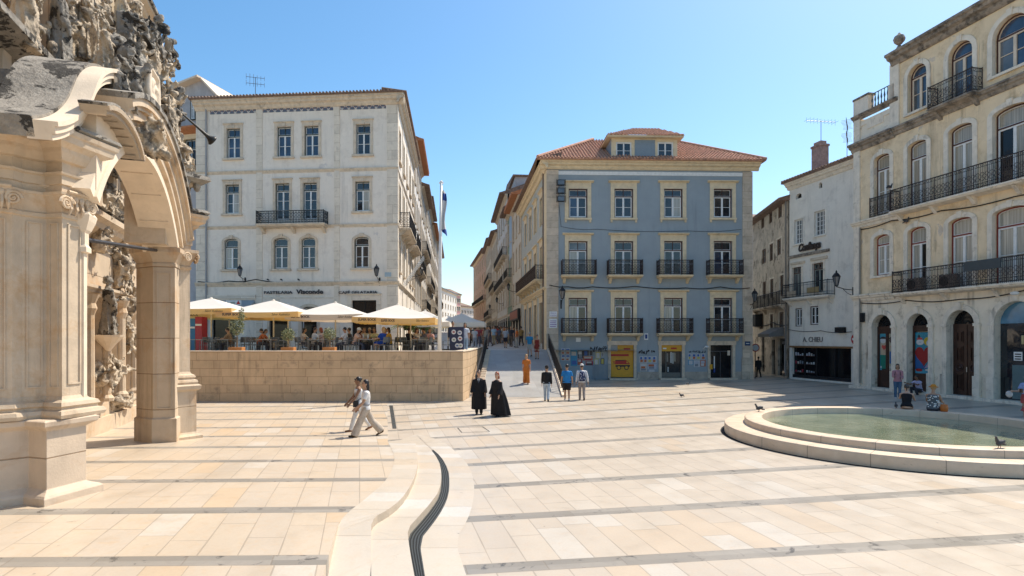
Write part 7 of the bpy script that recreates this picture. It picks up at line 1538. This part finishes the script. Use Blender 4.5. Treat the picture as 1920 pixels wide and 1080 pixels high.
M=MB().m(FL)
for i in range(n+1):
    z=zt-.25-i*.07; 
    for q in range(9): s=q/8; vs.append((pf.x+.1+s*(.22+.05*math.sin(i*.25)),pf.y+.10*math.sin(s*9+i*.18),z-.25*s))
M.add(vs,[(i*9+q,i*9+q+1,(i+1)*9+q+1,(i+1)*9+q) for i in range(n) for q in range(8)]); fl=M.build('flag',None,True,origin=tuple(pf)); tag(fl,'white and blue flag hanging limp from the tall pole','flag')
# --- tables, chairs, planters
M_TBL=flat('table_grey_metal',(.16,.17,.17),.45,.3); M_TOP=flat('table_top',(.30,.28,.24),.5)
def table(loc,label):
    o=thing('cafe_table',label,'table',loc,0,'café tables on the terrace'); X=ROOTM[o.name]; M=MB(X).m(M_TOP); M.box(-.4,.4,-.4,.4,.71,.74); M.build('tabletop',o)
    for a in(-1,1):
        for b in(-1,1): M=MB(X).m(M_TBL); M.box(a*.37-.02,a*.37+.02,b*.37-.02,b*.37+.02,0,.71); M.build('leg',o)
    return o
def chair(loc,rz_,label):
    o=thing('cafe_chair',label,'chair',loc,rz_,'café chairs on the terrace'); X=ROOTM[o.name]; M=MB(X).m(M_TBL); M.box(-.22,.22,-.2,.22,.43,.46); M.build('seat',o)
    M=MB(X).m(M_TBL); M.loft([[(x,-.21-.05*((z-.46)/.4)-.05*(1-(x/.24)**2),z) for x in(-.24,-.12,0,.12,.24)]+[(x,-.19-.05*((z-.46)/.4)-.05*(1-(x/.24)**2),z) for x in(.24,.12,0,-.12,-.24)] for z in(.58,.72,.86)]); M.build('backrest',o)
    M=MB(X).m(M_TBL)
    for s_ in(-1,1): M.tube([(s_*.23,.2,0),(s_*.24,.2,.64),(s_*.25,0,.68),(s_*.24,-.24,.66)],.014,5); M.tube([(s_*.22,-.27,0),(s_*.23,-.2,.45),(s_*.24,-.27,.84)],.014,5)
    M.build('frame',o); return o
tabs=[(372,30.2),(420,30.4),(500,30.0),(596,30.0),(690,30.0),(745,31.4),(788,30.2),(452,33),(640,33.5),(812,32.5)]
tw=('by the column','under the leftmost parasol','beside the first planter','in front of the arched café door','where the large group sits','behind the woman in blue','near the flagpole, left of it','at the back by the awning','by the big café window','at the back near the flagpole')
for i,(px,Y) in enumerate(tabs):
    x=(px-CX)*Y/FPX; table((x,Y,TZ),'square grey café table '+tw[i])
    for j,(dx,dy,rz_) in enumerate(((-.75,.05,-A_),(.75,-.05,A_),(0,.75,PI))): chair((x+dx,Y+dy,TZ),rz_,'grey café chair %s the table '%(('left of','right of','beyond')[j])+tw[i])
def leafcrown(M,c,r,n,seed,ms,l_=.06):
    rr=random.Random(seed)
    for i in range(n):
        while True:
            q=Vector((rr.uniform(-1,1),rr.uniform(-1,1),rr.uniform(-1,1)))
            if q.length<1 and mnoise.noise(q*2.3+Vector((seed,0,0)))>-.18: break
        p=Vector(c)+Vector((q.x*r[0],q.y*r[1],q.z*r[2])); d=Vector((rr.uniform(-1,1),rr.uniform(-1,1),rr.uniform(-.3,1))).normalized()*l_*rr.uniform(.7,1.4); s_=d.cross(Vector((rr.uniform(-1,1),rr.uniform(-1,1),rr.uniform(-1,1)))).normalized()*l_*.28
        M.m(ms[i%len(ms)]).add([p,p+d*.5+s_,p+d,p+d*.5-s_],[(0,1,2,3)])
LV=[flat('olive_leaf',(.22,.24,.11),.6),flat('olive_leaf_pale',(.34,.35,.20),.6),flat('olive_leaf_dark',(.10,.13,.055),.6)]
M_ORB=mat('orange_wood_box',(.48,.20,.06),.6,.15,4,bump=.2)
for i,(px,w_,hh,cr,lab) in enumerate(((444,.66,1.3,.34,'leggy grey green olive tree in an orange box near the column'),(541,.62,.95,.33,'round olive bush in an orange box in the middle of the wall'),(618,.6,1.0,.3,'sparse yellowish shrub in an orange box before the café door'))):
    Y=28.6; x=(px-CX)*Y/FPX; o=thing('potted_tree',lab,'plant',(x,Y,TZ),0,'olive trees in orange boxes'); M=MB().m(M_ORB); M.box(x-w_/2,x+w_/2,Y-.2,Y+.2,TZ,TZ+.36); b=M.build('planter_box',o); bevel(b,.015)
    M=MB().m(flat('bark_grey',(.22,.17,.12),.9)); M.tube([(x,Y,TZ+.3),(x+.03,Y,TZ+.7),(x-.02,Y,TZ+hh)],[.03,.025,.012],6)
    for k in range(6): a=k*1.1; M.tube([(x,Y,TZ+hh*.7),(x+.2*math.cos(a),Y+.2*math.sin(a),TZ+hh*(.85+.05*k))],[.012,.005],4)
    M.build('trunk',o); M=MB(); leafcrown(M,(x,Y,TZ+hh),(cr,cr,cr*(1.25 if i==0 else 1)),900 if i<2 else 600,i+3,LV,.075)
    if i==0: leafcrown(M,(x+.25,Y,TZ+hh+.55),(.16,.16,.4),300,9,LV,.075)
    M.build('crown',o)
for i,(px,Y,hh,lab) in enumerate(((765,34,2.1,'feathery palm in a dark pot by the café corner'),(795,35.5,2.2,'bushy dark green plant behind the woman in blue'))):
    x=(px-CX)*Y/FPX; o=thing('potted_plant',lab,'plant',(x,Y,TZ),0,'dark potted plants at the café corner'); M=MB().m(M_BLACKIRON); M.lathe([(0,TZ),(.24,TZ),(.3,TZ+.6),(.26,TZ+.6),(0,TZ+.55)],14,(x,Y)); M.build('pot',o); M=MB(); rr=random.Random(i)
    for k in range(46):
        a=rr.random()*6.3; l_=rr.uniform(.6,1.1); q=Vector((x,Y,TZ+.6)); t0=q+Vector((0,0,hh*.35)); tip=t0+Vector((math.cos(a)*l_,math.sin(a)*l_,rr.uniform(-.2,.9))); pr=[q.lerp(t0,u) for u in(0,1)]+[t0.lerp(tip,.5)+Vector((0,0,.2)),tip]
        M.m(flat('stem_green',(.08,.12,.04))).tube(pr,[.012,.01,.006,.003],4)
        for u in range(12):
            c_=pr[1].lerp(pr[2],u/6) if u<6 else pr[2].lerp(pr[3],(u-6)/6); sd_=Vector((-math.sin(a),math.cos(a),-.3))
            for s_ in(-1,1): M.m((LV[2],flat('palm_green',(.05,.12,.03)))[u%2]).add([c_,c_+sd_*s_*.22+Vector((0,0,.03)),c_+sd_*s_*.2+Vector((.02,0,-.02))],[(0,1,2)])
    M.build('foliage',o)
# seated guests
GS=[(486,30.7,(.45,.12,.04),'f',HBR,-90,'woman in orange bending over her table left of the first parasol pole',.5),(500,31,(.10,.07,.06),'m',HB,90,'man in dark shirt leaning over the table behind the orange woman',.4),
 (588,30.5,(.60,.58,.55),'m',HBR,-60,'man in white shirt with raised hand in front of the café door',.1),(604,30.9,(.55,.42,.38),'f',HR,80,'woman in pink top facing the man in white shirt',.1),
 (648,30.2,(.60,.58,.56),'m',HB,90,'man in white shirt seated right of the third planter',.05),(655,31.2,(.08,.07,.07),'m',HB,90,'dark clothed man behind the white shirted man',.0),
 (665,29.9,(.55,.36,.26),'m',HG,-90,'man with pale cap and peach shirt leaning on the table',.3),(684,30.9,(.42,.38,.30),'m',HBR,180,'man in beige t-shirt facing the square at the big table',.1),(704,30.9,(.50,.46,.25),'f',HBR,160,'woman in pale yellow top at the big table',.15),
 (717,29.6,(.015,.06,.30),'f',HBL,60,'blond woman in blue dress turned sideways on her chair',-.1),(731,30.6,(.50,.30,.05),'f',HB,95,'woman in mustard yellow seated right of the woman in blue',.1),
 (765,31.0,(.02,.02,.03),'m',HB,-40,'man in black shirt seated behind the double parasol poles',.1),(783,32.2,(.5,.42,.36),'f',HB,170,'long haired woman in cream seated near the flagpole',.1),(806,33,(.4,.22,.2),'f',HB,190,'woman with dark hair in rose top left of the flagpole',.1)]
GS+=[(676,31.0,(.15,.03,.03),'f',HB,-100,'woman in dark red half hidden behind the man in beige',.15),(694,31.6,(.3,.3,.28),'m',HG,170,'grey haired man at the back of the big table',.1),(722,31.6,(.35,.1,.06),'f',HBR,180,'woman in rust top behind the blond woman',.1),(776,31.4,(.55,.5,.45),'f',HBR,-80,'woman in cream top left of the flagpole group',.2),(798,31.8,(.1,.1,.12),'m',HB,80,'man in dark top beside the flagpole',.15),(432,31.0,(.3,.2,.12),'m',HB,100,'man in brown at the table beside the first planter',.2),(612,33.2,(.25,.3,.2),'m',HBR,170,'man in olive at the back near the café door',.1),(566,31.5,(.5,.45,.42),'f',HB,-90,'woman in pale top at the left of the arched café door',.2)]
for px,Y,tc,sx,hm,fd,lab,ln in GS:
    x=(px-CX)*Y/FPX; dress=lab.startswith('blond')
    hat=((.62,.60,.52),'cap') if 'pale cap' in lab else None
    person(lab,(x,Y,TZ),R(fd),1.74,sx,'sit',1 if not dress else 0,(tc,'short'),('dress',tc) if dress else ('trousers',(.08,.08,.1)),(hm,'short' if sx=='m' else 'bob'),hat=hat,vox=.018,lean=ln,arms=[(.7,.15,.8),(.75,.12,1.3 if 'raised' in lab else .8)],group='guests seated on the café terrace')
    chair((x+.05*math.sin(R(fd)),Y-.05*math.cos(R(fd)),TZ),R(fd),'grey café chair under the '+' '.join(lab.split()[:8]))
# bottles and glasses
for i,(px,Y,c_) in enumerate(((681,29.9,(.5,.5,.5)),(690,29.8,(.6,.62,.6)),(505,29.9,(.6,.55,.3)),(597,29.9,(.55,.5,.4)),(786,30.0,(.6,.55,.45)),(745,31.3,(.5,.5,.45)))):
    x=(px-CX)*Y/FPX; M=MB().m(flat('glass_ware',c_,.15)); M.lathe([(0,TZ+.74),(.035,TZ+.74),(.035,TZ+.9),(.015,TZ+.97),(.015,TZ+1.02),(0,TZ+1.02)],10,(x,Y)); tag(M.build('bottle',None,True,origin=(x,Y,TZ+.74)),('white bottle on the table of the large group','clear bottle beside the man in beige','amber bottle beside the first parasol pole table','cream coloured bottle on the table by the arched door','pale bottle on the table near the flagpole','bottle on the table behind the woman in blue')[i],'bottle','bottles on the café tables')
# souvenir / menu board
o=thing('display_board','dark blue display board with round white badges at the terrace end','board',((857-CX)*30.2/FPX,30.2,TZ),R(-12)); X=ROOTM[o.name]; M=MB(X).m(flat('board_navy',(.015,.025,.07),.5)); M.box(-.36,.36,-.03,.03,.1,1.38); M.build('panel',o)
for k,(a,b) in enumerate(((-.17,1.12),(.15,1.08),(-.16,.72),(.17,.78),(.02,.42),(.2,.42))):
    M=MB(X@Matrix.Translation((a,-.035,b))).m(flat('badge_white',(.6,.6,.6))); M.exxz([(.12*math.cos(q*PI/8),.12*math.sin(q*PI/8)) for q in range(16)],0,.004); M.m(flat('badge_mark',((.3,.05,.05),(.1,.15,.3),(.25,.3,.2))[k%3])); M.exxz([(.07*math.cos(q*PI/8),.045*math.sin(q*PI/8)) for q in range(16)],-.004,-.001); M.build('badge',o)
for s_ in(-1,1): M=MB(X).m(M_BLACKIRON); M.box(s_*.3-.02,s_*.3+.02,-.2,.2,0,.05); M.build('foot',o)
# two people by the board
person('person in white shirt with light blue bag behind the display board',((872-CX)*30.6/FPX,30.6,TZ),R(180),1.62,'f','stand',1,((.55,.56,.6),'short'),('trousers',(.25,.35,.45)),(HB,'bob'),vox=.02)
person('person in denim jacket browsing left of the display board',((849-CX)*31.2/FPX,31.2,TZ),R(200),1.72,'m','stand',1,((.04,.05,.09),'long'),('trousers',(.04,.04,.06)),(HB,'short'),vox=.02)
# --- people on the right
o,SC,J=person('person in pink striped shirt and jeans with dark shoulder bag near the heart painting',at(1683,747),R(150),1.72,'f','stand',1,((.42,.20,.22),'long'),('trousers',(.06,.12,.20)),(HB,'bob'),(.5,.5,.5),vox=.015,arms=[(.3,.1,1.0),(.4,.1,1.2)])
backpack(o,SC,J,(.02,.02,.025))
P=F.T
FY=Fac((20.87,35.65),(23.6,22.0)); q=FY.T@Vector((T_(31.0),-.32,0))
person('man in lavender shirt sitting in the doorway below the heart painting',(q.x,q.y,0),FY.a,1.72,'m','sitlow',2,((.42,.40,.55),'short'),('trousers',(.04,.04,.05)),(HB,'short'),vox=.015,seat=.16,lean=.25,arms=[(1.0,.2,.9),(1.0,.2,.9)]) if False else person('man in lavender shirt sitting in the doorway below the heart painting',(q.x,q.y,0),A_+.2,1.72,'m','sitlow',2,((.42,.40,.55),'short'),('trousers',(.04,.04,.05)),(HB,'short'),vox=.015,seat=.16,lean=.25,arms=[(1.0,.2,.9),(1.0,.2,.9)])
def rim(px,ang_py):
    return None
def onrim(px,Yg):
    # back rim point seen at px
    best=None
    for i in range(400):
        a=PI*i/400; x=FC[0]+4.1*math.cos(a); y=FC[1]+4.1*math.sin(a); 
        if best is None or abs(CX+FPX*x/y-px)<best[0]: best=(abs(CX+FPX*x/y-px),x,y,a)
    return best[1],best[2],best[3]
x,y,a=onrim(1700,0); person('woman in black strapless dress with tied dark hair sitting on the fountain rim',(x,y,.0),a-PI/2,1.68,'f','sit',0,((.01,.01,.012),'none'),('dress',(.01,.01,.012)),(HB,'tail'),vox=.013,seat=.49,lean=.3,arms=[(.9,.15,.7),(.8,.2,.6)])
x,y,a=onrim(1749,0); o,SC,J=person('person in black and white floral top with orange hat sitting on the fountain rim',(x,y,.0),a-PI/2,1.70,'f','sit',1,((.10,.11,.12),'none'),('trousers',(.03,.03,.04)),(HBL,'short'),hat=((.50,.20,.03),'brim'),vox=.013,seat=.49,lean=.2,arms=[(.7,.15,.6),(.7,.15,.6)])
M=MB(SC).m(M_WHITEPAINT); rr=random.Random(3)
for _ in range(40): a_=rr.uniform(PI,2*PI); d=rr.uniform(0,.42); M.ell(J['T'](d,.168*math.cos(a_),.128*math.sin(a_)),(.022,.012,.018),6,5)
M.build('floral_print',o)
x,y,a=onrim(1771,0); M=MB().m(flat('orange_bag',(.5,.14,.02))); M.lathe([(0,.483),(.10,.485),(.12,.6),(.10,.72),(.08,.72),(0,.7)],12,(x,y)); tag(M.build('bag',None,True,origin=(x,y,.48)),'small orange bag on the fountain rim beside the floral top','bag')
o,SC,J=person('person in blue patterned shirt and long red skirt using a phone at the right edge',at(1926,793),A_+.2,1.72,'f','stand',0,((.25,.33,.55),'short'),('skirt',(.42,.09,.08),.12),(HBR,'bob'),(.6,.6,.6),vox=.014,arms=[(.5,.1,1.1),(.45,.1,1.2)],hands=True)
w2=J['JA'][0][2]+J['JA'][0][3]*.1; M=MB(SC).m(G_BLACK); M.box(w2.x-.04,w2.x+.04,w2.y-.01,w2.y+.05,w2.z-.02,w2.z+.12); tag(M.build('phone',None,origin=tuple(SC@w2)),'black phone held up by the person in the red skirt','phone')
w3=J['JA'][1][2]; M=MB(SC).m(cloth((.55,.53,.5))); M.ell(w3+Vector((.1,.05,-.12)),(.13,.05,.12),10,8); M.build('cream_bag',o,True)
person('dark silhouetted person walking into the alley beside the blue building',((1422-CX)*45.5/FPX,45.5,0),R(5),1.62,'m','walk',2,((.02,.02,.02),'long'),('trousers',(.02,.02,.02)),(HB,'short'),vox=.02,stride=.15)
# --- birds
def bird(label,p,rz_,s=1.0,col=(.05,.05,.055),group=None):
    X=Matrix.Translation(Vector(p))@Matrix.Rotation(rz_,4,'Z')@Matrix.Scale(s,4); o=thing('pigeon',label,'bird',p,rz_,group); m_=mat('feathers',col,.7,.2,20); M=MB(X).m(m_)
    RB=Matrix.Rotation(-.35,3,'X'); M.ell((0,0,.13),(.06,.12,.065),12,8,RB); M.tube([(0,.08,.16),(0,.11,.22),(0,.12,.25)],[.045,.03,.028],8); M.ell((0,.13,.265),(.028,.034,.028),10,8); M.tube([(0,-.09,.10),(0,-.2,.07)],[.04,.02],6); M.ell((.045,-.03,.14),(.02,.11,.045),8,6,RB); M.ell((-.045,-.03,.14),(.02,.11,.045),8,6,RB)
    b=M.build('body',o,True); remesh(b,.009*s)
    M=MB(X).m(flat('beak',(.2,.15,.1))); M.tube([(0,.155,.262),(0,.19,.25)],[.009,.003],5); M.build('beak',o)
    for s_ in(-1,1): M=MB(X).m(flat('bird_leg',(.3,.1,.06))); M.tube([(s_*.02,0,.09),(s_*.022,.01,.01),(s_*.025,.04,.005)],.007,5); M.build('leg',o)
    return o
def frim(px,py):
    q=gp(px,py,.482); v_=Vector((q.x-FC[0],q.y-FC[1])); v_=v_.normalized()*4.05; return (FC[0]+v_.x,FC[1]+v_.y,.483)
bird('dark pigeon standing on the near right rim of the fountain',frim(1866,838),A_+.3,.95)
bird('dark pigeon on the far left rim of the fountain',frim(1516,779),A_,.95)
q=frim(1686,778); bird('tiny pigeon on the shaded back rim of the fountain',q,-.5,.8)
bird('pigeon on the paving in front of the blue building',at(1278,745),A_,.8)
bird('pigeon near the shop door of the blue building',at(1290,722),-A_,.75,(.1,.1,.1))
q=FY.T@Vector((T_(33.4),-.35,6.05)); 
bird('bird perched on the window hood of the yellow building',tuple(FY.T@Vector((T_(32.0),-.12,9.22))),FY.a-PI/2,1.2)
bird('bird perched on the long upper balcony of the yellow building',tuple(FY.T@Vector((T_(32.55),-.62,11.2))),FY.a,1.2)
# --- floor lamps / poles by the café: blue and red ice cream freezer behind the column
o=thing('drinks_fridge','blue and red drinks fridge half hidden behind the church column','fridge',((367-CX)*33/FPX,33,TZ)); M=MB(ROOTM[o.name]).m(flat('fridge_blue',(.02,.14,.30),.4)); M.box(-.3,.12,-.3,.3,.05,1.9); M.build('cabinet',o); M=MB(ROOTM[o.name]).m(flat('fridge_red',(.35,.02,.03),.4)); M.box(.13,.5,-.3,.3,.05,2.0); M.build('red_side',o); M=MB(ROOTM[o.name]).m(M_WHITEPAINT); M.box(-.29,.11,-.31,-.301,1.35,1.45); M.box(.14,.49,-.31,-.301,1.5,1.6); M.build('label_band',o)
for ob in sc.objects:
    if ob.type=='MESH' and ob.name.startswith(('body','hair','top','trousers','gown','dress','skirt')): 
        pass
